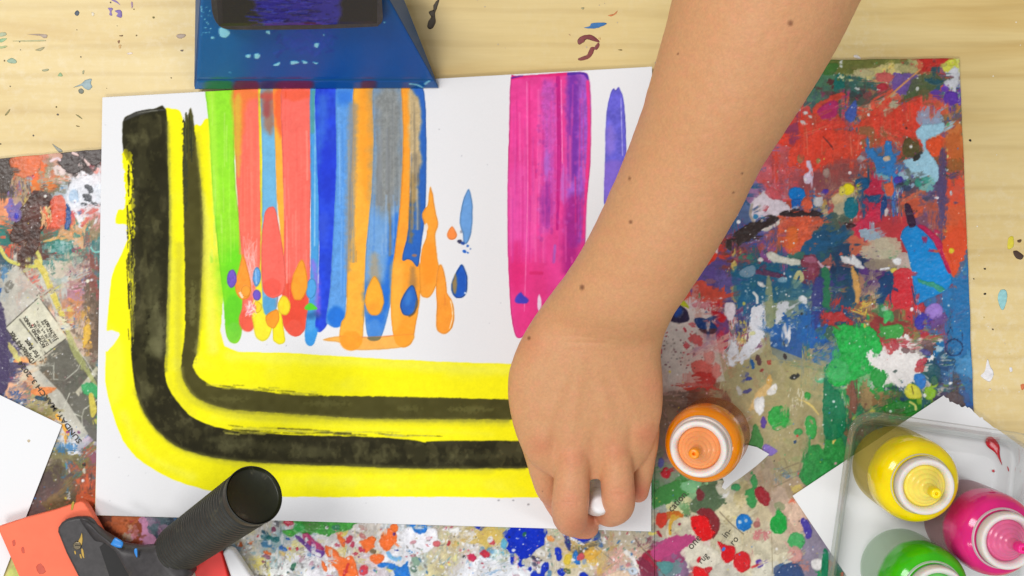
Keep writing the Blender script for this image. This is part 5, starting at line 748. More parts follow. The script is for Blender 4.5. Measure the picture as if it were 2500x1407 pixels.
    p([(1605, 1372), (1640, 1374), (1640, 1392), (1625, 1404), (1610, 1392)], (80, 140, 140), e=3, op=.9); p([(1890, 1420), (1900, 1392), (1920, 1376), (1950, 1378), (1960, 1420)], (46, 72, 120), e=4, op=.9); p([(1980, 1372), (1990, 1364), (2006, 1366), (2012, 1380), (2004, 1392), (1986, 1390)], (226, 222, 222), e=2, dz=.4); p([(1922, 1350), (1936, 1334), (1954, 1340), (1958, 1362), (1940, 1374), (1924, 1366)], (206, 146, 140), e=4, op=.85); p([(1846, 1370), (1858, 1366), (1862, 1380), (1850, 1388)], (90, 60, 160), e=3); p([(2010, 1345), (2022, 1352), (2020, 1420), (2004, 1420)], (24, 130, 90), e=1)
    p([(1560, 1362), (1580, 1370), (1606, 1400), (1596, 1420), (1565, 1410)], (120, 40, 66), e=3, op=.8)
    c.L([(1757, 1250), (1786, 1280), (1815, 1304)], 1.1, (110, 96, 76), e=.4, dz=-.08); c.L([(1884, 1300), (1886, 1400)], 1, (150, 138, 110), e=.8, dz=-.05)
    for a, b in (((1900, 1150), (1950, 1130)), ((1905, 1160), (1955, 1150)), ((1915, 1120), (1930, 1160)), ((1960, 1180), (1990, 1210)), ((1890, 1190), (1950, 1160))): c.L([a, b], 1.1, (124, 110, 86), e=1, op=.7, dz=-.03)
    # lower right of the board (beyond the tray)
    p([(2205, 562), (2216, 552), (2236, 551), (2262, 570), (2284, 600), (2302, 636), (2325, 680), (2316, 702), (2300, 716), (2262, 732), (2240, 746), (2230, 700), (2225, 660), (2216, 620), (2206, 596), (2198, 580)], (12, 132, 204), e=1.6, rim=.35, dz=.3, var=.05, vs=30)
    p([(2240, 680), (2256, 686), (2280, 690), (2300, 700), (2308, 708), (2294, 712), (2272, 700), (2250, 694)], (62, 156, 112), op=.85, e=3); p([(2208, 500), (2218, 498), (2228, 514), (2236, 548), (2222, 556), (2214, 540), (2210, 520)], (54, 30, 56), dz=.3, e=1.2)
    p([(2240, 552), (2258, 552), (2290, 580), (2316, 620), (2326, 655), (2316, 668), (2300, 632), (2280, 592), (2260, 570)], (186, 32, 82), e=2); c.P([(2300, 600), (2326, 560), (2362, 560), (2366, 600), (2356, 640), (2344, 672), (2328, 676), (2318, 650)], (218, 78, 38), e=4, dry=.1, dz=.25); e(2323, 612, 7, 7, 0, (232, 206, 40), e=1.5)
    p([(2348, 640), (2364, 610), (2370, 680), (2376, 800), (2380, 900), (2384, 1000), (2340, 900), (2324, 820), (2330, 740), (2330, 690)], (34, 110, 168), op=.7, e=8, rim=0)
    c.P([(2120, 585), (2180, 575), (2200, 600), (2190, 628), (2140, 640), (2100, 620)], (188, 176, 150), dry=.5, dsx=14, dsy=3, e=5, op=.9); c.P([(2110, 640), (2170, 632), (2190, 650), (2170, 662), (2120, 655)], (142, 128, 110), e=4, op=.85); p([(2052, 625), (2070, 628), (2082, 622), (2100, 640), (2110, 655), (2090, 652), (2072, 645), (2060, 642)], (214, 214, 216), e=4); p([(2178, 636), (2190, 630), (2200, 634), (2196, 648), (2184, 646)], (226, 226, 226)); e(2182, 660, 9, 7, 0, (216, 200, 90)); l([(2150, 658), (2170, 655)], 2.6, (220, 222, 226))
    p([(2184, 662), (2220, 658), (2226, 690), (2230, 740), (2210, 755), (2184, 750), (2172, 730), (2182, 700)], (204, 42, 54), e=4, op=.9); l([(2226, 700), (2232, 730), (2236, 745)], 1.4, (20, 60, 110)); p([(2076, 655), (2084, 652), (2096, 680), (2102, 705), (2098, 735), (2090, 738), (2084, 700)], (202, 152, 84), e=3); c.L([(2014, 660), (2016, 700), (2018, 755)], 10, (34, 112, 76), e=4, dry=.2); p([(2010, 765), (2050, 762), (2056, 745), (2062, 768), (2080, 785), (2050, 785), (2020, 790)], (176, 50, 52), e=4)
    p([(2034, 800), (2060, 792), (2100, 798), (2128, 800), (2142, 818), (2152, 840), (2150, 858), (2136, 864), (2122, 856), (2118, 880), (2126, 905), (2112, 916), (2090, 925), (2066, 940), (2040, 945), (2022, 930), (2018, 900), (2032, 880), (2050, 872), (2044, 840)], (32, 168, 70), e=5, var=.12, dz=.35); e(2045, 905, 26, 30, 0, (70, 176, 100), e=6, op=.8, dry=.2); p([(2150, 805), (2165, 795), (2200, 793), (2206, 810), (2196, 826), (2170, 826), (2154, 818)], (66, 158, 70), e=2, dz=.3); p([(2158, 765), (2170, 758), (2178, 762), (2170, 785), (2158, 788)], (70, 180, 96), e=3); p([(2128, 905), (2150, 898), (2168, 912), (2160, 935), (2144, 948), (2130, 935)], (36, 150, 60), e=3, dz=.25)
    c.P([(2116, 862), (2130, 856), (2140, 872), (2160, 850), (2180, 838), (2210, 815), (2222, 826), (2216, 850), (2235, 862), (2262, 872), (2280, 862), (2276, 880), (2248, 892), (2246, 912), (2228, 930), (2226, 942), (2200, 944), (2176, 935), (2164, 915), (2140, 898), (2122, 886)], (226, 222, 220), e=8, es=5, dry=.3, dsx=4, dsy=5, dz=.4, gloss=.3)
    for x, y, a, b, r, cc in ((2186, 842, 10, 14, 0, (170, 50, 60)), (2170, 856, 12, 8, 40, (190, 60, 64)), (2250, 885, 16, 8, -40, (180, 44, 60)), (2245, 902, 14, 8, -30, (190, 60, 60)), (2210, 855, 10, 9, 0, (110, 80, 80)), (2260, 860, 14, 8, 20, (70, 70, 140)), (2294, 852, 10, 8, 0, (170, 200, 214)), (2186, 906, 5, 4, 0, (70, 90, 84)), (2262, 838, 14, 9, 0, (110, 84, 84))): e(x, y, a, b, r, cc, e=4, es=5, op=.85)
    p([(2262, 752), (2276, 742), (2292, 742), (2302, 754), (2298, 770), (2282, 780), (2266, 774), (2258, 764)], (150, 118, 198), e=1.5, dz=.3); e(2290, 785, 24, 14, -30, (100, 70, 140), op=.7, e=5); e(2246, 788, 14, 18, 0, (52, 50, 170), e=3, op=.9); p([(2240, 745), (2256, 740), (2258, 758), (2248, 762)], (186, 50, 60), e=3)
    for k in range(16):
        a = k / 16 * 6.283; b = (k + 1) / 16 * 6.283; c.L([(2329 + 21 * math.cos(a), 849 + 20 * math.sin(a)), (2329 + 21 * math.cos(b), 849 + 20 * math.sin(b))], 1.6, (22, 50, 92), e=2.5, es=4, dz=.15)
    p([(2232, 918), (2244, 912), (2258, 920), (2260, 940), (2250, 950), (2236, 940)], (44, 124, 204), e=2); p([(2208, 955), (2216, 940), (2230, 938), (2244, 948), (2250, 966), (2244, 974), (2216, 972)], (218, 216, 60), dz=.4, e=1.5); c.L([(2226, 944), (2230, 962)], 1.6, (140, 130, 30), dz=0); p([(2272, 930), (2282, 918), (2290, 930), (2288, 944), (2274, 945)], (160, 196, 50)); p([(2258, 950), (2276, 946), (2286, 960), (2276, 976), (2260, 974)], (140, 190, 36), e=3)
    p([(2080, 925), (2090, 960), (2092, 1005), (2076, 1005), (2076, 960)], (122, 78, 60), e=3, dry=.15); p([(2150, 998), (2190, 980), (2230, 985), (2240, 1000), (2200, 1010)], (22, 126, 32), e=4); c.L([(2222, 982), (2234, 990), (2236, 1000)], 3, (206, 210, 110)); e(2330, 975, 22, 18, 0, (92, 74, 74), op=.85, e=5, f=4); p([(2330, 890), (2350, 872), (2372, 870), (2376, 930), (2350, 920), (2336, 910)], (74, 140, 186), e=4, op=.8, dry=.2); e(2280, 915, 16, 26, 0, (26, 80, 90), op=.8, e=5)
    e(2078, 508, 18, 26, 0, (18, 116, 134), dz=.35, e=2); e(2071, 462, 15, 14, 0, (240, 224, 30), dz=.4, e=2); e(2056, 466, 7, 12, 0, (230, 214, 90), e=3); p([(2120, 450), (2140, 440), (2150, 460), (2158, 474), (2130, 478), (2110, 470)], (190, 40, 72), e=4); p([(2160, 450), (2180, 446), (2182, 470), (2170, 480), (2160, 466)], (226, 100, 66), e=2); p([(2088, 440), (2118, 436), (2120, 455), (2108, 466), (2094, 458)], (22, 88, 134), e=3); p([(2108, 484), (2150, 476), (2140, 490), (2112, 496)], (24, 80, 124), e=3)
    p([(2086, 555), (2110, 530), (2130, 510), (2154, 490), (2150, 520), (2140, 545), (2120, 565), (2098, 575)], (208, 42, 76), e=4, op=.9); p([(2150, 500), (2160, 478), (2166, 500), (2156, 524), (2150, 520)], (30, 70, 130), e=2); e(2164, 518, 4, 10, 10, (214, 196, 196)); c.P([(2130, 552), (2190, 530), (2200, 560), (2180, 580), (2130, 572)], (184, 52, 58), e=5, op=.85); c.P([(2098, 560), (2130, 560), (2150, 580), (2110, 590)], (150, 170, 186), e=5, dry=.4); p([(2062, 545), (2080, 546), (2090, 552), (2070, 558)], (70, 40, 44), e=2)
    e(2322, 472, 4, 6, 0, (190, 206, 214)); e(2286, 483, 6, 3, 0, (232, 232, 240)); e(2313, 383, 3, 5, 0, (232, 226, 140))
    p([(1985, 690), (2010, 682), (2008, 740), (1996, 800), (1980, 790)], (54, 56, 128), e=4, op=.8)
    drags(430, 32, (9, 32), (3, 11), .85)
    # fine white and coloured spatter everywhere
    R = random.Random(77)
    for k in range(1500):
        reg = R.random()
        if reg < .18: x, y = R.uniform(0, 255), R.uniform(380, 1250)
        elif reg < .4: x, y = R.uniform(560, 1590), R.uniform(1280, 1407)
        else: x, y = R.uniform(1600, 2370), R.uniform(150, 1407)
        big = R.random() < .06
        r_ = R.uniform(2.2, 4.5) if big else R.uniform(.6, 1.7)
        cc = (236, 236, 238) if R.random() < .55 else R.choice([(30, 30, 36), (226, 206, 80), (206, 60, 60), (60, 120, 200), (200, 190, 160), (80, 160, 100), (120, 60, 110), (220, 160, 170)])
        c.E(x, y, r_ * R.uniform(.8, 1.5), r_, R.uniform(0, 180), cc, e=.6 if big else .2, es=3, dz=.15, f=.8, op=R.uniform(.7, 1), var=0, gloss=.8)
    # flaky white crust along the bottom edge
    for k in range(620):
        R2 = random.Random(4000 + k); x, y = R2.uniform(575, 1560), R2.uniform(1272, 1410)
        cc = at(x, y)
        if cc.max() - cc.min() > 60: continue
        q = R2.random(); col_ = (234, 234, 238) if q < .5 else (R2.choice([(150, 146, 136), (176, 166, 146), (120, 116, 112), (196, 186, 160)]) if q < .88 else R2.choice([(200, 120, 130), (60, 110, 160), (90, 130, 110), (180, 70, 90)]))
        c.E(x, y, R2.uniform(1.5, 6), R2.uniform(1, 2.6), R2.uniform(0, 180), col_, e=2, es=4, dz=R2.uniform(.1, .35), op=.85, gloss=.3)
    # relief
    c.z += (fbm(c.X / 9, c.Y / 9, 2, 4) - .5) * .3 + (fbm(c.X / 4.5, c.Y / 4.5, 5, 2) - .5) * .22
    c.z = np.clip(c.z, -.4, 1.9)
    n = fbm(c.X / 3.4, c.Y / 3.4, 6, 3) - .5
    c.c = np.clip(c.c * (1 + (n * .13)[..., None]), 0, 1)
    return c
# ================================================================== build
import os
if os.environ.get('CANVAS_CACHE') and False: pass
#CACHE
CP = paint_painting()
CB = paint_boards()
#ENDCACHE

# ------------------------------------------------------------------ world, camera, lights
w = bpy.data.worlds.new('World'); SC.world = w; w.use_nodes = True
bg = w.node_tree.nodes['Background']; bg.inputs[0].default_value = (.95, .97, 1, 1); bg.inputs[1].default_value = .31
cam = bpy.data.cameras.new('camera'); co = bpy.data.objects.new('camera', cam); COL.objects.link(co)
co.location = (0, 0, H); cam.sensor_width = 36; cam.lens = 36 * H / (2500 * S); cam.clip_start = .02; cam.clip_end = 30
SC.camera = co
SC.view_settings.view_transform = 'Standard'; SC.view_settings.look = 'None'; SC.view_settings.exposure = 0; SC.view_settings.gamma = 1
SC.cycles.max_bounces = 10; SC.cycles.transparent_max_bounces = 24; SC.cycles.caustics_reflective = False; SC.cycles.caustics_refractive = False
try: SC.cycles.use_denoising = True
except Exception: pass
def area(name, loc, sx, sy, power, col=(1, 1, 1), target=(0, 0, 0)):
    l = bpy.data.lights.new(name, 'AREA'); l.shape = 'RECTANGLE'; l.size = sx; l.size_y = sy; l.energy = power; l.color = col
    o = bpy.data.objects.new(name, l); COL.objects.link(o); o.location = loc
    d = Vector(target) - Vector(loc); o.rotation_euler = d.to_track_quat('-Z', 'Y').to_euler(); return o
area('ceiling_lamp', (-.95, .55, 2.1), .6, 1.2, 31, (1, .985, .96))
area('ceiling_lamp', (-.75, -1.5, 2.1), 1.2,  .3, 23, (1, .985, .96))
area('ceiling_lamp', (1.5, -.5, 2.1), .3, 1.2, 9, (.97, .985, 1))

# ------------------------------------------------------------------ materials
M_board = attr_mat('dried_paint_crust', .5, .2, 500, .2, .0003, .05, .28)
M_paint = attr_mat('paint_on_paper', .8, .4, 1500, .1, .0001, .03, .2)
M_blue = attr_mat('painted_blue_plastic', .3, .12, 700, .1, .0001, .05, .4)
def paper_mat():
    m, nt, b, o = newmat('white_paper'); v = coords(nt); n = noise(nt, 900, 6, .7, vec=v); n2 = noise(nt, 6, 2, vec=v)
    r = ramp(nt, n2.outputs[0], [(.3, (.80, .805, .82, 1)), (.7, (.84, .845, .86, 1))]); nt.links.new(r.outputs[0], b.inputs['Base Color'])
    b.inputs['Roughness'].default_value = .8; b.inputs['Specular IOR Level'].default_value = .2; bump(nt, n.outputs[0], .12, .0001, b); return m
M_paper = paper_mat()
def wood_mat():
    m, nt, b, o = newmat('birch_laminate')
    v = coords(nt, (1, 1, 1)); vs_ = coords(nt, (5, 42, 1)); vf = coords(nt, (28, 420, 1))
    big = noise(nt, 1, 4, .55, vec=vs_); big.inputs['Distortion'].default_value = .6
    fine = noise(nt, 1, 5, .6, vec=vf); cloud = noise(nt, 9, 3, .5, vec=v)
    a = ramp(nt, big.outputs[0], [(.28, rgb(212, 182, 116)), (.45, rgb(223, 198, 136)), (.7, rgb(230, 207, 148))])
    f = ramp(nt, fine.outputs[0], [(.3, (.90, .89, .87, 1)), (.62, (1, 1, 1, 1))])
    c1 = mixc(nt, .45, a.outputs[0], f.outputs[0], 'MULTIPLY')
    # darker grain arcs
    wv = nt.nodes.new('ShaderNodeTexWave'); wv.wave_type = 'BANDS'; wv.bands_direction = 'Y'; wv.inputs['Scale'].default_value = 1.0; wv.inputs['Distortion'].default_value = 5.5; wv.inputs['Detail'].default_value = 3; wv.inputs['Detail Scale'].default_value = 1.2
    nt.links.new(coords(nt, (1.6, 14, 1)), wv.inputs['Vector'])
    g = ramp(nt, wv.outputs['Fac'], [(.0, (.86, .83, .78, 1)), (.12, (1, 1, 1, 1)), (1, (1, 1, 1, 1))])
    c2 = mixc(nt, .55, c1, g.outputs[0], 'MULTIPLY')
    cl = ramp(nt, cloud.outputs[0], [(.35, (.95, .94, .93, 1)), (.65, (1, 1, 1, 1))]); c3 = mixc(nt, 1, c2, cl.outputs[0], 'MULTIPLY')
    # scuffed, chalky wear
    sc = noise(nt, 160, 6, .7, vec=v); sp = noise(nt, 5, 2, .5, vec=v)
    k = nt.nodes.new('ShaderNodeMath'); k.operation = 'MULTIPLY'
    r1 = ramp(nt, sc.outputs[0], [(.48, (0, 0, 0, 1)), (.7, (1, 1, 1, 1))]); r2 = ramp(nt, sp.outputs[0], [(.5, (0, 0, 0, 1)), (.7, (.5, .5, .5, 1))])
    nt.links.new(r1.outputs[0], k.inputs[0]); nt.links.new(r2.outputs[0], k.inputs[1])
    nt.links.new(mixc(nt, k.outputs[0], c3, rgb(236, 226, 200)), b.inputs['Base Color'])
    b.inputs['Roughness'].default_value = .42; b.inputs['Specular IOR Level'].default_value = .45
    bump(nt, fine.outputs[0], .12, .0001, b); return m
M_wood = wood_mat()
M_coral = plain('coral_rubber', rgb(250, 118, 84), .6, .4, 60, .08, .05)
M_red = plain('red_plastic', rgb(244, 50, 42), .45, .5, 60, .06, .05)
M_whitepl = plain('white_plastic', rgb(232, 232, 234), .35, .5, 60, .03, .03)
def black_mat(name, base, rough, smears):
    m, nt, b, o = newmat(name); v = coords(nt); n = noise(nt, 240, 6, .65, vec=v); d = noise(nt, 60, 6, .7, vec=v); d.inputs['Distortion'].default_value = 1.2
    r = ramp(nt, n.outputs[0], [(.3, tuple(x * .8 for x in base[:3]) + (1,)), (.7, tuple(x * 1.35 for x in base[:3]) + (1,))])
    s_ = ramp(nt, d.outputs[0], [(.60, (0, 0, 0, 1)), (.68, (.8, .8, .8, 1))]); s_.color_ramp.elements[1].color = (smears,) * 3 + (1,)
    nt.links.new(mixc(nt, s_.outputs[0], r.outputs[0], rgb(96, 92, 70)), b.inputs['Base Color'])
    b.inputs['Roughness'].default_value = rough; b.inputs['Specular IOR Level'].default_value = .45
    bump(nt, n.outputs[0], .25, .0003, b); return m
M_black = black_mat('black_plastic', rgb(58, 55, 56), .45, .25)
M_rib = black_mat('dusty_black_grip', rgb(46, 46, 42), .5, .35)
M_cap = black_mat('grimy_handle_end', rgb(28, 30, 8), .45, .6)
M_pitshade = black_mat('recess_shade_black', rgb(18, 16, 16), .6, .0)  # near-black colour that paints in the shade of hollows
M_metal = plain('screw_steel', rgb(120, 110, 90), .35, .5, 400, .2, .2, metal=.8)
def daub(name, c, r=.35): return plain(name, rgb(*c), r, .5, 300, .08, .15, .0003)

def slab(name, pts, z0, z1, mat, parent=None, bevel=0, sm=0, top_dz=None, seg=2, closed=True):
    """prism with the outline measured in the photo at heights z0 / z1 (mm)"""
    q = crom(pts, sm) if sm else pts
    bm = bmesh.new(); n = len(q)
    z1s = [z1 if top_dz is None else z1 + top_dz(*p) for p in q]; z0s = [z0 if top_dz is None else z0 + top_dz(*p) for p in q]
    a = [bm.verts.new(W(x, y, zz)) for (x, y), zz in zip(q, z1s)]
    b = [bm.verts.new(Vector((v.co.x, v.co.y, zz * .001))) for v, zz in zip(a, z0s)]
    bm.faces.new(a); bm.faces.new(b[::-1])
    for i in range(n): bm.faces.new((a[i], a[(i + 1) % n], b[(i + 1) % n], b[i]))
    return bm_obj(name, bm, mat, parent, bevel=bevel, seg=seg, auto=bool(bevel))

def blob(name, pts, z, th, mat, parent, sm=4, jitter=0, seed=0, surf=None):
    """a dried drop of paint: irregular outline, domed top"""
    q = crom(pts, sm); r = random.Random(seed)
    cx, cy = q.mean(0); bm = bmesh.new(); rings = []
    for k, (s_, h_) in enumerate(((1.0, 0), (.93, .55), (.75, .85), (.4, 1.0))):
        ring = []
        for (x, y) in q:
            jx = r.uniform(-jitter, jitter) if k == 0 else 0
            X_, Y_ = cx + (x - cx) * s_ + jx, cy + (y - cy) * s_ + jx
            zz = (surf(X_, Y_) if surf else z) + th * h_
            ring.append(bm.verts.new(W(X_, Y_, zz)))
        rings.append(ring)
    n = len(q)
    for k in range(3):
        for i in range(n): bm.faces.new((rings[k][i], rings[k][(i + 1) % n], rings[k + 1][(i + 1) % n], rings[k + 1][i]))
    bm.faces.new(rings[3]); bm.faces.new(rings[0][::-1])
    return bm_obj(name, bm, mat, parent, smooth=True)

def lathe(name, prof, mat, parent, seg=64, M=None, caps=True):
    bm = bmesh.new(); rings = []
    for r, z in prof:
        if r < 1e-6: rings.append([bm.verts.new((0, 0, z))])
        else: rings.append([bm.verts.new((r * math.cos(a), r * math.sin(a), z)) for a in [2 * math.pi * i / seg for i in range(seg)]])
    for A, B in zip(rings, rings[1:]):
        for i in range(seg):
            j = (i + 1) % seg
            if len(A) == 1 and len(B) == 1: continue
            if len(A) == 1: bm.faces.new((A[0], B[i], B[j]))
            elif len(B) == 1: bm.faces.new((A[i], A[j], B[0]))
            else: bm.faces.new((A[i], A[j], B[j], B[i]))
    if M is not None: bmesh.ops.transform(bm, matrix=M, verts=bm.verts)
    return bm_obj(name, bm, mat, parent, smooth=True)

def smooth_prof(p, n=5):
    return [tuple(v) for v in crom(p, n, False)]

# ------------------------------------------------------------------ table
bm = bmesh.new()
def bx(bm, x0, x1, y0, y1, z0, z1):
    vs = [bm.verts.new((x, y, z)) for z in (z0, z1) for y in (y0, y1) for x in (x0, x1)]
    for f in ((0, 2, 3, 1), (4, 5, 7, 6), (0, 1, 5, 4), (1, 3, 7, 5), (3, 2, 6, 7), (2, 0, 4, 6)): bm.faces.new([vs[i] for i in f])
bx(bm, -.75, .75, -.5, .5, -.025, 0)
table = bm_obj('tabletop', bm, M_wood, bevel=.002); tag(table, 'pale birch-grain tabletop marked with old paint drips', 'tabletop', kind='structure')
marks = [
 ([(185, 27), (190, 26), (194, 31), (191, 38), (185, 38), (182, 33)], (70, 84, 100)), ([(224, 30), (230, 32), (229, 39), (224, 38)], (226, 214, 190)),
 ([(263, 19), (276, 21), (272, 28), (274, 38), (267, 37), (268, 28)], (140, 116, 176)), ([(280, 27), (295, 25), (298, 43), (284, 40), (288, 33)], (128, 104, 170)), ([(270, 0), (284, 2), (294, 13), (286, 8)], (140, 116, 176)), ([(320, 5), (324, 6), (324, 18), (321, 20)], (170, 140, 160)),
 ([(0, 80), (14, 80), (15, 86), (0, 90)], (176, 184, 150)), ([(0, 96), (17, 94), (8, 102), (0, 104)], (150, 186, 140)), ([(0, 114), (18, 112), (12, 117), (0, 119)], (172, 184, 130)), ([(66, 84), (112, 84), (114, 92), (106, 93), (96, 87)], (176, 156, 140)), ([(30, 100), (104, 98), (107, 101), (60, 102)], (188, 186, 140)), ([(86, 122), (106, 115), (108, 118), (98, 125)], (168, 160, 120)),
 ([(17, 148), (28, 142), (40, 148), (38, 155), (22, 154)], (152, 176, 150)), ([(103, 171), (118, 168), (118, 173), (106, 175)], (168, 168, 130)), ([(141, 186), (147, 177), (153, 186)], (150, 180, 130)), ([(202, 173), (206, 172), (204, 181), (201, 180)], (176, 168, 120)),
 ([(178, 214), (198, 205), (208, 196), (224, 193), (222, 204), (225, 213), (216, 220), (206, 216), (196, 208)], (150, 172, 176)), ([(191, 220), (198, 216), (205, 222), (202, 229), (194, 228)], (120, 124, 110)),
 ([(292, 87), (300, 86), (299, 89), (292, 89)], (120, 90, 60)), ([(287, 100), (293, 99), (290, 107)], (140, 96, 66)), ([(290, 110), (296, 110), (294, 118), (290, 117)], (214, 176, 116)), ([(310, 130), (320, 128), (324, 131), (314, 134)], (236, 220, 206)), ([(430, 86), (448, 83), (454, 87), (446, 93), (436, 94)], (176, 160, 140)), ([(441, 122), (448, 122), (446, 126), (441, 125)], (110, 96, 84)), ([(372, 41), (377, 41), (377, 45), (373, 45)], (120, 110, 50)),
 ([(12, 280), (22, 268), (25, 268), (16, 282)], (150, 140, 90)), ([(136, 260), (139, 260), (139, 263), (136, 263)], (96, 84, 40)), ([(184, 280), (192, 282), (201, 290), (198, 290)], (130, 126, 80)), ([(186, 307), (194, 308), (193, 310), (187, 309)], (120, 104, 60)), ([(127, 351), (138, 358), (151, 366), (152, 372), (144, 372), (136, 364)], (150, 152, 140)), ([(0, 350), (4, 352), (0, 354)], (100, 80, 50)),
 ([(1047, 30), (1062, 22), (1058, 14), (1068, 0), (1073, 0), (1066, 22), (1062, 36), (1064, 56), (1052, 72), (1043, 66), (1046, 52), (1054, 44)], (74, 62, 46)),
 ([(1410, 100), (1420, 88), (1440, 85), (1452, 90), (1463, 100), (1462, 104), (1446, 98), (1430, 95), (1418, 100), (1414, 110)], (130, 64, 66)), ([(1460, 104), (1464, 112), (1456, 122), (1450, 118)], (130, 64, 66)), ([(1442, 116), (1452, 116), (1448, 130), (1440, 142), (1424, 148), (1412, 147), (1414, 142), (1428, 138), (1438, 128)], (136, 70, 68)),
 ([(1425, 68), (1440, 64), (1444, 57), (1468, 55), (1482, 58), (1466, 66), (1452, 70), (1436, 70)], (60, 116, 176)), ([(1484, 38), (1496, 36), (1506, 30), (1508, 26), (1504, 34), (1492, 40)], (216, 130, 80)), ([(1418, 20), (1426, 18), (1424, 24)], (176, 160, 130)), ([(1460, 94), (1466, 92), (1466, 97)], (214, 170, 110)), ([(1508, 122), (1518, 121), (1518, 124)], (130, 110, 66)), ([(1388, 84), (1392, 84), (1392, 88)], (190, 160, 120)),
 ([(2083, 138), (2090, 134), (2098, 138), (2102, 144), (2092, 143)], (226, 218, 210)), ([(2366, 341), (2371, 341), (2371, 346), (2366, 345)], (40, 34, 26)), ([(2402, 655), (2407, 655), (2406, 659), (2402, 658)], (40, 34, 26)), ([(2376, 680), (2379, 680), (2378, 684)], (40, 34, 26)), ([(2402, 716), (2408, 716), (2407, 720), (2402, 720)], (40, 34, 26)), ([(2421, 803), (2426, 803), (2425, 807)], (70, 50, 20)), ([(2401, 774), (2404, 774), (2403, 777)], (160, 140, 60)),
 ([(2436, 726), (2443, 708), (2456, 709), (2459, 724), (2456, 742), (2448, 758), (2440, 746)], (150, 204, 206)), ([(2484, 587), (2494, 585), (2492, 592), (2485, 592)], (96, 70, 40)), ([(2473, 615), (2482, 612), (2492, 618), (2500, 626), (2492, 634), (2480, 630)], (72, 50, 36)), ([(2462, 582), (2474, 578), (2474, 602), (2460, 608)], (222, 206, 60)),
 ([(2409, 881), (2413, 879), (2417, 894), (2424, 904), (2426, 916), (2420, 930), (2412, 932), (2396, 921), (2394, 916), (2404, 906)], (234, 232, 234)), ([(2464, 898), (2470, 897), (2472, 906), (2466, 908)], (234, 230, 230)), ([(2413, 951), (2420, 949), (2418, 955)], (226, 214, 200)), ([(2492, 940), (2500, 938), (2500, 950), (2494, 952)], (214, 120, 70)), ([(2451, 838), (2455, 838), (2454, 841)], (222, 206, 170)), ([(2462, 863), (2466, 862), (2465, 865)], (226, 220, 150)),
]
mm = {}
for i, (pts, c_) in enumerate(marks):
    k = tuple(int(v / 12) for v in c_)
    if k not in mm: mm[k] = plain('dried_paint', rgb(*[min(255, v) for v in c_]), .45, .4, 400, .2, .2, .0003)
    blob('paint_mark', pts, .02, .25, mm[k], table, sm=3, jitter=.5, seed=i)
for i, (pts, w_) in enumerate(([(28, 290), (34, 310), (38, 340), (42, 366)], 1.0), ) if False else []: pass
R_ = random.Random(9)
m_sp = [plain('paint_fleck', rgb(*c_), .5, .4, 300, .1, 0) for c_ in ((236, 230, 214), (120, 100, 60), (196, 180, 150), (90, 84, 76))]
for k in range(34):
    x, y = (R_.uniform(0, 470), R_.uniform(0, 350)) if k % 2 else ((R_.uniform(1060, 1580), R_.uniform(0, 150)) if k % 4 else (R_.uniform(2380, 2495), R_.uniform(20, 980)))
    r_ = R_.uniform(1.0, 2.6); blob('paint_fleck', [(x + r_ * math.cos(a) * R_.uniform(.7, 1.3), y + r_ * math.sin(a)) for a in (0, 1.2, 2.5, 3.8, 5)], .02, .15, m_sp[k % 4], table, sm=2, seed=k)

# ------------------------------------------------------------------ boards
def mkboard(quad, z0, th, lab, edge):
    o = painted_sheet('covered_board', CB, quad, z0, th, 1.9, M_board, edge=edge)
    tag(o, lab, 'board'); return o
def wob(seed, amp, sd):
    def f(X, Y, u, v):
        n = (fbm(X / 60, Y / 60, seed, 3) - .5) * 2 * amp; m_ = (fbm(X / 50, Y / 50, seed + 2, 3) - .5) * 2 * amp
        return X + n * np.clip(((u - .5) * sd - .44) / .06, 0, 1), Y + m_ * np.clip((np.abs(v - .5) - .44) / .06, 0, 1)
    return f
left = mkboard([(-110, 397), (1598, 241), (1598, 1545), (-100, 1545)], 0, 2.2, 'newspaper-covered board crusted with paint at the left, under the painting', wob(1, 2.5, -1))
right = mkboard([(1598.8, 152), (2343, 143), (2398, 1545), (1598.8, 1545)], 0, 2.4, 'paint-crusted board at the right beneath the orange bottle and clear tray', wob(4, 1.8, 1))
M_ink = plain('newsprint_ink', rgb(84, 80, 72), .8, .2, 500, .3, 0)
def text(s, x, y, h, ang, z, parent, xs=1.0, bold=0):
    c_ = bpy.data.curves.new('lettering', 'FONT'); c_.body = s; c_.size = h * S * 1.35; c_.extrude = .00004; c_.offset = bold * S
    c_.resolution_u = 2
    o = bpy.data.objects.new('lettering', c_); COL.objects.link(o)
    bpy.context.view_layer.update()
    me = bpy.data.meshes.new_from_object(o.evaluated_get(bpy.context.evaluated_depsgraph_get())); bpy.data.objects.remove(o)
    k = Matrix.Translation(W(x, y, z)) @ Matrix.Rotation(math.radians(ang), 4, 'Z') @ Matrix.Scale(xs, 4, (1, 0, 0))
    me.transform(k); return link('printed_words', me, M_ink, parent)
zt = 2.75
text('Duplex/4-6 Plex', 84, 880, 14, 127, zt, left, .72, .25); text('For Rent', 97, 868, 13, 127, zt + .02, left, .8, .25)
text('RICHMOND ANNEX', 112, 846, 9, 124, zt, left, .8, .2); text('DUPLEX  1BR/1BA', 120, 842, 7.5, 124, zt, left, .8); text('over 290 sq ft, 270 to', 128, 838, 7, 124, zt, left, .8); text('$1,1750 mo. + dep', 135, 832, 7, 124, zt, left, .8); text('510-799-0839', 143, 828, 9, 122, zt, left, .85, .15)
text('SUNDAY, MARCH 3, 2024', 200, 1078, 13, 127, zt, left, 1.25, .2)
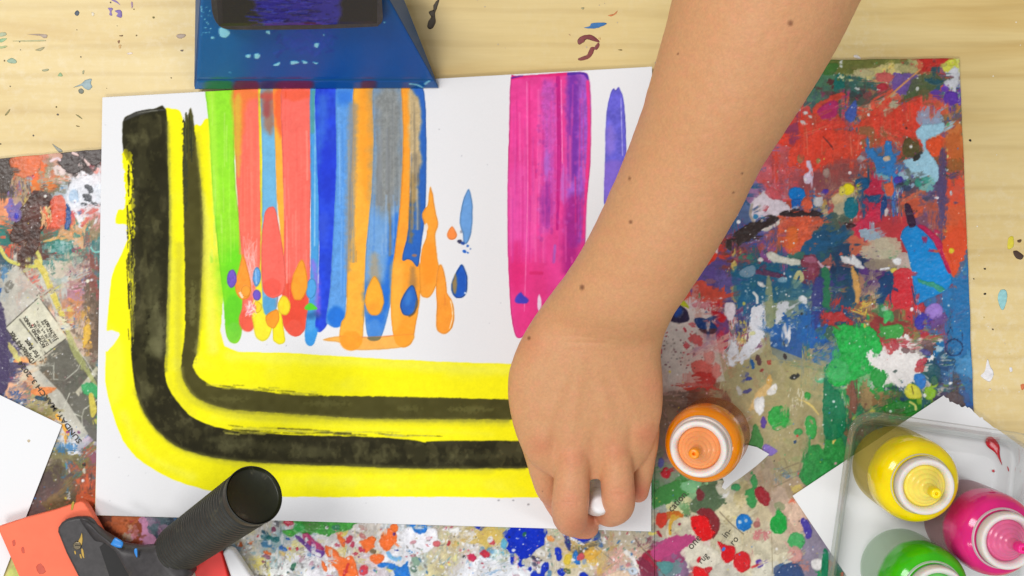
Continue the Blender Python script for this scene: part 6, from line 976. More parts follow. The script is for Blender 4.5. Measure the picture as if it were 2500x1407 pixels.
for s_, x, y, h_, a in (('cation', 1640, 1252, 18, 48), ('one', 1688, 1344, 20, 48), ('in-', 1773, 1316, 18, 52), ('ro', 1791, 1334, 18, 52), ('rug', 1712, 1378, 16, 46)): text(s_, x, y, h_, a, zt + .25, right, .95)

# ------------------------------------------------------------------ the painting and blank papers
def pw(u, v): return .5 * np.clip(v - .9, 0, 1) * 4 * np.sin(u * 7) ** 2 * .4 + .9 * np.exp(-(u * u + (1 - v) ** 2) / .01)
painting = painted_sheet('painting', CP, [(250, 238), (1592, 163), (1590, 1298), (233, 1258)], 3.35, .35, 1.7, M_paint, warp=pw)
tag(painting, 'white paper painted with yellow and black bands, rainbow drips and a magenta block', 'painting')

def sheet(lab, pts, z, zs=None, grp=None, sm=0, th=.3):
    q = crom(pts, sm) if sm else pts
    o = slab('paper_sheet', [tuple(p_) for p_ in q], z, z + th, M_paper, top_dz=zs); tag(o, lab, 'paper', 'blank white papers on the boards'); return o
p1 = sheet('blank white sheet with its corner on the left board, beneath the coral blade', [(-190, 895), (0, 965), (151, 1038), (66, 1256), (-20, 1480), (-260, 1400)], 3.3)
blob('speck', [(66, 1076), (71, 1073), (74, 1077), (70, 1081)], 3.62, .2, m_sp[2], p1, sm=2)
rt = [(1935, 1211), (2305, 965)]
rr = random.Random(3); tx = []
for i in range(26):
    t = i / 25; tx.append((2305 + t * 128 + rr.uniform(-2, 2), 966 + t * 76 + rr.uniform(-3.5, 3.5) + 5 * math.sin(t * 9)))
p2 = sheet('blank white sheet with a torn top edge lying under the clear tray', rt + tx + [(2700, 1240), (2400, 1500), (2130, 1500)], 3.5)
rr = random.Random(8)
scrap = [(1821, 1086), (1848, 1092), (1878, 1109), (1862, 1124), (1846, 1138), (1828, 1152), (1808, 1167), (1790, 1178), (1781, 1186), (1770, 1196), (1762, 1190), (1768, 1176), (1760, 1160), (1785, 1120)]
p3 = slab('paper_scrap', scrap, 3.5, 3.75, M_paper); tag(p3, 'small torn white paper scrap half under the orange bottle', 'paper scrap')

# ------------------------------------------------------------------ bottles
def paint_bottle_mat(name, dark, mid, ghost, levels):
    """milky squeeze bottle: paint fills it above/below the level, thin film elsewhere"""
    m, nt, b, out = newmat(name)
    t = nt.nodes.new('ShaderNodeTexCoord'); s_ = nt.nodes.new('ShaderNodeSeparateXYZ'); nt.links.new(t.outputs['Object'], s_.inputs[0])
    n = noise(nt, 60, 3, .5, vec=t.outputs['Object'])
    a = nt.nodes.new('ShaderNodeMath'); a.operation = 'MULTIPLY_ADD'; nt.links.new(n.outputs[0], a.inputs[0]); a.inputs[1].default_value = .006; nt.links.new(s_.outputs[2], a.inputs[2])
    mr = nt.nodes.new('ShaderNodeMapRange'); nt.links.new(a.outputs[0], mr.inputs[0]); mr.inputs[1].default_value = levels[0]; mr.inputs[2].default_value = levels[1]
    r = ramp(nt, n.outputs[0], [(.3, dark), (.65, mid)]); nt.links.new(r.outputs[0], b.inputs['Base Color'])
    b.inputs['Roughness'].default_value = .12; b.inputs['Specular IOR Level'].default_value = .5; b.inputs['Subsurface Weight'].default_value = .25; b.inputs['Subsurface Scale'].default_value = .004
    g = nt.nodes.new('ShaderNodeBsdfPrincipled'); g.inputs['Base Color'].default_value = ghost; g.inputs['Roughness'].default_value = .15; g.inputs['Specular IOR Level'].default_value = .5
    tr = nt.nodes.new('ShaderNodeBsdfTransparent'); gc = [min(1, v * .4 + .58) for v in ghost[:3]]; tr.inputs[0].default_value = (*gc, 1)
    mx = nt.nodes.new('ShaderNodeMixShader'); mx.inputs[0].default_value = .74; nt.links.new(g.outputs[0], mx.inputs[1]); nt.links.new(tr.outputs[0], mx.inputs[2])
    m2 = nt.nodes.new('ShaderNodeMixShader'); nt.links.new(mr.outputs[0], m2.inputs[0]); nt.links.new(mx.outputs[0], m2.inputs[1]); nt.links.new(b.outputs[0], m2.inputs[2])
    nt.links.new(m2.outputs[0], out.inputs['Surface']); return m
def nozzle_mat(name, c_, white=.25):
    m, nt, b, out = newmat(name); v = coords(nt); n = noise(nt, 120, 3, .5, vec=v)
    cc = tuple(c_[i] * (1 - white) + .85 * white for i in range(3))
    r = ramp(nt, n.outputs[0], [(.3, tuple(x * .9 for x in cc) + (1,)), (.7, cc + (1,))]); nt.links.new(r.outputs[0], b.inputs['Base Color'])
    b.inputs['Roughness'].default_value = .22; b.inputs['Subsurface Weight'].default_value = .4; b.inputs['Subsurface Scale'].default_value = .003; return m
M_neck = {}
def bottle(lab, base, top, z0, col, ghost, tipcol, hb=1.0, tilt=None, level=(.020, .030), rb=24.6):
    """base/top: table points (m); the axis runs from base to top"""
    e_ = empty('paint_bottle', (base[0], base[1], z0)); tag(e_, lab, 'paint bottle', 'paint bottles with pointed nozzles')
    ax = (Vector((top[0], top[1], z0 + .079)) - Vector((base[0], base[1], z0))).normalized()
    q = Vector((0, 0, 1)).rotation_difference(ax)
    lift = rb * .001 * math.sin(Vector((0, 0, 1)).angle(ax)) * .96
    Mx = Matrix.Translation(Vector((base[0], base[1], z0 + lift))) @ q.to_matrix().to_4x4()
    b_ = rb / 24.6
    prof = [(0, .0015), (.018, .001), (.0215, 0), (.0238, .0018), (.0246, .005), (.0246, .036), (.0245, .042), (.0236, .0475), (.0214, .0515), (.0188, .0535), (.0172, .0548), (.0168, .0575)]
    prof = [(r * b_, z) for r, z in prof]
    P_ = [prof[0], prof[1]] + smooth_prof(prof[2:], 4)
    nm = tag_c = lab.split()[0]
    mb = paint_bottle_mat(nm + '_paint_in_bottle', tuple(x * .82 for x in col[:3]) + (1,), col, ghost, level)
    # material heights are measured along the bottle: mesh stays in its own frame
    def put(o):
        o.matrix_world = Mx; return o
    def part(name, pr, mat, seg=72):
        o = lathe(name, pr, mat, None, seg); o.parent = e_; bpy.context.view_layer.update(); o.matrix_world = Mx; return o
    part('bottle_body', P_, mb)
    nk = plain(nm + '_milky_neck', tuple(col[i] * .22 + .52 for i in range(3)) + (1,), .25, .5, 80, .05, 0, sss=.3)
    part('neck', smooth_prof([(.0185, .0535), (.0180, .0548), (.0176, .0556), (.0150, .0556)], 3), nk)
    cp = part('cap_ring', smooth_prof([(.0150, .0550), (.0163, .0552), (.0167, .056), (.0168, .0605), (.0164, .0625), (.0156, .0632), (.0142, .0630), (.0130, .0618), (.0126, .0600), (.0124, .057)], 3), M_ring)
    st_ = []
    z = .0588; r = .0125
    for k in range(4):
        st_ += [(r, z), (r - .0008, z + .0010), (r - .0020, z + .0018)]
        r -= .0023; z += .0022
    st_ += [(.0034, .0678), (.0028, .0705), (.0025, .0745)]
    part('nozzle', smooth_prof(st_, 2), nozzle_mat(nm + '_nozzle', col[:3], .16))
    part('nozzle_tip', smooth_prof([(.0027, .0728), (.0033, .0736), (.0034, .0768), (.0030, .0788), (.0022, .0795), (.0009, .0795), (.0008, .0780), (0, .0775)], 3), plain(nm + '_tip', tipcol, .3, .5, 60, .05, 0, sss=.2), 40)
    return e_
M_ring = plain('milky_white_cap', rgb(226, 222, 218), .35, .4, 60, .04, 0, sss=.5)
Zt = .0042
bottle('orange paint bottle leaning beside the hand on the board', (.1285, -.0925), (.1020, -.0944), .0028, rgb(255, 148, 4), rgb(206, 140, 84), rgb(252, 150, 20), rb=23.2, level=(.034, .038))
bottle('yellow paint bottle standing in the clear tray', (.2435, -.1135), (.2415, -.1170), Zt, rgb(255, 228, 0), rgb(222, 204, 96), rgb(255, 226, 0), rb=25.6, level=(.036, .040))
bottle('pink paint bottle, rightmost one in the clear tray', (.2885, -.1476), (.2910, -.1485), Zt, rgb(226, 36, 128), rgb(214, 180, 186), rgb(244, 30, 140), rb=25.2, level=(.032, .036))
bottle('green paint bottle in the clear tray, cut off by the bottom of the photo', (.2478, -.1790), (.2500, -.1800), Zt, rgb(66, 196, 14), rgb(216, 234, 216), rgb(190, 236, 10), rb=25.2, level=(.034, .038))

# ------------------------------------------------------------------ clear tray
def tray_mat():
    m, nt, b, out = newmat('clear_plastic'); nt.nodes.remove(b)
    f = nt.nodes.new('ShaderNodeFresnel'); f.inputs[0].default_value = 1.4
    v = coords(nt); n = noise(nt, 500, 4, .6, vec=v); bn = bump(nt, n.outputs[0], .12, .0002, None); nt.links.new(bn, f.inputs['Normal'])
    lw = nt.nodes.new('ShaderNodeLayerWeight'); lw.inputs[0].default_value = .55
    tint = ramp(nt, lw.outputs['Facing'], [(0, (.995, .998, .995, 1)), (.6, (.985, .992, .988, 1)), (1, (.90, .94, .925, 1))])
    tr = nt.nodes.new('ShaderNodeBsdfTransparent'); nt.links.new(tint.outputs[0], tr.inputs[0])
    gl = nt.nodes.new('ShaderNodeBsdfGlossy'); gl.inputs['Roughness'].default_value = .08; nt.links.new(bn, gl.inputs['Normal'])
    fm = nt.nodes.new('ShaderNodeMath'); fm.operation = 'MULTIPLY'; nt.links.new(f.outputs[0], fm.inputs[0]); fm.inputs[1].default_value = .45
    mx = nt.nodes.new('ShaderNodeMixShader'); nt.links.new(fm.outputs[0], mx.inputs[0]); nt.links.new(tr.outputs[0], mx.inputs[1]); nt.links.new(gl.outputs[0], mx.inputs[2])
    df = nt.nodes.new('ShaderNodeBsdfTranslucent'); df.inputs[0].default_value = (.95, .97, .96, 1); dd = nt.nodes.new('ShaderNodeBsdfDiffuse'); dd.inputs[0].default_value = (.9, .92, .91, 1)
    da = nt.nodes.new('ShaderNodeAddShader'); nt.links.new(df.outputs[0], da.inputs[0]); nt.links.new(dd.outputs[0], da.inputs[1])
    mz = nt.nodes.new('ShaderNodeMixShader'); mz.inputs[0].default_value = .028; nt.links.new(mx.outputs[0], mz.inputs[1]); nt.links.new(da.outputs[0], mz.inputs[2])
    nt.links.new(mz.outputs[0], out.inputs['Surface']); return m
M_tray = tray_mat()
def tray():
    # rim corners seen at 24 mm: TL, TR and lower corners out of frame
    zr = 26.0
    c4 = [W(2080, 998, zr), W(2553, 1066, zr), W(2500, 1640, zr), W(1995, 1600, zr)]
    c4 = [Vector((p_.x, p_.y, 0)) for p_ in c4]; n = 4
    def ring(inset, rad, z):
        out = []
        for i in range(4):
            p_ = c4[i]; a = (c4[i - 1] - p_).normalized(); b = (c4[(i + 1) % 4] - p_).normalized()
            sn = math.sin(a.angle(b)); q = p_ + (a + b) * (inset / sn)
            s_ = q + a * rad; e_ = q + b * rad
            for k in range(9):
                t = k / 8; pt = s_ * (1 - t) ** 2 + q * 2 * t * (1 - t) + e_ * t * t
                out.append((pt.x, pt.y, z * .001))
        return out
    # outside from the middle of the base up, over the rim, and down inside
    prof = [(.020, .010, 3.5), (.0105, .010, 3.5), (.0088, .012, 4.4), (.0078, .013, 6.5), (.0052, .015, 20.5), (.0044, .0155, 22.0), (.0010, .017, 23.2), (0, .0175, 24.2), (0, .0175, 25.2), (.0007, .017, 26.0), (.0022, .017, 26.3), (.0038, .0165, 25.6), (.0052, .016, 24.0), (.0066, .0145, 20.0), (.0090, .013, 7.2), (.0098, .012, 5.6), (.0115, .011, 4.7), (.020, .010, 4.55)]
    bm = bmesh.new(); R0 = [[bm.verts.new(p_) for p_ in ring(*pr)] for pr in prof]
    m_ = len(R0[0])
    for A, B in zip(R0, R0[1:]):
        for i in range(m_): bm.faces.new((A[i], A[(i + 1) % m_], B[(i + 1) % m_], B[i]))
    bm.faces.new(R0[0][::-1]); bm.faces.new(R0[-1])
    o = bm_obj('tray', bm, M_tray, None, smooth=True); return tag(o, 'clear plastic tray with rounded rim holding three paint bottles', 'tray')
tr_ = tray()
Mred = daub('red_paint', (206, 30, 44), .15)
blob('paint_smear', [(2409, 1070), (2420, 1066), (2434, 1078), (2441, 1092), (2441, 1110), (2447, 1136), (2440, 1124), (2430, 1106), (2412, 1092), (2406, 1080)], 4.7, .8, Mred, tr_, sm=3)
blob('paint_smear', [(2422, 1148), (2428, 1147), (2428, 1153), (2423, 1153)], 4.7, .3, Mred, tr_, sm=2); blob('paint_smear', [(2459, 1139), (2462, 1142), (2464, 1151), (2461, 1149)], 4.7, .3, Mred, tr_, sm=2)
# ------------------------------------------------------------------ squeegee with ribbed handle (lower left)
sq = empty('ribbed_handle_squeegee', W(230, 1380, 4)); tag(sq, 'black ribbed-handle squeegee with a coral rubber blade, standing over the painting corner', 'squeegee')
def tiltz(x, y): return (y - 1230) * -.008
slab('blade', [(-8, 1287), (60, 1265), (130, 1246), (196, 1224), (206, 1228), (216, 1243), (300, 1390), (440, 1600), (140, 1620), (86, 1500)], 6.5, 13.0, M_coral, sq, bevel=.0012, seg=3)
Mocher = daub('ochre_smear', (196, 160, 70)); Mdkc = daub('dull_smear', (206, 84, 62), .5); Mcy = daub('blue_paint_fleck', (40, 134, 216)); Mcy2 = daub('pale_blue_fleck', (110, 190, 230))
for i, pts in enumerate(([(160, 1267), (163, 1267), (158, 1281), (155, 1280)], [(88, 1384), (100, 1376), (112, 1396), (96, 1402)], [(30, 1322), (36, 1318), (38, 1330), (32, 1334)], [(52, 1338), (58, 1336), (60, 1350), (54, 1350)])):
    blob('dried_paint', pts, 13.0, .15, Mdkc, sq, sm=2, seed=i)
blob('dried_paint', [(176, 1226), (182, 1226), (178, 1245), (173, 1244)], 13.0, .3, daub('olive_smear', (176, 150, 50)), sq, sm=2)
plate = slab('mounting_plate', [(139, 1300), (140, 1289), (148, 1277), (162, 1268), (185, 1263), (206, 1263), (222, 1270), (236, 1290), (300, 1395), (400, 1560), (300, 1620), (210, 1450), (160, 1352)], 13.2, 19.5, M_black, sq, bevel=.0022, seg=4)
slab('recess_shade', [(243, 1336), (252, 1328), (262, 1328), (296, 1345), (312, 1362), (345, 1430), (360, 1600), (300, 1600), (268, 1410)], 19.6, 19.9, M_pitshade, sq)  # flat slab on the plate; its black paints the pocket's shade
# web: a curved solid from the plate up to the grip
B0 = W(432, 1343, 22); T0 = W(622, 1208, 100); axis = (T0 - B0).normalized()
def web():
    bm = bmesh.new(); rings = []
    secs = [  # upper outline px,z ; lower outline px,z
        ((196, 1262), (238, 1322), 13.5, 20.5), ((222, 1272), (246, 1322), 13.5, 22), ((248, 1296), (266, 1326), 13.5, 25), ((278, 1316), (296, 1346), 13, 28), ((302, 1326), (350, 1450), 13, 30), ((340, 1333), (410, 1470), 13, 33), ((376, 1331), (452, 1426), 14, 36), ((402, 1320), (476, 1397), 18, 38)]
    for (a, b, zl, zh) in secs:
        zm = (zl + zh) / 2; ring = []
        A = W(*a, zm); B = W(*b, zm)
        for k in range(20):
            t = 2 * math.pi * k / 20; c_, s_ = math.cos(t), math.sin(t)
            u = (1 + math.copysign(abs(c_) ** .6, c_)) / 2; v = math.copysign(abs(s_) ** .6, s_)
            p_ = A * (1 - u) + B * u; ring.append(bm.verts.new((p_.x, p_.y, (zm + v * (zh - zl) / 2) * .001)))
        rings.append(ring)
    for A, B in zip(rings, rings[1:]):
        for i in range(20): bm.faces.new((A[i], A[(i + 1) % 20], B[(i + 1) % 20], B[i]))
    bm.faces.new(rings[0][::-1]); bm.faces.new(rings[-1])
    return bm_obj('neck', bm, M_black, sq, smooth=True)
web()
# grip
L_ = (T0 - B0).length; prof = [(0, -.010), (.0120, -.010), (.0138, -.004), (.0142, .002)]
nr = 27; z = .004
for k in range(nr):
    t = k / nr; r = .0144 + .0012 * t; dz = (L_ - .012) / nr
    z0_ = .004 + k * dz; prof += [(r, z0_), (r + .0009, z0_ + dz * .25), (r + .0009, z0_ + dz * .62), (r - .0001, z0_ + dz * .82)]
prof += [(.0156, L_ - .0075), (.0163, L_ - .0055), (.0168, L_ - .0020), (.0168, L_ - .0006), (.0165, L_), (.0160, L_ - .0002), (.0156, L_ - .0022), (.0150, L_ - .0030), (0, L_ - .0032)]
q = Vector((0, 0, 1)).rotation_difference(axis); Mx = Matrix.Translation(B0) @ q.to_matrix().to_4x4()
grip_prof = prof[:-4]; cap_prof = [(.01595, L_ - .0001), (.0156, L_ - .0022), (.0150, L_ - .0030), (0, L_ - .0032)]
g = lathe('ribbed_grip', grip_prof + [(.0158, L_ - .0035), (0, L_ - .0036)], M_rib, sq, 96, M=Mx)
lathe('end_cap', cap_prof, M_cap, sq, 96, M=Mx)
# screw, flecks
def disc(name, x, y, z, r, h, mat, parent):
    bm = bmesh.new(); bmesh.ops.create_cone(bm, cap_ends=True, segments=28, radius1=r, radius2=r * .85, depth=h, matrix=Matrix.Translation(W(x, y, z) + Vector((0, 0, h / 2)))); return bm_obj(name, bm, mat, parent, bevel=h * .3)
scr = disc('screw', 189, 1332, 19.5, .0028, .0009, M_metal, sq)
slab('slot', [(183, 1331), (195, 1331), (195, 1333), (183, 1333)], 20.42, 20.5, M_pitshade, sq)
blob('dried_paint', [(196, 1312), (200, 1300), (202, 1316), (200, 1330), (194, 1336), (190, 1324)], 19.6, .35, Mocher, sq, sm=2, jitter=1)
blob('dried_paint', [(198, 1340), (203, 1342), (206, 1364), (200, 1356)], 19.6, .2, Mocher, sq, sm=2); blob('dried_paint', [(181, 1346), (184, 1345), (186, 1352), (183, 1354)], 19.6, .2, Mocher, sq, sm=2); blob('dried_paint', [(194, 1353), (198, 1354), (200, 1364), (196, 1362)], 19.6, .2, Mocher, sq, sm=2)
bsurf = lambda x, y: 33.6
blob('paint_fleck', [(272, 1324), (280, 1313), (290, 1316), (301, 1324), (298, 1338), (284, 1336), (270, 1330)], 29.5, 1.0, Mcy, sq, sm=2, jitter=2)
blob('paint_fleck', [(328, 1340), (335, 1339), (336, 1356), (334, 1362), (328, 1350)], 33.6, .8, Mcy, sq, sm=2, jitter=.8)
blob('paint_fleck', [(455, 1370), (470, 1366), (491, 1368), (484, 1375), (464, 1376)], 24.5, .8, Mcy2, sq, sm=2)

# red and white scraper, mostly cropped
sc2 = empty('scraper', W(560, 1400, 4)); tag(sc2, 'red blade in a white plastic holder, right of the ribbed handle at the bottom edge', 'scraper')
slab('blade', [(470, 1376), (500, 1362), (534, 1345), (541, 1350), (556, 1407), (585, 1500), (500, 1520)], 4.2, 9.5, M_red, sc2, bevel=.001)
slab('holder', [(542, 1349), (558, 1337), (570, 1344), (590, 1374), (612, 1407), (670, 1500), (600, 1520)], 4.2, 12.0, M_whitepl, sc2, bevel=.0018, seg=3)

# ------------------------------------------------------------------ big blue squeegee (top)
CU = Canvas(440, -90, 1110, 240, 2.0, (13, 88, 152))
c = CU
c.P([(650, 60), (1010, 50), (1060, 200), (640, 210)], (8, 74, 160), op=.6, f=50, e=20, dz=0, var=.02); c.P([(440, -90), (600, -90), (560, 220), (440, 220)], (24, 106, 168), op=.5, f=40, e=10, dz=0, var=.02)
for k in range(60):
    r = random.Random(3100 + k); x = r.uniform(680, 815); y = r.uniform(64, 128) ; c.L([(x, y), (x + r.uniform(-30, 20), y + r.uniform(2, 14))], r.uniform(1, 4), r.choice([(26, 70, 168), (36, 78, 180), (22, 62, 150)]), e=1.5, es=5, op=.6, f=2)
c.P([(700, 70), (812, 66), (806, 110), (760, 130), (710, 124)], (30, 76, 176), op=.5, f=14, e=7)
LB = (140, 214, 236)
for pts in ([(535, 70), (545, 68), (560, 76), (559, 86), (550, 92), (538, 88)], [(650, 76), (658, 76), (658, 84), (650, 80)], [(600, 134), (611, 133), (610, 141), (602, 140)], [(621, 133), (630, 130), (635, 137), (630, 144), (622, 142)],
            [(668, 158), (682, 152), (680, 160), (670, 161)], [(710, 150), (722, 149), (732, 153), (722, 156), (712, 158)], [(738, 148), (748, 150), (752, 154), (742, 156)], [(764, 152), (776, 154), (772, 157)], [(516, 90), (522, 90), (522, 95), (516, 94)], [(488, 16), (492, 15), (492, 20), (488, 20)], [(503, 53), (506, 53), (506, 57)], [(560, 176), (563, 176), (562, 180)],
            [(958, -10), (968, 10), (978, 30), (990, 50), (992, 70), (984, 52), (972, 36), (962, 12)], [(935, 54), (940, 53), (940, 57)], [(789, 84), (792, 84), (792, 88), (789, 88)], [(768, 106), (778, 106), (776, 116), (768, 114)]):
    c.P(pts, LB, e=1, es=4, dz=.4, gloss=1, sm=3, var=.03)
for k in range(20):
    r = random.Random(3300 + k); c.E(r.uniform(484, 520), r.uniform(10, 90), r.uniform(.7, 2), r.uniform(.7, 1.8), 0, LB, dz=.2, gloss=1, e=.3, f=.8)
c.L([(1000, 205), (1020, 208), (1034, 216)], 2, (120, 190, 216), dz=.3, gloss=1); c.L([(1038, 205), (1048, 198)], 2.5, (110, 180, 210), dz=.3); c.L([(520, 196), (538, 194)], 1.2, (90, 150, 190)); c.E(696, 214, 2.5, 1.6, 0, (200, 210, 230), dz=.3)
for x0, x1, cc in ((505, 562, (30, 110, 60)), (575, 628, (110, 24, 60)), (680, 758, (110, 20, 66)), (885, 916, (90, 30, 70)), (640, 676, (60, 40, 90))): c.P([(x0, 196), (x1, 196), (x1, 232), (x0, 232)], cc, op=.75, f=7, e=3, dz=0)
c.z += (fbm(c.X / 30, c.Y / 30, 1, 2) - .5) * .12
CK = Canvas(500, -90, 960, 90, 2.0, (44, 42, 44)); c = CK
c.P([(612, -90), (810, -90), (812, 90), (652, 90), (640, 50), (622, 10)], (52, 48, 142), op=.95, f=7, e=6, dz=.35, gloss=.9, sm=3)
for k in range(240):
    r = random.Random(3500 + k); x = r.uniform(630, 812); y = r.uniform(-60, 72); c.L([(x, y), (x + r.uniform(-34, -8), y + r.uniform(-4, 3))], r.uniform(.6, 2), r.choice([(66, 62, 168), (40, 36, 110), (56, 66, 176), (34, 30, 70)]), e=1, es=5, op=.7, f=1.2, dz=r.uniform(-.1, .25), gloss=.9)
for k in range(110):
    r = random.Random(3800 + k); x = r.uniform(610, 830); y = r.uniform(-60, 76); c.L([(x, y), (x + r.uniform(-16, -4), y + r.uniform(-2, 2))], r.uniform(.5, 1.1), (24, 22, 50), e=.8, es=4, op=.6, dz=-.12)
c.z += (fbm(c.X / 3, c.Y / 3, 1, 2) - .5) * .12

def hull_faces(name, corners, faces, mat, parent, bevel, cv=None):
    """solid with flat faces; a face given as 'grid' is finely divided and coloured from the canvas"""
    bm = bmesh.new(); vs = [bm.verts.new(p_) for p_ in corners]
    for f in faces: bm.faces.new([vs[i] for i in f])
    o = bm_obj(name, bm, mat, parent, bevel=bevel, seg=3, auto=bool(bevel)); return o
bs = empty('blue_squeegee', W(770, 60, 4)); tag(bs, 'wide blue squeegee with a black handle pressed on the painting at the top', 'squeegee')
def proj(x, y, z):
    k = (H) / (H - z); return x * k / S + CX, -y * k / S + CY
def grid_face(name, A, B, Cc, D, cv, mat, parent, step=2.2, nrm=None, thick=0, profile=None):
    """finely divided quad A(top-left) B(top-right) C(bottom-right) D(bottom-left); profile(u,v) lifts it along its normal (m)"""
    A, B, Cc, D = [np.array(p_) for p_ in (A, B, Cc, D)]
    nu = int(np.linalg.norm(B - A) / S / step) + 1; nv = max(int(np.linalg.norm(D - A) / S / step) + 1, 6)
    u, v = np.meshgrid(np.linspace(0, 1, nu), np.linspace(0, 1, nv)); u3, v3 = u[..., None], v[..., None]
    P_ = (A * (1 - u3) + B * u3) * (1 - v3) + (D * (1 - u3) + Cc * u3) * v3
    n = np.cross(D - A, B - A); n = n / np.linalg.norm(n)
    if n[2] < 0: n = -n
    lift = profile(u, v) if profile is not None else 0 * u
    P_ = P_ + n * lift[..., None]
    px, py = proj(P_[..., 0], P_[..., 1], P_[..., 2]); cl, zz, gg = cv.sample(px, py)
    P_ = P_ + n * (zz * .0006)[..., None]
    idx = np.arange(nu * nv).reshape(nv, nu)
    F = np.stack([idx[1:, :-1], idx[1:, 1:], idx[:-1, 1:], idx[:-1, :-1]], -1).reshape(-1, 4)
    me = mesh_np(name, P_.reshape(-1, 3), F); set_attr(me, 'Col', lin(cl.reshape(-1, 3))); set_attr(me, 'gloss', gg.reshape(-1), 'FLOAT')
    return link(name, me, mat, parent)
M_bluepl = plain('blue_plastic', rgb(10, 80, 140), .45, .25, 80, .1, .05)
FL, FR = W(479, 196, 13), W(1060, 196, 13); TL, TR = W(493, -70, 88), W(912, -70, 88)
BL, BR = W(473, 219, 4.2), W(1073, 216, 4.2); KL, KR = W(478, -80, 34), W(956, -80, 34)
ML = W(474, 150, 5); MR = W(1046, 150, 5)
hull_faces('body', [FL, FR, TR, TL, BL, BR, KR, KL], [(3, 2, 1, 0), (0, 1, 5, 4), (1, 2, 6, 5), (3, 0, 4, 7), (2, 3, 7, 6), (4, 5, 6, 7)], M_bluepl, bs, .0012)
def inset4(A, B, C_, D, t, s_, lift):
    n = (D - A).cross(B - A).normalized()
    if n.z < 0: n = -n
    f = lambda u, v: (A * (1 - u) + B * u) * (1 - v) + (D * (1 - u) + C_ * u) * v + n * lift
    return f(t, s_), f(1 - t, s_), f(1 - t, 1 - s_), f(t, 1 - s_)
def edge_dome(h, m=.02, k=.08):
    return lambda u, v: h * np.minimum(1, np.minimum(np.minimum(u, 1 - u) / m, np.minimum(v, 1 - v) / k))
grid_face('painted_face', *inset4(TL, TR, FR, FL, .003, .006, -.0001), CU, M_blue, bs, profile=edge_dome(.0004, .01, .03))
grid_face('rubber_lip', *inset4(FL, FR, BR, BL, .003, .03, -.0001), CU, M_blue, bs, profile=edge_dome(.0004, .01, .15))
# chalky drips down the right end
for i, pts in enumerate(([(961, 0), (968, 4), (982, 40), (992, 68), (986, 66), (972, 36)], [(1020, 150), (1026, 156), (1022, 168), (1017, 160)], [(1052, 182), (1058, 186), (1060, 200), (1050, 206)])):
    pass
# black handle block on the face
def onface(px_, py_, lift):
    n = (FL - TL).cross(TR - TL).normalized(); n = n if n.z > 0 else -n
    P0 = TL + n * lift; o = Vector((0, 0, H)); d = W(px_, py_, 0) - o; t = (P0 - o).dot(n) / d.dot(n); return o + d * t
hp = crom([(510, -80), (516, 10), (521, 40), (532, 60), (552, 71), (600, 73), (750, 72), (905, 66), (924, 62), (934, 48), (933, 10), (928, -80)], 6, False)
bm = bmesh.new(); a = [bm.verts.new(onface(x, y, .010)) for x, y in hp]; b = [bm.verts.new(onface(x, y, .0006)) for x, y in hp]; n_ = len(hp)
nf = bm.faces.new(a); bm.faces.new(b[::-1])
for i in range(n_): bm.faces.new((a[i], a[(i + 1) % n_], b[(i + 1) % n_], b[i]))
bm_obj('handle', bm, M_black, bs, bevel=.0016, seg=4, auto=True)
gq = [onface(616, -70, .0101), onface(818, -70, .0101), onface(812, 68, .0101), onface(626, 68, .0101)]
gq = [onface(524, -70, .01005), onface(922, -70, .01005), onface(920, 58, .01005), onface(534, 64, .01005)]
grid_face('wet_paint', *gq, CK, M_blue, bs, step=1.8, profile=edge_dome(.0004, .03, .06))
# ------------------------------------------------------------------ the white bottle in the fingers
wb = empty('held_bottle', W(1452, 1208, 4)); tag(wb, 'small white bottle gripped between the fingertips', 'bottle')
Mx = Matrix.Translation(W(1450, 1196, 3.9))
lathe('bottle_body', smooth_prof([(0, 0), (.0105, 0), (.0112, .002), (.0112, .026), (.0100, .032), (.0086, .036)], 4), M_whitepl, wb, 48, M=Mx)
lathe('nozzle', smooth_prof([(.0086, .0355), (.0080, .041), (.0066, .045), (.0052, .048), (.0030, .049), (0, .0492)], 4), M_whitepl, wb, 48, M=Mx)

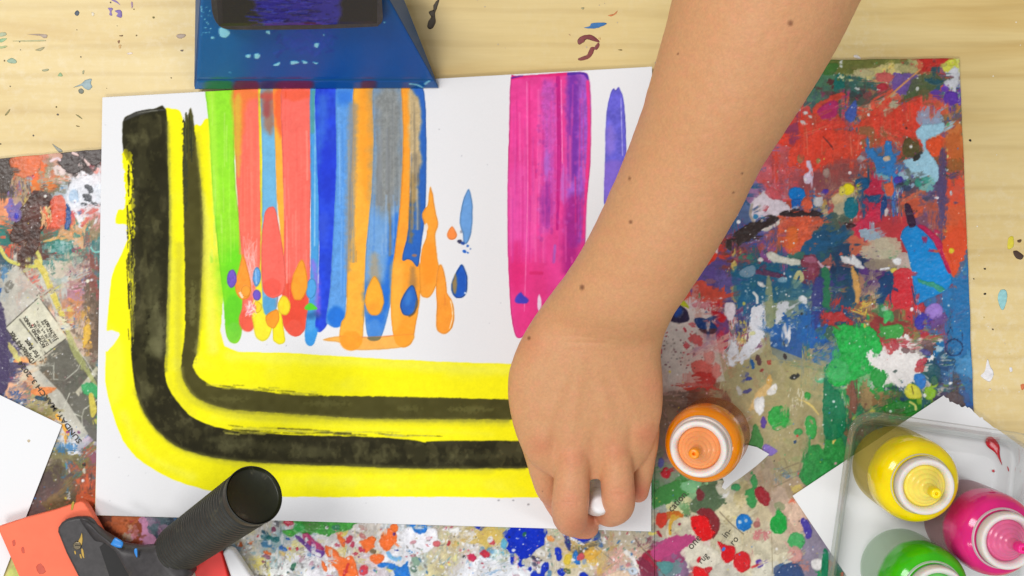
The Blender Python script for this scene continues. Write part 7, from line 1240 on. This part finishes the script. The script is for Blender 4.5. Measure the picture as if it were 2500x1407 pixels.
# ------------------------------------------------------------------ the person: forearm and hand
def section_tube(bm, secs, seg=28, sup=1.0):
    """closed tube through sections (centre, right-vector half, up-vector half)"""
    rings = []
    for c0, ax, up in secs:
        ring = []
        for k in range(seg):
            t = 2 * math.pi * k / seg; a, b = math.cos(t), math.sin(t)
            a = math.copysign(abs(a) ** sup, a); b = math.copysign(abs(b) ** sup, b)
            ring.append(bm.verts.new(c0 + ax * a + up * b))
        rings.append(ring)
    for A, B in zip(rings, rings[1:]):
        for i in range(seg): bm.faces.new((A[i], B[i], B[(i + 1) % seg], A[(i + 1) % seg]))
    bm.faces.new(rings[0]); bm.faces.new(rings[-1][::-1])
def digit(bm, pts, seg=20):
    """finger through (px, py, z mm, radius mm, flatness) joints, rounded ends"""
    P_ = crom([(*W(x, y, z), r * .001, fl) for x, y, z, r, fl in pts], 7, False)
    secs = []; n = len(P_)
    tang = np.gradient(P_[:, :3], axis=0); tang /= np.linalg.norm(tang, axis=1)[:, None]
    side = Vector((1, 0, 0))
    def sec(p_, t, r, fl):
        t = Vector(t); s_ = (side - t * side.dot(t)).normalized(); u = t.cross(s_).normalized()
        return (Vector(p_), s_ * r, u * r * fl)
    e0, e1 = P_[0], P_[-1]
    for f in (1.0, .9, .7, .4): secs.append(sec(e0[:3] - tang[0] * e0[3] * f, tang[0], e0[3] * max(.12, math.sqrt(max(0, 1 - f * f))), e0[4]))
    for i in range(n): secs.append(sec(P_[i, :3], tang[i], P_[i, 3], P_[i, 4]))
    for f in (.3, .55, .78, .92, .99): secs.append(sec(e1[:3] + tang[-1] * e1[3] * f, tang[-1], e1[3] * max(.12, math.sqrt(max(0, 1 - f * f))), e1[4]))
    section_tube(bm, secs, seg)
# outline pairs measured on the photo (left edge, right edge), centre height and half thickness in mm
ARM = [((1690, -420), (2225, -290), 228, 41, 1), ((1668, -190), (2130, -70), 210, 40, 1), ((1640, 0), (2032, 128), 192, 38.5, 1), ((1592, 180), (1930, 292), 172, 36, 1), ((1560, 290), (1864, 394), 157, 34, 1), ((1518, 400), (1806, 510), 143, 31.5, .99), ((1475, 500), (1748, 608), 131, 29, .98), ((1428, 598), (1698, 684), 119, 26.2, .96), ((1378, 680), (1655, 745), 108, 23.5, .95), ((1330, 745), (1630, 792), 99, 21.4, .93),
       ((1290, 800), (1618, 832), 92, 19.8, .91), ((1260, 856), (1613, 872), 86.5, 18.6, .9), ((1242, 915), (1617, 922), 81, 17.6, .88), ((1241, 975), (1618, 978), 75.5, 16.4, .87), ((1252, 1035), (1611, 1030), 70, 15, .86), ((1269, 1085), (1599, 1072), 65, 13.2, .86), ((1290, 1120), (1588, 1102), 61, 11.4, .86), ((1320, 1148), (1572, 1128), 57.5, 9, .88), ((1360, 1170), (1545, 1156), 55, 6, .9)]
bmm = bmesh.new(); secs = []
for (a, b, z, th, su) in ARM:
    zc = z - th * .25 * (1 if th < 22 else 0)
    A = W(*a, zc); B = W(*b, zc); secs.append([(A + B) / 2, (B - A) / 2, th])
flat = []
for i in range(len(secs)):
    t = (secs[min(i + 1, len(secs) - 1)][0] - secs[max(i - 1, 0)][0]).normalized()
    up = secs[i][1].cross(t).normalized(); up = up if up.z > 0 else -up
    up = (up * (.6 if i > 11 else 1) + Vector((0, 0, 1)) * (.4 if i > 11 else 0)).normalized() * secs[i][2] * .001
    flat.append((*secs[i][0], *secs[i][1], *up, ARM[i][4] * .001))
sp = crom(flat, 6, False)
def section_tube2(bm, S_, seg=48):
    rings = []
    for s_ in S_:
        c0, ax, up, su = Vector(s_[:3]), Vector(s_[3:6]), Vector(s_[6:9]), s_[9] * 1000; ring = []
        for k in range(seg):
            t = 2 * math.pi * k / seg; a, b = math.cos(t), math.sin(t)
            ring.append(bm.verts.new(c0 + ax * math.copysign(abs(a) ** su, a) + up * math.copysign(abs(b) ** su, b)))
        rings.append(ring)
    for A, B in zip(rings, rings[1:]):
        for i in range(seg): bm.faces.new((A[i], B[i], B[(i + 1) % seg], A[(i + 1) % seg]))
    bm.faces.new(rings[0]); bm.faces.new(rings[-1][::-1])
section_tube2(bmm, sp)
# fingers: px, py, z, radius, flatness
digit(bmm, [(1402, 1000, 66, 11.2, .9), (1399, 1090, 64, 12.0, .95), (1396, 1160, 61.5, 10.7, 1), (1393, 1225, 55, 11.3, 1), (1391, 1258, 44, 11.0, 1), (1398, 1272, 33, 9.8, 1), (1414, 1278, 24, 8.8, 1), (1432, 1276, 17, 7.8, .95)])
digit(bmm, [(1492, 990, 67, 10.4, .9), (1500, 1075, 65, 11.2, .95), (1505, 1140, 62, 9.9, 1), (1509, 1205, 55, 10.3, 1), (1509, 1234, 45, 10.0, 1), (1500, 1248, 35, 9.0, 1), (1487, 1254, 26, 8.4, 1), (1477, 1254, 19, 7.6, .95)])
digit(bmm, [(1318, 990, 60, 10.5, .9), (1318, 1070, 55, 10.8, 1), (1326, 1130, 47, 9.6, 1), (1336, 1180, 38, 8.6, 1), (1350, 1208, 28, 8.0, 1), (1372, 1222, 20, 7.4, 1), (1395, 1226, 14.5, 6.8, 1)])
digit(bmm, [(1572, 990, 60, 8.8, .95), (1573, 1060, 56, 9.0, 1), (1569, 1115, 48, 8.2, 1), (1563, 1160, 38, 7.6, 1), (1559, 1190, 30, 7.0, 1), (1558, 1203, 22, 6.4, 1)])
# thumb, from the side of the palm under the fingers to the front of the bottle
digit(bmm, [(1300, 930, 66, 13.0, .95), (1308, 1030, 50, 12.0, 1), (1325, 1120, 34, 10.6, 1), (1352, 1200, 24, 9.4, 1), (1385, 1255, 19, 9.2, 1), (1418, 1285, 15, 8.6, .9), (1432, 1290, 13, 8.0, .85)])
bmesh.ops.recalc_face_normals(bmm, faces=bmm.faces)
me = bpy.data.meshes.new('person'); bmm.to_mesh(me); bmm.free()
tmp = bpy.data.objects.new('person_tmp', me); COL.objects.link(tmp)
m = tmp.modifiers.new('r', 'REMESH'); m.mode = 'VOXEL'; m.voxel_size = .00085; m.use_smooth_shade = True
m = tmp.modifiers.new('s', 'SMOOTH'); m.factor = .5; m.iterations = 14
bpy.context.view_layer.update()
me2 = bpy.data.meshes.new_from_object(tmp.evaluated_get(bpy.context.evaluated_depsgraph_get())); bpy.data.objects.remove(tmp)
me2.name = 'person'; me2.materials.clear()
nv = len(me2.vertices); co_ = np.empty(nv * 3, np.float32); me2.vertices.foreach_get('co', co_); co_ = co_.reshape(-1, 3)
no_ = np.empty(nv * 3, np.float32); me2.vertices.foreach_get('normal', no_); no_ = no_.reshape(-1, 3)
PX, PY = proj(co_[:, 0], co_[:, 1], co_[:, 2])
up_ = np.clip(no_[:, 2], 0, 1)
# small forms: tendons, knuckles, creases (metres along the normal)
d = np.zeros(nv, np.float32)
def seg_d(x0, y0, x1, y1):
    ex, ey = x1 - x0, y1 - y0; t = np.clip(((PX - x0) * ex + (PY - y0) * ey) / (ex * ex + ey * ey), 0, 1); return np.hypot(PX - x0 - ex * t, PY - y0 - ey * t), t
for x0, y0, x1, y1, h_, w_ in ((1420, 860, 1396, 1090, .8, 15), (1450, 860, 1500, 1070, .8, 14), (1400, 880, 1320, 1070, .6, 14), (1480, 870, 1570, 1040, .55, 13)):
    q_, t = seg_d(x0, y0, x1, y1); d += np.exp(-(q_ / w_) ** 2) * h_ * np.sin(np.clip(t, 0, 1) * 3.14) * up_
for x, y, h_, w_ in ((1398, 1108, 1.7, 32), (1500, 1092, 1.7, 30), (1322, 1076, 1.3, 26), (1576, 1050, 1.3, 22), (1300, 830, .9, 34), (1592, 905, .8, 40)):
    d += np.exp(-((PX - x) ** 2 + (PY - y) ** 2) / w_ ** 2) * h_ * up_
for x, y, h_, w_ in ((1450, 1090, -1.5, 26), (1352, 1085, -1.3, 20), (1541, 1065, -1.3, 19)):
    d += np.exp(-((PX - x) ** 2 / (w_ * .6) ** 2 + (PY - y) ** 2 / (w_ * 1.6) ** 2)) * h_ * up_
for k in range(34):
    r = random.Random(6000 + k); fx, fy, w_ = r.choice([(1393, 1222, 34), (1509, 1200, 30), (1393, 1232, 34), (1509, 1208, 30)]); y = fy + r.uniform(-14, 14)
    q_, t = seg_d(fx - w_ * r.uniform(.3, .8), y + r.uniform(-3, 3), fx + w_ * r.uniform(.3, .8), y + r.uniform(-3, 3)); d -= np.exp(-(q_ / 2.2) ** 2) * .09 * up_
for k in range(12):
    r = random.Random(6100 + k); y = r.uniform(790, 860); q_, t = seg_d(r.uniform(1330, 1420), y, r.uniform(1480, 1590), y + r.uniform(-8, 12)); d -= np.exp(-(q_ / 3) ** 2) * .08 * up_
d += (fbm(PX / 30, PY / 30, 2, 3) - .5) * .5
co_ = co_ + no_ * (d * .001)[:, None]; me2.vertices.foreach_set('co', co_.ravel().astype(np.float32)); me2.update()
base = np.array([210, 155, 111], np.float32); colr = np.tile(base, (nv, 1))
def tintm(m_, c_): 
    global colr; colr = colr * (1 - m_[:, None]) + np.array(c_, np.float32) * m_[:, None]
n1 = fbm(PX / 60, PY / 60, 1, 3); tintm(np.clip((n1 - .5) * 2.2, 0, 1) * .5, (208, 148, 104)); n2 = fbm(PX / 14, PY / 14, 3, 3); tintm(np.clip((n2 - .5) * 2.4, 0, 1) * .35, (224, 150, 118)); tintm(np.clip((.5 - n2) * 2.4, 0, 1) * .35, (208, 164, 116))
tintm(sst(1090, 1260, PY) * .45, (218, 150, 120))
for x, y, w_, k_ in ((1398, 1118, 30, .35), (1500, 1100, 28, .35), (1320, 1090, 30, .3), (1576, 1060, 26, .45), (1600, 940, 40, .25), (1300, 840, 40, .2), (1410, 1290, 30, .4), (1563, 1204, 24, .7), (1393, 1225, 24, .25), (1509, 1205, 22, .25)):
    tintm(np.exp(-((PX - x) ** 2 + (PY - y) ** 2) / w_ ** 2) * k_, (214, 118, 92))
tintm(sst(46, 20, co_[:, 2] * 1000) * .4, (220, 140, 116))
for x, y, r_ in ((1930, 57, 6), (1540, 542, 4), (1537, 436, 3.4), (1421, 702, 5.5), (1293, 826, 4), (1812, 424, 2.6), (1790, 470, 2.2), (1655, 132, 2.4), (1325, 1200, 1.5)):
    tintm(np.clip(1.5 - np.hypot(PX - x, (PY - y) * .9) / r_, 0, 1) * .8 * (up_ > .05), (122, 78, 54))
colr = colr * (1 + (fbm(PX / 3.5, PY / 3.5, 5, 2) - .5) * .09)[:, None]
ar = me2.color_attributes.new('Col', 'FLOAT_COLOR', 'POINT'); cc_ = np.ones((nv, 4), np.float32); cc_[:, :3] = lin(colr / 255); ar.data.foreach_set('color', cc_.ravel())
me2.polygons.foreach_set('use_smooth', np.ones(len(me2.polygons), bool))
M_skin, nt, b, o_ = newmat('skin')
a = nd(nt, 'ShaderNodeAttribute', attribute_name='Col'); v = coords(nt); n = noise(nt, 1400, 5, .65, vec=v); n3 = noise(nt, 420, 3, .5, vec=coords(nt, (1, .4, 1)))
r = ramp(nt, n.outputs[0], [(.3, (.93, .92, .91, 1)), (.7, (1, 1, 1, 1))]); nt.links.new(mixc(nt, 1, a.outputs[0], r.outputs[0], 'MULTIPLY'), b.inputs['Base Color'])
b.inputs['Roughness'].default_value = .5; b.inputs['Specular IOR Level'].default_value = .35; b.inputs['Subsurface Weight'].default_value = .18; b.inputs['Subsurface Radius'].default_value = (1, .35, .2); b.inputs['Subsurface Scale'].default_value = .003
bn = bump(nt, n3.outputs[0], .3, .0004, None); bump(nt, n.outputs[0], .35, .0003, b, bn)
person = link('person', me2, M_skin); tag(person, 'bare forearm and hand reaching in from the top to grip a small white bottle', 'person')
M_nail = plain('fingernail', rgb(232, 160, 146), .25, .5, 100, .04, 0, sss=.2)
def nail(x, y, z, rx, ry, rot, n_):
    bm = bmesh.new(); bmesh.ops.create_uvsphere(bm, u_segments=24, v_segments=14, radius=1)
    bmesh.ops.transform(bm, matrix=Matrix.Translation(W(x, y, z)) @ Vector((0, 0, 1)).rotation_difference(Vector(n_).normalized()).to_matrix().to_4x4() @ Matrix.Rotation(math.radians(rot), 4, 'Z') @ Matrix.Diagonal((rx * .001, ry * .001, .0011, 1)), verts=bm.verts)
    return bm_obj('fingernail', bm, M_nail, person, smooth=True)
nail(1564, 1203, 28.2, 4.6, 5.6, 8, (.25, -.5, .85)); nail(1432, 1301, 19.5, 5.2, 4.6, 0, (.2, -.6, .75))
